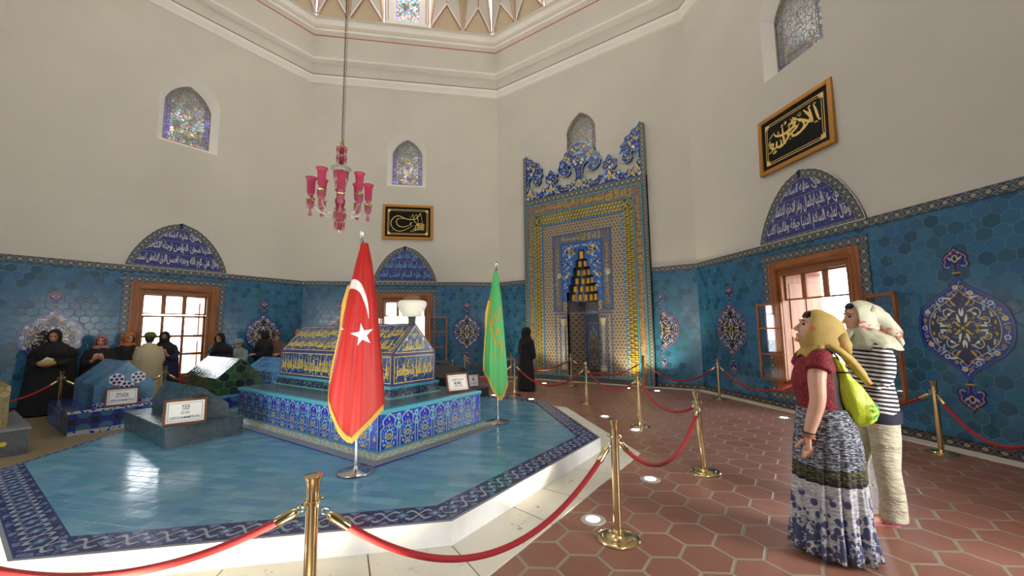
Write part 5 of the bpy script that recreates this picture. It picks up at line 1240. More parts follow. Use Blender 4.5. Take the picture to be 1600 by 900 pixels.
# turban on its stand
tb = empty('turban', (.80, PYM, PR - .03), label='white turban on a dark peg above the ridge of the inscribed sarcophagus', cat='turban')
m_felt = mat('white turban cloth', fn=lambda: (lambda c: dict(color=cmix(noise(vec(c[0], c[1], c[2]), 12), sr(226, 224, 214), sr(240, 238, 230)), bump=(noise(vec(c[0] * 3, c[1] * 3, c[2] * 26), 3), .3, .01)))(coords()), rough=.8)
mb = MB(); mb.lathe([(.05, 0), (.052, .10), (.07, .13), (.06, .135)], m=mat('dark green peg', color=sr(40, 52, 48), rough=.5), n=18); mb.build('peg', parent=tb)
mb = MB(); mb.lathe([(.085, .12), (.12, .125), (.145, .17), (.185, .24), (.20, .285), (.195, .325), (.165, .345), (.10, .35)], m=m_felt, n=40, mod=lambda a, i: 1 + .015 * sin(3 * a + i)); mb.build('wound_cloth', parent=tb, smooth=True)
mb = MB(); mb.lathe([(.11, .335), (.115, .365), (.095, .40), (.05, .415), (.01, .418)], m=mat('brown quilted cap', color=sr(120, 92, 70), rough=.8), n=28, mod=lambda a, i: 1 + .06 * abs(sin(4 * a))); mb.build('cap', parent=tb, smooth=True)

# name plaques
def plaque(x, y, z, rz, lines, label, w_=.36, h_=.27, tilt=18, small=0):
    e_ = empty('name_plaque', (x, y, z), rz, label, 'sign', 'framed name plaques')
    Mt = Matrix.Rotation(radians(90 - tilt), 4, 'X'); a = w_ / 2; f = .028
    mb = MB(); mb.M = Mt
    for b in ((-a, 0, a, f), (-a, h_ - f, a, h_), (-a, f, -a + f, h_ - f), (a - f, f, a, h_ - f)): mb.box((b[0], b[1], -.012), (b[2], b[3], .012), m_wood_dark, .004)
    mb.build('frame', parent=e_)
    mb = MB(); mb.M = Mt; mb.box((-a + f - .005, f - .005, -.01), (a - f + .005, h_ - f + .005, .002), mat('white card', color=sr(226, 228, 232), rough=.5)); mb.build('card', parent=e_)
    ink = mat('dark blue print', color=sr(26, 28, 62), rough=.6); mb = MB(); mb.M = Mt; i_ = f + .022; mb.line([(-a + i_, i_), (a - i_, i_), (a - i_, h_ - i_), (-a + i_, h_ - i_)], .004, ink, .003, closed=True)
    n_ = len(lines); y1 = h_ - i_ - .02; tot = h_ - 2 * i_ - .035
    hs = [l[1] for l in lines]; s_ = tot / (sum(hs) + .5 * (n_ - 1) * .3)
    for (t_, hh, ww) in lines: put_text(mb, t_, -(a - i_ - .012) * ww, (a - i_ - .012) * ww, y1 - hh * s_, y1, ink, .0035, offset=.012, keep=False); y1 -= hh * s_ + .15 * s_
    mb.build('print', parent=e_)
    mb = MB(); mb.tube([(0, h_ * .7 * sin(radians(tilt)) + .016, h_ * .7 * cos(radians(tilt))), (0, h_ * .55, .006)], .006, m_wood_dark, 6); mb.box((-a + .02, -.02, 0), (a - .02, .0, .006), m_wood_dark); mb.build('easel_leg', parent=e_)
    return e_
import math as _m
plaque(1.27, .83, ZB + .006, radians(72), [('ÇELEBİ SULTAN', 1, .8), ('MEHMED', 1, .5), ('(1374-1421)', .8, .62)], 'framed name plaque standing on the base of the inscribed sarcophagus')
plaque(-1.09, -1.57, .437, radians(74), [('YUSUF', 1, .26), ('(Ö. 1413)', .8, .26), ('ÇELEBİ SULTAN MEHMED\'İN OĞLU', .7, .98)], 'large framed name plaque leaning on the small dark green sarcophagus', .43, .31, 14)
plaque(-4.10, -1.57, .372, radians(80), [('SİTTİ HATUN', 1, .5), ('ÇELEBİ SULTAN MEHMED\'İN KIZI', .6, .98)], 'framed name plaque leaning on the light blue sarcophagus with rosettes', .42, .30, 12)
plaque(-.44, 3.13, .362, radians(62), [('MAHMUD', 1, .5), ('ÇELEBİ SULTAN MEHMED\'İN OĞLU', .6, .95)], 'small framed name plaque on the black sarcophagus', .26, .28, 12)
plaque(-3.62, 1.2, .422, radians(58), [('AYŞE HATUN', 1, .6), ('MEHMED\'İN KIZI', .7, .8)], 'tiny looking name plaque in front of the azure sarcophagus', .24, .22, 15)

# ------------------------------------------------------------------ chandelier
m_ruby = mat('ruby glass', color=sr(186, 60, 100), rough=.08, trans=.7, spec=.8, ior=1.2); m_ruby2 = mat('pink cut glass', color=sr(214, 130, 150), rough=.15, trans=.6, ior=1.25); m_crystal = mat('clear crystal', color=(.9, .92, .9), rough=.06, trans=.75, ior=1.4)
m_brass = mat('polished brass', fn=lambda: (lambda c: dict(color=cmix(noise(vec(c[0], c[1], c[2]), 8), sr(206, 184, 134), sr(228, 208, 160))))(coords()), metal=1.0, rough=.16)
m_steel = mat('polished steel', color=sr(196, 194, 190), metal=1.0, rough=.18); m_iron = mat('dark iron', color=sr(58, 54, 50), metal=.7, rough=.5)
ch = empty('chandelier', (-.28, -.1, 3.0), label='pink glass chandelier with eight tulip shades hanging on a long chain', cat='chandelier')
mb = MB(); mb.lathe([(.02, 1.34), (.03, 1.36), (.035, 1.40), (.02, 1.42), (.022, 1.45), (.006, 1.47)], m=m_brass, n=16); mb.lathe([(.012, .35), (.012, 1.36)], m=m_steel, n=10); mb.lathe([(.03, .80), (.05, .84), (.03, .88)], m=m_crystal, n=16); mb.lathe([(.02, .36), (.06, .42), (.075, .50), (.05, .56), (.03, .62), (.055, .68), (.03, .74)], m=m_ruby, n=20); mb.build('stem', parent=ch, smooth='auto')
def prisms(mb, r, z0, z1, n_, m_, w_=.010):
    for i in range(n_):
        a = 2 * pi * i / n_; x, y = r * cos(a), r * sin(a); mb.add([(x - w_ * sin(a), y + w_ * cos(a), z0), (x + w_ * sin(a), y - w_ * cos(a), z0), (x + w_ * .7 * cos(a), y + w_ * .7 * sin(a), z0), (x, y, z1)] , [(0, 2, 3), (2, 1, 3), (1, 0, 3), (0, 1, 2)], m_)
        mb.ball((x, y, z0 + .012), .006, m_crystal, 6)
for r, z0, z1 in ((.07, 1.32, 1.19), (.07, 1.18, 1.04), (.10, .94, .78), (.075, .78, .66), (.085, .30, .18), (.07, .16, .02)):
    mb = MB(); mb.lathe([(r, z0), (r + .006, z0 + .008), (r, z0 + .016)], m=m_brass, n=24, cap=False); prisms(mb, r, z0, z1, int(r * 200), m_ruby2, .012); mb.lathe([(r * .45, z1 + .03), (r * .5, z0)], m=m_ruby, n=20)
    mb.build('prism_drum', parent=ch)
mb = MB(); mb.lathe([(.03, .90), (.08, .92), (.13, .97), (.145, 1.0), (.135, 1.0), (.07, .945), (.03, .93)], m=m_crystal, n=32, mod=lambda a, i: 1 + (.06 * cos(12 * a) if i in (2, 3, 4) else 0)); mb.build('crystal_dish', parent=ch, smooth=True)
mb = MB(); mb.lathe([(.02, .30), (.07, .33), (.08, .37), (.04, .41), (.02, .42)], m=m_ruby, n=20); mb.lathe([(.012, .18), (.06, .2), (.05, .28), (.02, .31)], m=m_ruby2, n=16); mb.lathe([(.01, 0), (.03, .03), (.02, .06)], m=m_crystal, n=10); mb.build('hub', parent=ch, smooth=True)
arm0 = None
for i in range(8):
    a = 2 * pi * i / 8 + .25; R_ = .375 + (.02 if i % 2 else -.02); dz = .0 if i % 2 else .07
    mb = MB(); pts = smoothpts([(.05, 0, .38), (.13, 0, .30), (.22, 0, .28), (.31, 0, .34), (R_, 0, .45 + dz)], 5); mb.tube(pts, [.014 - .004 * q / len(pts) for q in range(len(pts))], m_crystal, 8)
    MA = Matrix.Rotation(a, 4, 'Z'); ar_ = mb.build('arm', parent=ch, matrix=MA, smooth=True)
    cu = MB(); c = (R_, 0, 0); cu.lathe([(.015, .44 + dz), (.055, .47 + dz), (.06, .485 + dz), (.03, .50 + dz), (.035, .53 + dz)], c, m_brass, 18); cu.build('candle_cup', parent=ar_, smooth='auto')
    pm = MB(); pm.M = Matrix.Translation(c); prisms(pm, .052, .465 + dz, .35 + dz, 10, m_ruby2, .009); pm.lathe([(.03, .34 + dz), (.045, .38 + dz), (.04, .46 + dz)], m=m_ruby2, n=14)
    pm.lathe([(.004, .22 + dz), (.03, .24 + dz), (.012, .30 + dz), (.003, .35 + dz)], m=m_ruby2, n=8); pm.build('drops', parent=ar_)
    sh = MB(); sh.lathe([(.034, .53 + dz), (.05, .56 + dz), (.054, .62 + dz), (.056, .70 + dz), (.062, .76 + dz), (.080, .80 + dz), (.076, .80 + dz), (.058, .76 + dz), (.051, .70 + dz), (.049, .62 + dz), (.045, .565 + dz)], c, mat('pink glass shade', color=sr(232, 118, 158), rough=.12, trans=.75, ior=1.1), 24, cap=False, mod=lambda a, i: 1 + (.03 * cos(8 * a) if i in (5, 6) else 0)); sh.build('glass_shade', parent=ar_, smooth=True)
mb = MB(); z = 1.46; i = 0
while z < 15.6:
    o = [(.012 * cos(t) * (1 if i % 2 else 0), .012 * cos(t) * (0 if i % 2 else 1), z + .022 * sin(t) + .02) for t in [2 * pi * q / 8 for q in range(8)]]; mb.tube(o, .0042, m_iron, 4, closed=True); z += .036; i += 1
mb.build('chain', parent=ch)
mb = MB(); mb.tube([(.03, .01, 1.2), (.035, .012, 3), (.05, .0, 8), (.02, 0, 15.6)], .0035, m_iron, 4); mb.build('power_cable', parent=ch)

# ------------------------------------------------------------------ flags
m_redflag = mat('red satin', color=sr(164, 12, 10), rough=.5, sheen=.0); m_greenflag = mat('green satin', color=sr(66, 160, 88), rough=.45); m_flagwhite = mat('white satin', color=sr(226, 214, 222), rough=.5)
m_fringe = mat('gold fringe', fn=lambda: (lambda c: dict(color=cmix(noise(vec(c[0] * 60, c[1] * 60, c[2] * 20), 3), sr(150, 110, 30), sr(222, 186, 86)), bump=(noise(vec(c[0] * 90, c[1] * 90, c[2] * 9), 3), .6, .01)))(coords()), rough=.5)
def flag(name, px, py, ztop, prof, mcl, label, folds, emblem, tip_s, th_=0.0):
    """hangs in folds round a pole; local X = along the picture, local -Y = towards the viewer's side"""
    az = atan2(_R.y, _R.x); e_ = empty(name, (px, py, PH), az, label, 'flag', 'flags on poles standing on the platform')
    H_ = ztop - PH
    mb = MB(); mb.lathe([(.02, 0), (.165, .004), (.175, .012), (.165, .018), (.05, .026), (.022, .04), (.02, .06)], m=m_steel, n=40); mb.build('base_plate', parent=e_, smooth='auto')
    mb = MB(); mb.lathe([(.016, .03), (.016, H_ * .5), (.014, H_ - .14)], m=m_steel, n=16); mb.lathe([(.018, H_ * .5 - .02), (.018, H_ * .5 + .02)], m=m_steel, n=16); mb.build('pole', parent=e_, smooth='auto')
    mb = MB(); mb.lathe([(.014, H_ - .14), (.022, H_ - .12), (.012, H_ - .09), (.022, H_ - .06), (.026, H_ - .04), (.012, H_ - .01), (.002, H_)], m=m_steel, n=14); mb.build('finial', parent=e_, smooth='auto')
    # surface(s in 0..1 across, t in 0..1 down)
    def S(s, t, off=0.0):
        ztp = H_ - .15; L_ = [p for p in prof]
        q = t * (len(L_) - 1); i = min(int(q), len(L_) - 2); f = q - i; xl = L_[i][0] + (L_[i + 1][0] - L_[i][0]) * f; xr = L_[i][1] + (L_[i + 1][1] - L_[i][1]) * f
        x = xl + (xr - xl) * s
        zb = prof_bottom(s); z = ztp + (zb - ztp) * t
        wdt = (xr - xl); d = -.02 - wdt * .42 * sin(pi * min(1, max(0, s))) ** .7 + folds(s, t) * min(1, t * 1.6)
        return Vector((x, d - off, z))
    prof_bottom = tip_s
    NS, NT_ = 64, 60; vs = []; fs = []
    for j in range(NT_ + 1):
        for i in range(NS + 1): vs.append(S(i / NS, j / NT_))
    n1 = len(vs)
    for j in range(NT_ + 1):                                       # rear of the gathered cloth
        for i in range(NS + 1):
            s = i / NS; v = S(s, j / NT_); f_ = S(0, j / NT_); vs.append(Vector((v.x, .03 + (f_.y * 0) + .05 * sin(pi * s) * (j / NT_) + .012 * sin(9 * s), v.z + .02)))
    W_ = NS + 1
    for j in range(NT_):
        for i in range(NS):
            a = j * W_ + i; fs.append((a, a + W_, a + W_ + 1, a + 1)); b = n1 + a; fs.append((b, b + 1, b + W_ + 1, b + W_))
    for j in range(NT_):
        for i in (0, NS): a = j * W_ + i; b = n1 + a; fs.append((a, b, b + W_, a + W_) if i == 0 else (a, a + W_, b + W_, b))
    mb = MB(); mb.add(vs, fs, mcl); cl = mb.build('cloth', parent=e_, smooth=True)
    mb = MB()
    for side in ('l', 'b'):
        pts = [(S(0, t / 30), S(.0, t / 30) + Vector((-(.012 + .03 * max(0, 1 - abs(t / 30 - .42) * 5)), .0, -.012))) for t in range(9, 31)] if side == 'l' else [(S(s / 40, 1), S(s / 40, 1) + Vector((0, -.0, -.05))) for s in range(41)]
        for (a, b), (c, d) in zip(pts, pts[1:]):
            for o in (-.008, .008): oo = Vector((0, o - .004, 0)); mb.face([a + oo, c + oo, d + oo, b + oo] if o < 0 else [b + oo, d + oo, c + oo, a + oo], m_fringe)
            mb.face([b + Vector((0, -.012, 0)), d + Vector((0, -.012, 0)), d + Vector((0, .004, 0)), b + Vector((0, .004, 0))], m_fringe)
    pts = [S(s / 40, 1, .006) for s in range(41)]; mb.tube(pts, .009, m_fringe, 6); pts = [S(0, t / 30, .006) for t in range(9, 31)]; mb.tube(pts, .008, m_fringe, 6)
    mb.build('gold_fringe', parent=e_)
    emblem(e_, S)
    return e_
def decal(e_, S, name, polys, m_, off=.004):
    mb = MB()
    for P_ in polys:
        mb.face([S(s, t, off) for s, t in P_], m_)
    mb.build(name, parent=e_)
def subtri(tri, n):
    a, b, c = [Vector((p[0], p[1])) for p in tri]; o = []
    for i in range(n):
        for j in range(n - i):
            p = lambda u, v: tuple(a + (b - a) * (u / n) + (c - a) * (v / n))
            o.append([p(i, j), p(i + 1, j), p(i, j + 1)])
            if i + j < n - 1: o.append([p(i + 1, j), p(i + 1, j + 1), p(i, j + 1)])
    return o
RP = [(-.0, .055), (-.045, .10), (-.085, .13), (-.125, .158), (-.16, .182), (-.19, .204), (-.225, .225), (-.255, .245), (-.28, .26)]
def red_bottom(s):   # height above the platform of the lower edge
    P_ = [(0, .86), (.15, .72), (.35, .53), (.52, .40), (.6, .385), (.72, .45), (.88, .55), (1, .64)]
    for (a, b), (c, d) in zip(P_, P_[1:]):
        if s <= c: return b + (d - b) * (s - a) / (c - a)
    return .64
def inv(S, X_, Z_, s0=.5, t0=.5):
    s, t = s0, t0
    for _ in range(40):
        p = S(s, t); e1 = 1e-3; ps = S(s + e1, t); pt = S(s, t + e1)
        a, b, c, d = (ps.x - p.x) / e1, (pt.x - p.x) / e1, (ps.z - p.z) / e1, (pt.z - p.z) / e1; det = a * d - b * c
        if abs(det) < 1e-9: break
        rx, rz = X_ - p.x, Z_ - p.z; s += (rx * d - b * rz) / det * .8; t += (a * rz - c * rx) / det * .8; s = min(.985, max(.012, s)); t = min(.99, max(.02, t))
    return s, t
def red_emblem(e_, S):
    # star: measured centre, in the hanging plane (x across, z above platform)
    cx, cz, R_ = .08, 1.338, .118; pts = []
    for i in range(10): a = pi / 2 + .18 + i * pi / 5; r = R_ if i % 2 == 0 else R_ * .40; pts.append((cx + r * cos(a) * .82, cz + r * sin(a)))
    tr = []
    for i in range(10):
        for T_ in subtri([(cx, cz), pts[i], pts[(i + 1) % 10]], 4): tr.append([inv(S, *p) for p in T_])
    decal(e_, S, 'star', tr, m_flagwhite)
    out_ = [(-.09, 1.885), (-.05, 1.895), (0, 1.885), (.04, 1.85), (.078, 1.77), (.104, 1.68), (.12, 1.59), (.126, 1.50)]; in_ = [(-.105, 1.79), (-.06, 1.80), (-.01, 1.79), (.03, 1.765), (.066, 1.70), (.092, 1.63), (.112, 1.56), (.124, 1.495)]
    o2, i2 = smoothpts(out_, 5), smoothpts(in_, 5); q = []
    for a, b, c, d in zip(o2, i2, o2[1:], i2[1:]):
        for f in range(3):
            L_ = lambda p, r, t: (p[0] + (r[0] - p[0]) * t, p[1] + (r[1] - p[1]) * t)
            q.append([inv(S, *L_(b, a, f / 3)), inv(S, *L_(d, c, f / 3)), inv(S, *L_(d, c, (f + 1) / 3)), inv(S, *L_(b, a, (f + 1) / 3))])
    decal(e_, S, 'crescent', q, m_flagwhite)
    decal(e_, S, 'crescent_tip', [[inv(S, *p) for p in T_] for T_ in subtri([(-.178, 1.385), (-.172, 1.42), (-.09, 1.395)], 4)], m_flagwhite)
flag('national_flag', 1.545, -.945, 2.60, RP, m_redflag, 'red flag with white crescent and star and gold fringe on a steel pole', lambda s, t: .020 * sin(11 * s + 2 * t) + .012 * sin(23 * s + 1) - .02 * t * sin(5 * s), red_emblem, red_bottom)
GP = [(-.03, .02), (-.07, .045), (-.10, .07), (-.125, .09), (-.15, .105), (-.17, .12), (-.185, .135), (-.20, .15), (-.20, .16)]
def green_bottom(s):
    P_ = [(0, .76), (.2, .68), (.4, .52), (.62, .40), (.72, .385), (.85, .45), (1, .60)]
    for (a, b), (c, d) in zip(P_, P_[1:]):
        if s <= c: return b + (d - b) * (s - a) / (c - a)
    return .60
m_embro = mat('ochre embroidery', color=sr(176, 134, 44), rough=.6)
def green_emblem(e_, S):
    q = []
    for pts in ([(-.03, 1.62), (-.06, 1.45), (.0, 1.50), (.03, 1.62)], [(-.10, 1.55), (-.07, 1.35), (-.02, 1.25), (.02, 1.40), (.05, 1.30)], [(-.05, 1.28), (0, 1.14), (.05, 1.22), (.08, 1.1), (.06, 1.0)], [(-.08, 1.9), (-.09, 1.75), (-.10, 1.6)], [(.01, 1.72), (.04, 1.70), (.05, 1.60)], [(-.06, 1.02), (-.03, .96), (.03, .99)]):
        P_ = smoothpts(pts, 5)
        for a, b in zip(P_, P_[1:]): w2 = .012; q.append([inv(S, a[0] - w2, a[1]), inv(S, b[0] - w2, b[1]), inv(S, b[0] + w2, b[1]), inv(S, a[0] + w2, a[1])])
    decal(e_, S, 'embroidered_script', q, m_embro, .008)
flag('green_flag', 1.42, 1.505, 2.61, GP, m_greenflag, 'green flag with ochre script and gold fringe on a steel pole', lambda s, t: .022 * sin(9 * s + 1.5 * t) + .01 * sin(21 * s), green_emblem, green_bottom)

# ------------------------------------------------------------------ barrier posts and ropes
m_velvet = mat('red velvet', fn=lambda: (lambda c: dict(color=cmix(noise(vec(c[0], c[1], c[2]), 60), sr(128, 4, 14), sr(170, 8, 22)), bump=(noise(vec(c[0], c[1], c[2]), 90), .4, .003)))(coords()), rough=.75, sheen=.1)
HP = .862
def make_post(loc, label):
    e_ = empty('barrier_post', (loc[0], loc[1], 0), label=label, cat='stanchion', group='brass barrier posts')
    mb = MB(); mb.lathe([(.155, .001), (.158, .008), (.150, .014), (.115, .018), (.110, .024), (.06, .030), (.05, .038), (.029, .042)], m=m_brass, n=48); mb.build('base', parent=e_, smooth='auto')
    mb = MB(); mb.lathe([(.029, .03), (.029, HP - .07)], m=m_brass, n=24); mb.build('pole', parent=e_, smooth='auto')
    mb = MB(); mb.lathe([(.029, HP - .075), (.034, HP - .02), (.041, HP - .006), (.041, HP - .001), (.038, HP)], m=m_brass, n=28); mb.build('flared_cap', parent=e_, smooth='auto')
    mb = MB(); mb.lathe([(.03, HP - .135), (.036, HP - .132), (.036, HP - .118), (.03, HP - .115)], m=m_brass, n=24)
    for i in range(4): a = i * pi / 2; mb.tube([(.040 * cos(a) + .012 * cos(t) * cos(a), .040 * sin(a) + .012 * cos(t) * sin(a), HP - .125 + .012 * sin(t)) for t in [2 * pi * q / 8 for q in range(8)]], .0035, m_brass, 5, closed=True)
    mb.build('hook_ring', parent=e_, smooth='auto'); return e_
s0p = (3.207, -2.293)
POSTS = [(s0p, 'nearest brass post, its base below the picture edge, before the platform'), ((3.977, -.375), 'brass post beside the brightest round floor light, right of the platform corner'), ((4.245, 1.468), 'slightly leaning brass post standing alone on the tiles left of the two women'),
 ((3.03, 3.10), 'brass post just beyond the right corner of the platform, next one behind the leaning post'), ((1.484, 4.469), 'brass post in front of the middle of the mihrab, nearer row'), ((-.415, 4.563), 'brass post of the nearer row just right of the green flag'),
 ((3.689, 6.432), 'brass post near the room corner right of the mihrab'), ((6.488, 3.727), 'brass post right of the woman in the striped shirt'), ((0.0, 6.69), 'brass post close to the mihrab, left of its niche'), ((1.93, 6.87), 'brass post close to the right edge of the mihrab'),
 ((-2.0, 6.64), 'silvery post by the wall left of the mihrab, partly behind the green flag'), ((-2.66, 5.30), 'post standing behind the black sarcophagus, farther of the two'), ((-1.60, 3.66), 'post just behind the black sarcophagus, nearer of the two'),
 ((-6.40, -2.0), 'brass post in front of the tallest black-robed woman on the left'), ((-5.95, -.56), 'silvery post before the woman with the covered face'), ((5.25, 5.15), 'brass post hidden behind the two standing women'), ((6.95, 2.05), 'brass post beyond the right picture edge')]
pobj = []
proto = make_post(*POSTS[0]); pobj.append(proto)
for loc, lab in POSTS[1:]:
    M_ = Matrix.Translation((loc[0], loc[1], 0)); 
    if 'leaning' in lab and 'slightly' in lab: M_ = M_ @ Matrix.Rotation(radians(-3.2), 4, Vector((_F.x, _F.y, 0)).normalized())
    pobj.append(dup(proto, lab, matrix=M_))
def rope(a, b, sag, label, end_b=True):
    A_ = Vector((*POSTS[a][0], HP - .125)); B_ = Vector((*b, HP - .125)) if hasattr(b, '__len__') else Vector((*POSTS[b][0], HP - .125))
    d = (B_ - A_); L = d.length; d.normalize()
    e_ = empty('velvet_rope', (A_ + B_) / 2 - Vector((0, 0, HP - .125 - sag)), label=label, cat='rope', group='red velvet barrier ropes'); off = e_.location
    e_.location = off; P = lambda t: A_ + d * (L * t) + Vector((0, 0, -(HP - .125 - sag) * (1 - (2 * t - 1) ** 2) ** 1.0)) - off
    t0 = .115 / L * 1.0; n_ = 36
    mb = MB(); pts = [P(t0 + (1 - 2 * t0) * i / n_) for i in range(n_ + 1)]; mb.tube(pts, .0185, m_velvet, 12); mb.build('velvet_cord', parent=e_, smooth=True)
    for s, (ta, tb_, tc) in ((0, (.05 / L, t0 * .62, t0 * 1.45)), (1, (1 - .05 / L, 1 - t0 * .62, 1 - t0 * 1.45))):
        mb = MB(); mb.tube([P(tb_), P(tb_ + (tc - tb_) * .15), P(tc)], [.012, .0225, .0225], m_brass, 16); mb.build('end_ferrule', parent=e_, smooth='auto')
        mb = MB(); p0, p1 = P(ta * .9 if s == 0 else 1 - (1 - ta) * .9), P(tb_); dd = (p1 - p0); up_ = Vector((0, 0, 1)); sd = dd.cross(up_).normalized() if dd.length > 0 else up_; up2 = sd.cross(dd).normalized()
        loop = [p0 + dd * (.5 - .5 * cos(q)) + up2 * .014 * sin(q) for q in [2 * pi * i / 12 for i in range(12)]]; mb.tube(loop, .0032, m_steel, 5, closed=True); mb.build('snap_hook', parent=e_, smooth=True)
    return e_
rope(0, 1, .215, 'longest looking red velvet rope, sagging in front of the white step')
rope(0, (1.3, -3.6), .40, 'red velvet rope running off from the nearest post to the lower left edge')
rope(1, 2, .33, 'red velvet rope between the floor light post and the leaning post')
rope(2, 3, .47, 'red velvet rope going back from the leaning post beyond the platform corner')
rope(3, 4, .44, 'red velvet rope of the nearer row before the right half of the mihrab')
rope(4, 5, .30, 'red velvet rope of the nearer row before the left half of the mihrab')
rope(5, 12, .42, 'red velvet rope passing behind the green flag')
rope(9, 6, .32, 'dark red rope hanging before the tiled wall right of the mihrab')
rope(8, 9, .33, 'dark red rope hanging close before the mihrab niche')
rope(10, 8, .39, 'dark red rope reaching from the dark walking figure to the mihrab')
rope(10, 11, .42, 'dark red rope beside the green flag above the black sarcophagus')
rope(6, 15, .33, 'red velvet rope below the open window left of the two women')
rope(15, 7, .40, 'red velvet rope emerging behind the striped shirt')
rope(7, 16, .33, 'red velvet rope at the right picture edge')
rope(13, (-5.6, -3.4), .42, 'red rope running left from the post before the black-robed women')
rope(13, 14, .40, 'red rope between the two posts behind the light blue sarcophagus')
rope(14, (-5.9, .75), .42, 'red rope disappearing behind the bottle green sarcophagus')

# ------------------------------------------------------------------ recessed floor lights
m_lamp = mat('lit lamp lens', color=(1, 1, 1), emit=((1, .97, .92), 14)); m_lamp2 = mat('lit cool lamp lens', color=(1, 1, 1), emit=((.8, .84, 1), 14)); m_ringm = mat('frosted light ring', color=sr(170, 168, 160), rough=.4)
FL = [(3.70, -.20, 'brightest round floor light beside the foot of a brass post', 0, 30), (3.822, .945, 'bluish round floor light left of the leaning post', 1, 14), (3.035, 2.86, 'round floor light at the foot of the post beyond the platform corner', 0, 9), (2.272, 3.508, 'round floor light between two posts behind the platform', 0, 9), (2.227, 6.935, 'round floor light below the half medallion', 0, 40), (4.869, 5.011, 'round floor light left of the two women near the wall', 1, 7), (.205, 4.324, 'round floor light behind the far platform edge', 0, 6), (-.846, 4.304, 'round floor light behind the green flag foot', 0, 6), (-2.061, 6.779, 'tiny round floor light by the wall left of the mihrab', 0, 20), (-.9, 6.75, 'tiny round floor light beside the dark walking figure', 0, 25), (1.45, 7.02, 'tiny round floor light at the mihrab foot', 0, 25)]
FL += [(2.55, -3.25, 'round floor light before the platform step, below the lower picture edge', 0, 60), (3.45, -2.55, 'second added, unseen floor light for the platform step, below the lower picture edge', 0, 60), (1.2, -4.0, 'third added, unseen floor light for the platform step, below the lower picture edge', 0, 60)]  # unseen floor lights, added to brighten the face of the platform step
for x, y, lab, cool, pw in FL:
    e_ = empty('floor_light', (x, y, 0), label=lab, cat='floor light', group='round lights let into the floor')
    mb = MB(); mb.lathe([(.055, .006), (.085, .008), (.1, .004), (.102, .0)], m=m_ringm, n=32, cap=False); mb.build('ring', parent=e_)
    mb = MB(); mb.disc(0, 0, .056, m_lamp2 if cool else m_lamp, .0065, 24); mb.build('lens', parent=e_)
    l = bpy.data.lights.new('floor_light_beam', 'SPOT'); l.energy = pw * 2.2; l.spot_size = radians(95); l.spot_blend = .8; l.shadow_soft_size = .05; l.color = (.8, .86, 1) if cool else (1, .86, .55); lo = bpy.data.objects.new('floor_light_beam', l); COL.objects.link(lo); lo.parent = e_; lo.location = (0, 0, .03)
    tgt = Vector((0, .28, 1)) if y > 5 else (Vector((PC[0] - x, PC[1] - y, 0)).normalized() * (.75 if (y < .3) else .3) + Vector((0, 0, .6))); lo.rotation_euler = (-tgt).to_track_quat('Z', 'Y').to_euler() if False else tgt.to_track_quat('-Z', 'Y').to_euler()
# ------------------------------------------------------------------ people
m_skin = mat('light skin', fn=lambda: (lambda c: cmix(noise(vec(c[0], c[1], c[2]), 14), sr(196, 148, 122), sr(210, 164, 138)))(coords()), rough=.5)
m_skin2 = mat('medium skin tone', color=sr(186, 138, 112), rough=.55)  # darker even skin colour of the robed figures
m_eye = mat('dark eye', color=sr(40, 28, 24), rough=.2); m_lip = mat('lip', color=sr(170, 92, 88), rough=.45); m_hair = mat('dark hair', color=sr(36, 26, 24), rough=.6)
def add_head(mb, HM, sc=1.0):
    old = mb.M; mb.M = old @ HM @ Matrix.Scale(sc, 4); n = 20; K = 18; vs = []; fs = []
    for i in range(K + 1):
        t = pi * i / K
        for j in range(n):
            a = 2 * pi * j / n; x, y, z = sin(t) * cos(a), sin(t) * sin(a), cos(t)
            rx, ry, rz = .096, .076, .120
            if z < 0: ry *= 1 - .28 * (-z) ** 1.2; rx *= 1 - .12 * (-z)
            X_, Y_, Z_ = rx * x, ry * y, rz * z
            if z < 0: X_ += .018 * (-z)
            if x < 0: X_ *= 1.12
            if x > .6 and -.1 < z < .35: X_ -= .006 * (1 - abs(y))       # eye sockets / brow step
            vs.append((X_, Y_, Z_))
    for i in range(K):
        for j in range(n): jj = (j + 1) % n; fs.append((i * n + j, (i + 1) * n + j, (i + 1) * n + jj, i * n + jj))
    mb.add(vs, fs)
    mb.tube([(.088, 0, .028), (.104, 0, -.002), (.120, 0, -.026), (.108, 0, -.036)], [.009, .012, .015, .011], n=8); mb.ball((.104, .012, -.031), .009, n=8); mb.ball((.104, -.012, -.031), .009, n=8)   # nose
    mb.ball((.086, 0, -.100), (.022, .026, .018), n=10)                                                     # chin
    mb.tube([(.086, -.020, -.062), (.097, 0, -.060), (.086, .020, -.062)], [.006, .009, .006], n=6); mb.tube([(.084, -.018, -.071), (.094, 0, -.071), (.084, .018, -.071)], [.006, .009, .006], n=6)
    mb.tube([(.074, -.052, .040), (.096, -.018, .043), (.096, .018, .043), (.074, .052, .040)], [.008, .010, .010, .008], n=6)      # brow
    for s in (-1, 1): mb.ball((-.002, s * .076, -.01), (.018, .008, .030), n=8)                            # ears
    mb.M = old
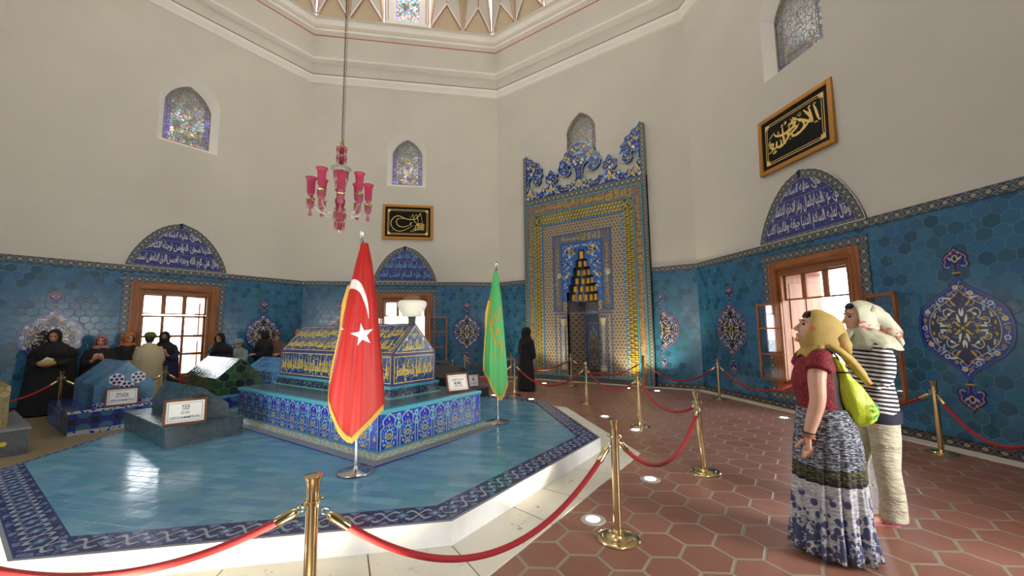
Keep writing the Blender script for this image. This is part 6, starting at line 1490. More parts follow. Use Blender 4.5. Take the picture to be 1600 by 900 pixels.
def add_hand(mb, W, d, nrm, curl=.5, side=1, sc=1.0):
    """W wrist, d towards the fingers, nrm out of the back of the hand, thumb on `side`"""
    W, d, nrm = Vector(W), Vector(d).normalized(), Vector(nrm); nrm = (nrm - d * nrm.dot(d)).normalized(); s = d.cross(nrm) * side
    P = lambda a, b, c: W + d * a * sc + s * b * sc + nrm * c * sc
    mb.tube([P(-.02, 0, 0), P(.02, .0, 0), P(.05, 0, 0), P(.085, 0, -.002)], [(.020 * sc, .024 * sc), (.017 * sc, .034 * sc), (.015 * sc, .040 * sc), (.011 * sc, .036 * sc)], n=10)
    for i, (b, L) in enumerate(((.030, .072), (.010, .080), (-.010, .074), (-.029, .058))):
        p = P(.082, b, 0); a = .15; pts = [P(.06, b * .9, 0), p]; q = p
        for seg, f in enumerate((.42, .33, .25)):
            a += curl * (.7 if seg == 0 else 1.0); q = q + (d * cos(a) - nrm * sin(a) + s * b * .8) * (L * f * sc); pts.append(q)
        mb.tube(pts, [.0095 * sc, .0092 * sc, .0085 * sc, .0078 * sc, .0062 * sc], n=8)
    t0 = P(.02, .028, -.004); mb.tube([t0, P(.045, .052, -.012), P(.066, .062, -.022), P(.084, .062, -.032)], [.012 * sc, .011 * sc, .0095 * sc, .007 * sc], n=8)
def body(e_, head, neck_z, arms, torso=None, legs=None, voxel=.008, m_=None, headscale=1.0, name='body'):
    mb = MB()
    HM = head; add_head(mb, HM, headscale); hc = HM.translation
    mb.tube([(hc.x - .02, hc.y, hc.z - .02), (hc.x - .03, hc.y, hc.z - .10), (hc.x - .04, hc.y * .5, neck_z), (hc.x * .3 - .02, 0, neck_z - .06)], [.052, .052, .056, .075], n=12)
    if torso: mb.tube([p for p, r in torso], [r for p, r in torso], n=20)
    for pts, rad, hd in arms:
        P_ = smoothpts(pts, 4); R_ = []
        for i in range(len(P_)):
            t = i / (len(P_) - 1) * (len(rad) - 1); k = min(int(t), len(rad) - 2); R_.append(rad[k] + (rad[k + 1] - rad[k]) * (t - k))
        mb.tube(P_, R_, n=12)
        if hd: add_hand(mb, pts[-1], **hd)
    for pts, rad in (legs or []): mb.tube(pts, rad, n=12)
    o = mb.build(name, parent=e_, m=m_ or m_skin); rm = o.modifiers.new('r', 'REMESH'); rm.mode = 'VOXEL'; rm.voxel_size = voxel; rm.use_smooth_shade = True
    sm = o.modifiers.new('s', 'SMOOTH'); sm.factor = .5; sm.iterations = 2
    old = head
    ey = MB(); ey.M = head @ Matrix.Scale(headscale, 4)
    for s in (-1, 1): ey.ball((.083, s * .030, .018), (.010, .013, .009), m_eye, 8); ey.tube([(.086, s * .048, .040), (.097, s * .028, .048), (.099, s * .012, .044)], [.003, .005, .004], m_hair, 5)
    ey.build('eyes', parent=e_, smooth=True)
    lp = MB(); lp.M = ey.M; lp.tube([(.088, -.020, -.064), (.101, 0, -.062), (.088, .020, -.064)], [.002, .0045, .002], m_lip, 6); lp.tube([(.087, -.017, -.071), (.098, 0, -.073), (.087, .017, -.071)], [.002, .005, .002], m_lip, 6); lp.build('lips', parent=e_, smooth=True)
    return o
def HMAT(x, y, z, yaw=0, pitch=0, roll=0): return Matrix.Translation((x, y, z)) @ Matrix.Rotation(radians(yaw), 4, 'Z') @ Matrix.Rotation(radians(-pitch), 4, 'Y') @ Matrix.Rotation(radians(roll), 4, 'X')
def scarf(e_, head, m_, a0=58, k=1.16, bulge=.035, drop=None, sc=1.0, name='headscarf', seed=1, neck=None, face_low=0.0, wr=.006, thick=.004):
    """cloth shell about the head, open at the face; drop = list of ((x,y,z),(rx,ry)) rings under the chin"""
    mb = MB(); rnd = random.Random(seed); n = 44; K = 22; vs = []; fs = []
    for i in range(K + 1):
        al = radians(a0) + (pi - radians(a0)) * i / K
        for j in range(n):
            b = 2 * pi * j / n; low = max(0, -cos(b))
            al2 = al if i else radians(a0) * (1 - face_low * low)
            if 0 < i < 5: al2 = al - (radians(a0) * face_low * low) * (1 - i / 5)
            x, y, z = cos(al2), sin(al2) * sin(b), sin(al2) * cos(b)
            rx, ry, rz = .104 * k, .084 * k, .126 * k
            w = 1 + wr * 8 * sin(3 * b + 5 * al + seed) * (i / K) * .25 + wr * sin(9 * b + 4 * al) * 2
            X_, Y_, Z_ = rx * x * w, ry * y * w, rz * z * w
            if x < 0: X_ -= bulge * (-x) ** 1.3 * (1.0 if z > -.3 else 1.25)
            if z < -.2 and x < .5: Z_ -= .05 * (-.2 - z) * (1 - x)
            vs.append(head @ Vector((X_ * sc, Y_ * sc, Z_ * sc)))
    for i in range(K):
        for j in range(n): jj = (j + 1) % n; fs.append((i * n + j, i * n + jj, (i + 1) * n + jj, (i + 1) * n + j))
    mb.add(vs, fs)
    if drop:
        R_ = []; m2 = 40
        for q, (c, r) in enumerate(drop):
            for j in range(m2):
                a = 2 * pi * j / m2; w = 1 + .05 * sin(7 * a + q) + .03 * sin(13 * a - q); R_.append((c[0] + r[0] * cos(a) * w, c[1] + r[1] * sin(a) * w, c[2] + (.012 * sin(5 * a) if q == len(drop) - 1 else 0)))
        F_ = [(q * m2 + j, (q + 1) * m2 + j, (q + 1) * m2 + (j + 1) % m2, q * m2 + (j + 1) % m2) for q in range(len(drop) - 1) for j in range(m2)]
        mb.add(R_, F_)
    o = mb.build(name, parent=e_, m=m_, smooth=True); sd = o.modifiers.new('t', 'SOLIDIFY'); sd.thickness = thick; sd.offset = 1
    return o
def cloth_rings(e_, name, rings, m_, folds=(0, 0), n=64, parent=None, cap=False, seed=0, thick=.005):
    """rings: ((cx,cy,z),(rx,ry), fold amplitude)"""
    mb = MB(); vs = []
    for q, (c, r, am) in enumerate(rings):
        for j in range(n):
            a = 2 * pi * j / n; w = 1 + am * (.6 * sin(folds[0] * a + seed + q * folds[1]) + .4 * sin((folds[0] * 1.7 // 1) * a + 2.1 * seed - q * .1) + .3 * sin(3 * a + seed)); vs.append((c[0] + r[0] * cos(a) * w, c[1] + r[1] * sin(a) * w, c[2]))
    fs = [(q * n + j, q * n + (j + 1) % n, (q + 1) * n + (j + 1) % n, (q + 1) * n + j) for q in range(len(rings) - 1) for j in range(n)]
    if cap: fs.append(tuple((len(rings) - 1) * n + j for j in range(n)))
    mb.add(vs, fs); o = mb.build(name, parent=parent or e_, m=m_, smooth=True)
    if thick: sd = o.modifiers.new('t', 'SOLIDIFY'); sd.thickness = thick; sd.offset = 0
    ss = o.modifiers.new('ss', 'SUBSURF'); ss.levels = 1; ss.render_levels = 1
    return o
def interp_rings(keys, n):
    o = []
    for i in range(n):
        t = i / (n - 1) * (len(keys) - 1); k = min(int(t), len(keys) - 2); f = t - k; a, b = keys[k], keys[k + 1]
        L = lambda p, q: tuple(p[x] + (q[x] - p[x]) * f for x in range(len(p))); o.append((L(a[0], b[0]), L(a[1], b[1]), a[2] + (b[2] - a[2]) * f))
    return o
def garment(e_, name, tubes, m_, voxel=.011, parent=None):
    mb = MB()
    for pts, rad in tubes:
        P_ = smoothpts(pts, 4); R_ = []
        for i in range(len(P_)):
            t = i / (len(P_) - 1) * (len(rad) - 1); k = min(int(t), len(rad) - 2); f = t - k; a, b = rad[k], rad[k + 1]
            if hasattr(a, '__len__') or hasattr(b, '__len__'):
                a = a if hasattr(a, '__len__') else (a, a); b = b if hasattr(b, '__len__') else (b, b); R_.append((a[0] + (b[0] - a[0]) * f, a[1] + (b[1] - a[1]) * f))
            else: R_.append(a + (b - a) * f)
        mb.tube(P_, R_, n=22)
    o = mb.build(name, parent=parent or e_, m=m_); rm = o.modifiers.new('r', 'REMESH'); rm.mode = 'VOXEL'; rm.voxel_size = voxel; rm.use_smooth_shade = True; sm = o.modifiers.new('s', 'SMOOTH'); sm.factor = .5; sm.iterations = 4
    return o

# --- woman with the mustard scarf
W1 = empty('person', (5.27, .29, 0), radians(192), 'person in red lace top, long patterned skirt and mustard headscarf', 'person', 'two visitors standing by the window')
H1 = HMAT(.0, .0, 1.525, 4, 16)
body(W1, H1, 1.40, [([(.02, .155, 1.33), (.06, .20, 1.20), (.07, .215, 1.05), (.10, .20, .93), (.135, .185, .80)], [.056, .054, .047, .043, .028], dict(d=(.02, -.06, -1), nrm=(-.35, 1, 0), curl=.14, side=1)),
    ([(.02, -.155, 1.33), (.06, -.20, 1.20), (.06, -.215, 1.05), (.06, -.21, .93), (.07, -.19, .81)], [.056, .054, .047, .040, .028], dict(d=(.1, .15, -1), nrm=(.1, -1, 0), curl=.4, side=-1))],
    torso=[((0, 0, .85), (.12, .15)), ((.01, 0, 1.0), (.105, .13)), ((.02, 0, 1.15), (.115, .14)), ((.01, 0, 1.30), (.085, .15)), ((0, 0, 1.37), (.05, .08))], legs=[([(.0, .07, .9), (.02, .08, .5), (0, .08, .06), (.05, .08, .035), (.15, .09, .03)], [.08, .06, .04, .04, .03]), ([(.0, -.07, .9), (.02, -.08, .5), (0, -.08, .06), (.05, -.08, .035), (.15, -.09, .03)], [.08, .06, .04, .04, .03])], voxel=.0065)
def fn_red():
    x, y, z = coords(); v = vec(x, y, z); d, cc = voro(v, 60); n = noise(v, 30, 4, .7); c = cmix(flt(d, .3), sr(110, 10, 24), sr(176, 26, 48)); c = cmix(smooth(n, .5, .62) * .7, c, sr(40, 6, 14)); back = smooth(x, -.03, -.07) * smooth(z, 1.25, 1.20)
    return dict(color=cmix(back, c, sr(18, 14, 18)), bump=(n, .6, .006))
m_red = mat('dark red lace', fn=fn_red, rough=.8)
garment(W1, 'lace_top', [([(.0, 0, .92), (.01, 0, 1.02), (.025, 0, 1.16), (.01, 0, 1.28), (.0, 0, 1.37)], [(.145, .175), (.135, .160), (.145, .165), (.115, .165), (.07, .11)]), ([(.0, .10, 1.335), (.03, .17, 1.31), (.05, .205, 1.245)], [.062, .074, .080]), ([(.0, -.10, 1.335), (.03, -.17, 1.31), (.05, -.205, 1.245)], [.062, .074, .080])], m_red, .009)
def fn_skirt():
    x, y, z = coords(); v = vec(x * 30, y * 30, z * 160); n = noise(v, 1, 3, .7); n2 = noise(vec(x * 10, y * 10, z * 30), 1, 3)
    dark = cmix(smooth(n, .46, .62), sr(30, 32, 42), sr(168, 172, 182)); olive = cmix(smooth(n, .5, .6), sr(24, 24, 26), sr(116, 112, 62))
    light = cmix(smooth(n, .45, .6), sr(140, 140, 142), sr(196, 196, 198)); d, cc = voro(vec(x, y, z * .9), 19); r, g, b = sepc(cc)
    dens = smooth(z, .40, .10); nz = noise(v * 0 if False else vec(x * 16, y * 16, z * 22), 1, 4, .7); blob = flt(d, .42) * flt(r, .62); d2, c2 = voro(vec(x + 3, y, z), 36); r2, g2, b2 = sepc(c2); blob2 = fmax(flt(d2, .46) * flt(r2, fmix(dens, -.05, .8)), fgt(nz, fmix(dens, .85, .50)))
    fl = cmix(fmax(blob * smooth(z, .44, .40), blob2), light, sr(62, 66, 100)); fl = cmix(flt(z, .09) * flt(d2, .4), fl, sr(70, 64, 58))
    c = cmix(fgt(z, .50), fl, olive); c = cmix(fgt(z, .60 ), c, dark); c = cmix(fgt(fabs(z - .505), .012), sr(28, 28, 32), c)
    return c
m_skirt2 = mat('ikat patterned cotton', fn=fn_skirt, rough=.85)
cloth_rings(W1, 'maxi_skirt', interp_rings([((.0, 0, .03), (.235, .24), .15), ((.0, 0, .20), (.215, .22), .12), ((-.005, 0, .45), (.20, .21), .08), ((-.01, 0, .70), (.195, .212), .03), ((-.01, 0, .86), (.175, .20), .015), ((0, 0, .98), (.145, .172), .0)], 26), m_skirt2, (17, .04), 150, seed=1.3)
def fn_scarf1():
    x, y, z = coords(); v = vec(x, y, z); n = noise(v, 9, 4); n2 = noise(v, 26, 2); c = cmix(n, sr(150, 122, 52), sr(188, 164, 92)); c = cmix(smooth(n, .60, .66) * .8, c, sr(196, 92, 62)); return dict(color=c, bump=(n2, .3, .006))
m_scarf1 = mat('mustard printed scarf', fn=fn_scarf1, rough=.75)
scarf(W1, H1, m_scarf1, 60, 1.13, .07, [((.0, 0, 1.44), (.085, .075)), ((.0, 0, 1.405), (.08, .078)), ((.015, 0, 1.365), (.09, .095)), ((.01, 0, 1.335), (.10, .115))], seed=2, face_low=.2, wr=.010)
mb = MB(); mb.M = H1; mb.tube([(-.13, .01, -.02), (-.20, .01, -.075), (-.235, .01, -.115)], [(.07, .065), (.045, .045), (.012, .018)], n=14); mb.build('scarf_corner', parent=W1, m=m_scarf1, smooth=True)
mb = MB(); mb.tube(smoothpts([(-.05, .03, 1.42), (-.11, .05, 1.38), (-.17, .03, 1.32), (-.225, .01, 1.24), (-.275, -.01, 1.165), (-.285, -.01, 1.14)], 3), [(.022, .03)] + [(.026, .05)] * 5 + [(.032, .055)] * 5 + [(.022, .05)] * 5, n=12); o = mb.build('scarf_tail', parent=W1, m=m_scarf1, smooth=True)
mb = MB(); mb.M = H1; mb.tube([(.070, -.035, .078), (.068, .0, .096), (.070, .035, .078)], [.016, .022, .016], n=10); mb.build('hairline', parent=W1, m=m_hair, smooth=True)
m_lime = mat('lime green nylon', fn=lambda: (lambda c: dict(color=cmix(noise(vec(c[0], c[1], c[2]), 7), sr(162, 184, 20), sr(198, 214, 50)), bump=(noise(vec(c[0] * 2, c[1] * 2, c[2] * .8), 9, 4), .7, .03)))(coords()), rough=.5)
bg_ = empty('drawstring_bag', (5.235, .275, 0), radians(192), 'lime green drawstring bag hanging on the back of the person in the patterned skirt', 'bag')
bm_ = MB(); ks = [((-.115, .06, 1.335), (.016, .026)), ((-.135, .06, 1.29), (.030, .040)), ((-.15, .06, 1.235), (.040, .050)), ((-.165, .05, 1.20), (.040, .055)), ((-.19, .03, 1.13), (.078, .095)), ((-.215, .01, 1.04), (.102, .12)), ((-.235, -.01, .96), (.112, .135)), ((-.235, -.02, .90), (.098, .125)), ((-.225, -.02, .865), (.05, .08)), ((-.245, -.02, .858), (.003, .01))]
P_, R_ = [], []
for i in range(40):
    t = i / 39 * (len(ks) - 1); k = min(int(t), len(ks) - 2); f = t - k; P_.append(Vector(ks[k][0]).lerp(Vector(ks[k + 1][0]), f)); R_.append((ks[k][1][0] + (ks[k + 1][1][0] - ks[k][1][0]) * f, ks[k][1][1] + (ks[k + 1][1][1] - ks[k][1][1]) * f))
n = 40; vs = []
for i, (p, r) in enumerate(zip(P_, R_)):
    for j in range(n): a = 2 * pi * j / n; w = 1 + .06 * sin(7 * a + .2 * i) * min(1, (40 - i) / 14) + .03 * sin(11 * a); vs.append((p.x + r[0] * cos(a) * w, p.y + r[1] * sin(a) * w, p.z))
bm_.add(vs, [(i * n + j, (i + 1) * n + j, (i + 1) * n + (j + 1) % n, i * n + (j + 1) % n) for i in range(39) for j in range(n)] + [tuple(range(n)), tuple(reversed(range(39 * n, 40 * n)))]); bm_.build('bag_body', parent=bg_, m=m_lime, smooth=True)
m_cord = mat('black cord', color=sr(24, 24, 26), rough=.7)
mb = MB(); mb.tube([(-.155 + .052 * cos(a), .055 + .062 * sin(a), 1.222 + .01 * sin(a)) for a in [2 * pi * i / 20 for i in range(20)]], .006, m_cord, 6, closed=True); mb.tube(smoothpts([(-.14, .05, 1.23), (-.135, .09, 1.32), (-.08, .10, 1.385), (-.01, .10, 1.365), (.05, .11, 1.26)], 4), .006, m_cord, 6); mb.tube(smoothpts([(-.16, -.02, 1.22), (-.15, -.09, 1.32), (-.08, -.10, 1.385), (-.01, -.10, 1.365), (.05, -.11, 1.26)], 4), .006, m_cord, 6); mb.build('draw_cord', parent=bg_, smooth=True)
mb = MB(); Ml = Matrix.Translation((-.30, .115, .985)) @ Matrix.Rotation(radians(-42), 4, 'Z') @ Matrix.Rotation(radians(-96), 4, 'Y') @ Matrix.Rotation(radians(0), 4, 'Z'); mb.M = Ml
lg = mat('green printed emblem', color=sr(96, 176, 60), rough=.5); lg2 = mat('teal printed emblem', color=sr(70, 140, 130), rough=.5)
for r, a0, m_ in ((.055, 20, lg), (.042, 140, lg2), (.030, 250, lg)): mb.line(arc(0, 0, r, a0, a0 + 250, 14), .010, m_, .0, taper=True)
mb.disc(0, 0, .014, lg, .0005); mb.build('printed_emblem', parent=bg_)
for q, (z_, m_) in enumerate(((.815, mat('olive bead bracelet', color=sr(120, 110, 50), rough=.5)), (.80, mat('orange thread bracelet', color=sr(190, 84, 50), rough=.6)), (.828, m_cord))):
    b_ = MB(); b_.tube([(.130 + .0335 * cos(a), .187 + .0345 * sin(a), z_ + .006 * cos(a)) for a in [2 * pi * i / 18 for i in range(18)]], .0055, m_, 6, closed=True); b_.build('bracelet', parent=W1, smooth=True)

# --- woman with the pale scarf and striped shirt
W2 = empty('person', (5.615, 1.09, 0), radians(199), 'person in striped shirt, khaki trousers and pale red-printed headscarf, arms folded', 'person', 'two visitors standing by the window')
H2_ = HMAT(.02, .0, 1.61, 6, -2)
SHL, ELL = (-.02, .165, 1.38), (.02, .215, 1.12)
body(W2, H2_, 1.47, [([SHL, (-.01, .20, 1.26), ELL, (.10, .15, 1.09), (.185, .05, 1.11)], [.038, .040, .038, .034, .026], dict(d=(.25, -1, .05), nrm=(1, .2, .2), curl=.5, side=1)), ([(-.02, -.165, 1.38), (-.01, -.20, 1.26), (.02, -.215, 1.12), (.12, -.14, 1.05), (.20, -.02, 1.05)], [.038, .040, .038, .034, .026], dict(d=(.1, 1, .1), nrm=(1, .1, .1), curl=.5, side=-1))],
    torso=[((-.03, 0, .86), (.12, .15)), ((-.02, 0, 1.05), (.11, .14)), ((-.02, 0, 1.25), (.11, .13)), ((-.03, 0, 1.36), (.07, .11)), ((-.01, 0, 1.46), (.05, .07))],
    legs=[([(-.03, .085, .9), (-.02, .10, .5), (-.03, .10, .10), (-.02, .10, .05)], [.08, .055, .042, .042]), ([(-.01, .09, .05), (.06, .095, .035), (.14, .10, .024), (.175, .10, .020)], [.038, .036, .034, .018]), ([(-.02, -.085, .9), (.07, -.10, .5), (.09, -.10, .10), (.09, -.09, .05)], [.08, .055, .042, .042]), ([(.07, -.09, .05), (.14, -.095, .035), (.22, -.10, .024), (.25, -.10, .02)], [.038, .036, .034, .018])], voxel=.0065)
def fn_stripe():
    x, y, z = coords(); n = noise(vec(x, y, z), 5, 2); s = ffract((z + n * .02 - x * .10) * 31.0); c = cmix(flt(s, .5), sr(34, 32, 42), sr(214, 212, 210)); return dict(color=c, bump=(noise(vec(x, y, z), 8, 3), .5, .02))
m_stripe = mat('black and white striped jersey', fn=fn_stripe, rough=.85)
garment(W2, 'striped_shirt', [([(-.035, 0, .835), (-.035, 0, .95), (-.02, 0, 1.10), (-.03, 0, 1.28), (-.04, 0, 1.39), (-.02, 0, 1.45)], [(.138, .18), (.132, .172), (.132, .168), (.14, .176), (.115, .16), (.07, .10)]), ([(-.03, .12, 1.385), (-.03, .19, 1.30), (-.01, .225, 1.18), (.035, .22, 1.10)], [.062, .070, .066, .062]), ([(.03, .22, 1.10), (.10, .165, 1.09), (.18, .06, 1.11)], [.060, .052, .042]), ([(-.03, -.12, 1.385), (-.03, -.19, 1.30), (-.01, -.225, 1.18), (.03, -.22, 1.10)], [.062, .070, .066, .062]), ([(.03, -.22, 1.10), (.11, -.15, 1.06), (.19, -.03, 1.05)], [.060, .052, .042])], m_stripe, .010)
cloth_rings(W2, 'navy_undershirt', interp_rings([((-.035, 0, .775), (.143, .182), .01), ((-.035, 0, .82), (.141, .180), .01), ((-.035, 0, .87), (.15, .17), .0)], 6), mat('navy jersey', color=sr(34, 34, 56), rough=.85), (5, 0), 48)
m_khaki = mat('khaki linen', fn=lambda: (lambda c: dict(color=cmix(noise(vec(c[0] * 2, c[1] * 2, c[2] * 2), 6, 4), sr(176, 170, 144), sr(206, 200, 176)), bump=(noise(vec(c[0] * 1.2, c[1] * 1.2, c[2] * 3), 5, 4, .6), 1.0, .06)))(coords()), rough=.85)
garment(W2, 'khaki_trousers', [([(-.035, 0, .84), (-.035, 0, .76)], [(.130, .172), (.130, .172)]), ([(-.03, .085, .80), (-.03, .095, .62), (-.02, .105, .42), (-.035, .105, .22), (-.03, .10, .045)], [(.112, .092), (.098, .086), (.082, .078), (.080, .078), (.09, .088)]), ([(-.03, -.085, .80), (.02, -.10, .62), (.085, -.11, .42), (.09, -.11, .22), (.10, -.11, .045)], [(.110, .090), (.098, .086), (.082, .078), (.080, .078), (.09, .086)])], m_khaki, .010)
def fn_scarf2():
    x, y, z = coords(); v = vec(x, y, z); n = noise(v, 22, 4, .7); n0 = noise(v, 7, 3); band_ = smooth(fabs(z - 1.545 - x * .35), .045, .02); c = cmix(n0, sr(168, 168, 140), sr(196, 198, 176)); c = cmix(band_ * smooth(n, .46, .56) * .9, c, sr(172, 46, 40)); d, _ = voro(v, 60); c = cmix(flt(d, .12) * .5, c, sr(110, 120, 80))
    return dict(color=c, bump=(noise(vec(x * 3, y * 3, z), 7, 3), .5, .015))
m_scarf2 = mat('pale silk scarf with red print', fn=fn_scarf2, rough=.6)
scarf(W2, H2_, m_scarf2, 64, 1.15, .075, [((.01, 0, 1.53), (.085, .08)), ((-.015, 0, 1.49), (.115, .105)), ((-.045, 0, 1.45), (.145, .15)), ((-.055, 0, 1.405), (.150, .195)), ((-.055, 0, 1.36), (.165, .215))], seed=5, face_low=.15, wr=.012)
mb = MB(); mb.tube(smoothpts([(.09, .01, 1.515), (.125, .02, 1.46), (.185, .03, 1.40), (.215, .03, 1.345)], 3), [(.02, .025)] + [(.022, .045)] * 4 + [(.014, .05)] * 4 + [(.006, .02)], n=12); mb.ball((.083, .0, 1.515), .028, n=10); mb.tube(smoothpts([(-.02, 0, 1.66), (-.12, 0, 1.58), (-.175, 0, 1.50), (-.205, 0, 1.42), (-.21, 0, 1.37)], 3), [(.09, .085)] * 4 + [(.075, .10)] * 4 + [(.04, .11)] * 3 + [(.02, .10), (.01, .08)], n=20); mb.build('scarf_knot', parent=W2, m=m_scarf2, smooth=True)
mb = MB(); mb.M = H2_; mb.tube([(.060, -.03, .095), (.066, 0, .108), (.060, .03, .095)], [.018, .022, .018], n=10); mb.build('under_cap', parent=W2, m=mat('navy under cap', color=sr(30, 36, 62), rough=.8), smooth=True)
m_flip = mat('pink flip flop', color=sr(206, 110, 120), rough=.5)
for q, (fx_, fy_) in enumerate(((0, .09), (.08, -.09))):
    fe = MB(); P_ = [(fx_ - .06, fy_ - .032), (fx_ + .03, fy_ - .036), (fx_ + .13, fy_ - .045), (fx_ + .185, fy_ - .03), (fx_ + .2, fy_ + .01), (fx_ + .18, fy_ + .04), (fx_ + .1, fy_ + .046), (fx_ + .02, fy_ + .035), (fx_ - .06, fy_ + .032)]; fe.prism(smoothpts(P_, 3, True), .0, .012, m_flip)
    fe.tube(smoothpts([(fx_ + .03, fy_ - .04, .012), (fx_ + .09, fy_ - .02, .05), (fx_ + .14, fy_, .03)], 3), .007, m_flip, 6); fe.tube(smoothpts([(fx_ + .03, fy_ + .04, .012), (fx_ + .09, fy_ + .02, .05), (fx_ + .14, fy_, .03)], 3), .007, m_flip, 6); fe.build('flip_flop', parent=W2, smooth='auto')

# --- worshippers along the west wall and the dark walking figure
def robed(x, y, h, face, cm, hm, label, w_=.25, hands='pray', seed=0, hood=None, veil=False, lean=0.0, hand_m=None, group='worshippers by the west windows', depth=.20, fold=.035):
    e_ = empty('person', (x, y, 0), face, label, 'person', group); k = h / 1.6
    Hh = HMAT(.04 + lean * .25, 0, (1.47) * k, 0, -12 - lean * 20); sh = 1.28 * k
    if hands == 'pray': arms = [([(.02 + lean * .1, s * .15, sh), (.06, s * .20, 1.08 * k), (.14, s * .17, .98 * k), (.25 + lean * .1, s * .07, 1.08 * k)], [.05, .05, .042, .026], dict(d=(.5, -s * .3, .8), nrm=(.9, 0, -.4), curl=.25, side=-s)) for s in (1, -1)]
    elif hands == 'down': arms = [([(.02, s * .16, sh), (.03, s * .2, 1.02 * k), (.05, s * .2, .90 * k), (.10, s * .18, .78 * k)], [.05, .045, .038, .026], dict(d=(.1, 0, -1), nrm=(0, s, 0), curl=.4, side=-s)) for s in (1, -1)]
    else: arms = [([(.02 + lean * .1, s * .15, sh), (.06, s * .20, 1.06 * k), (.14, s * .17, .95 * k), (.27 + lean * .1, s * .06, .98 * k)], [.05, .05, .042, .026], dict(d=(.7, -s * .7, 0), nrm=(.5, 0, .8), curl=.5, side=-s)) for s in (1, -1)]
    body(e_, Hh, 1.36 * k, arms, torso=[((0, 0, .8 * k), (.12, .14)), ((.0, 0, 1.1 * k), (.11, .14)), ((.02 + lean * .12, 0, sh), (.08, .14)), ((.03 + lean * .15, 0, 1.36 * k), (.05, .06))], legs=[([(0, s * .08, .8 * k), (.0, s * .08, .1), (.08, s * .08, .03), (.15, s * .08, .03)], [.09, .05, .04, .03]) for s in (1, -1)], voxel=.010, m_=m_skin2)
    L_ = lean
    cloth_rings(e_, 'robe', interp_rings([((0, 0, .03), (depth + .07, w_ + .08), fold), ((0, 0, .4 * k), (depth + .04, w_ + .05), fold), ((0, 0, .8 * k), (depth + .01, w_ + .02), fold * .7), ((.01 + L_ * .08, 0, 1.05 * k), (depth, w_ + .01), fold * .5), ((.01 + L_ * .15, 0, 1.22 * k), (depth * .85, w_ * .86), fold * .3), ((.01 + L_ * .18, 0, 1.30 * k), (depth * .62, w_ * .62), .02), ((.02 + L_ * .2, 0, 1.37 * k), (.08, .09), .0)], 20), cm, (9, .08), 56, seed=seed)
    garment(e_, 'sleeves', [([a[0][0], a[0][1], a[0][2], tuple(Vector(a[0][2]).lerp(Vector(a[0][3]), .7))], [.075, .082, .078, .055]) for a in arms], cm, .014)
    if hood == 'cap':
        mb = MB(); mb.M = Hh; mb.lathe([(.104, .02), (.108, .06), (.10, .11), (.06, .145), (.005, .155)], (-.012, 0, 0), hm, 24); mb.build('knitted_cap', parent=e_, smooth=True)
        mb = MB(); mb.M = Hh; mb.ball((-.03, 0, .0), (.088, .080, .10), m_hair, 14); mb.build('hair', parent=e_, smooth=True)
    else:
        scarf(e_, Hh, hm, 50 if not veil else 42, 1.17, .04, [((.03 + L_ * .2, 0, 1.38 * k), (.10, .095)), ((.015 + L_ * .2, 0, 1.34 * k), (.12, .125))] + ([((.01 + L_ * .15, 0, 1.30 * k), (.14, .17)), ((.0 + L_ * .15, 0, 1.22 * k), (depth * .85 + .03, w_ * .84 + .02)), ((.0 + L_ * .1, 0, 1.08 * k), (depth + .02, w_ + .015))] if hm.name == cm.name or 'black' in hm.name else [((.01 + L_ * .15, 0, 1.31 * k), (.13, .15))]), seed=seed + 3, wr=.008)
        if veil: mb = MB(); mb.M = Hh; mb.tube([(.075, 0, -.0), (.085, 0, -.05), (.075, 0, -.12), (.06, 0, -.2)], [(.05, .062), (.05, .066), (.045, .07), (.02, .06)], n=14); mb.build('face_veil', parent=e_, m=hm, smooth=True)
    return e_
m_bk = mat('black chador cloth', color=sr(16, 15, 19), rough=.85); m_nv = mat('midnight blue cloth', color=sr(24, 26, 60), rough=.8); m_or = mat('orange headscarf cloth', color=sr(178, 92, 36), rough=.8); m_kh = mat('olive knitted cap', color=sr(84, 96, 30), rough=.9); m_shirt = mat('beige shirt cloth', color=sr(172, 160, 128), rough=.85); m_br = mat('brown cloth', color=sr(96, 66, 60), rough=.85); m_rose = mat('rose headscarf cloth', color=sr(150, 104, 104), rough=.8); m_gr = mat('grey green cloth', color=sr(120, 136, 130), rough=.85)
fc = lambda d: radians(d)
robed(-6.92, -2.08, 1.66, fc(-20), m_bk, m_bk, 'tallest person in a black chador holding a beige bundle, before the left medallion', .33, 'hold', 1, depth=.18)
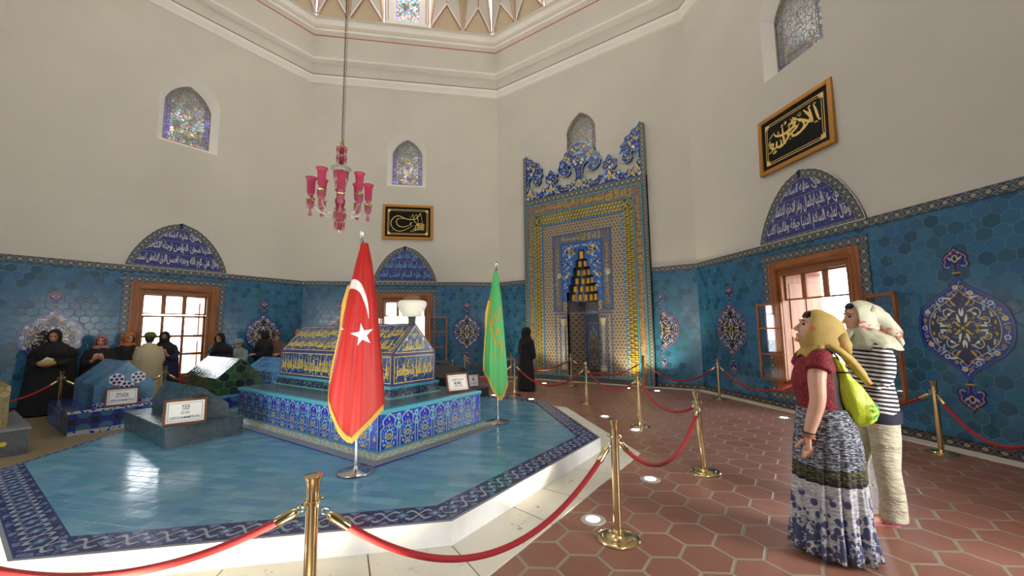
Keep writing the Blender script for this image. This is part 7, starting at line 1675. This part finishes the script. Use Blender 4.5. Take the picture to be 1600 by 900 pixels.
e_ = empty('bundle', (-6.60, -2.19, 1.02), 0, 'beige cloth bundle held by the tallest black-robed person', 'bag'); mb = MB(); mb.ball((0, 0, 0), (.09, .13, .07), mat('beige bundle cloth', color=sr(168, 140, 84), rough=.8), 14); mb.tube([(.02, -.06, .03), (.0, .0, .09), (.02, .08, .05)], .03, mat('white cloth', color=sr(206, 200, 190), rough=.8), 10); mb.build('wrapped_cloth', parent=e_, smooth=True)
robed(-6.9, -1.42, 1.54, fc(-15), m_bk, m_rose, 'person in black with a rose headscarf, left of the west window', .27, 'pray', 2)
robed(-7.1, -.97, 1.58, fc(10), m_bk, m_or, 'person with an orange headscarf beside the west window frame', .23, 'hold', 3)
robed(-6.5, -.74, 1.58, fc(150), m_shirt, m_kh, 'person in beige shirt and olive knitted cap, seen against the window', .24, 'hold', 4, hood='cap')
robed(-6.95, -.36, 1.60, fc(-20), m_nv, m_bk, 'person in midnight blue robe with a black face veil, hands raised', .26, 'pray', 5, veil=True)
robed(-6.9, .78, 1.54, fc(-45), m_nv, m_bk, 'person in black hood bowed over the hands, right of the west window', .27, 'hold', 6, lean=.35)
robed(-7.05, 1.25, 1.36, fc(-60), m_gr, m_gr, 'short person in grey green beside the bowed black-hooded one', .19, 'hold', 7, hood='cap')
robed(-6.9, 1.78, 1.60, fc(-90), m_bk, m_bk, 'person in black before the medallion, facing left', .22, 'hold', 8)
robed(-7.1, 2.2, 1.56, fc(-30), m_br, m_br, 'person in brown right of the black-robed one at the medallion', .22, 'hold', 9, hood='cap')
robed(-6.9, 2.72, 1.62, fc(-60), m_br, m_rose, 'person in rose scarf just above the left end of the inscribed sarcophagus', .22, 'pray', 10)
robed(-6.6, 3.42, 1.62, fc(-40), mat('sky blue cloth', color=sr(110, 160, 206), rough=.8), mat('white cap cloth', color=sr(214, 210, 210), rough=.8), 'person with a white cap left of the red flag, only the head showing', .22, 'down', 11, hood='cap')
robed(-.60, 5.35, 1.60, fc(80), m_bk, m_bk, 'dark walking figure left of the mihrab', .17, 'down', 12, group='single walker', depth=.14)
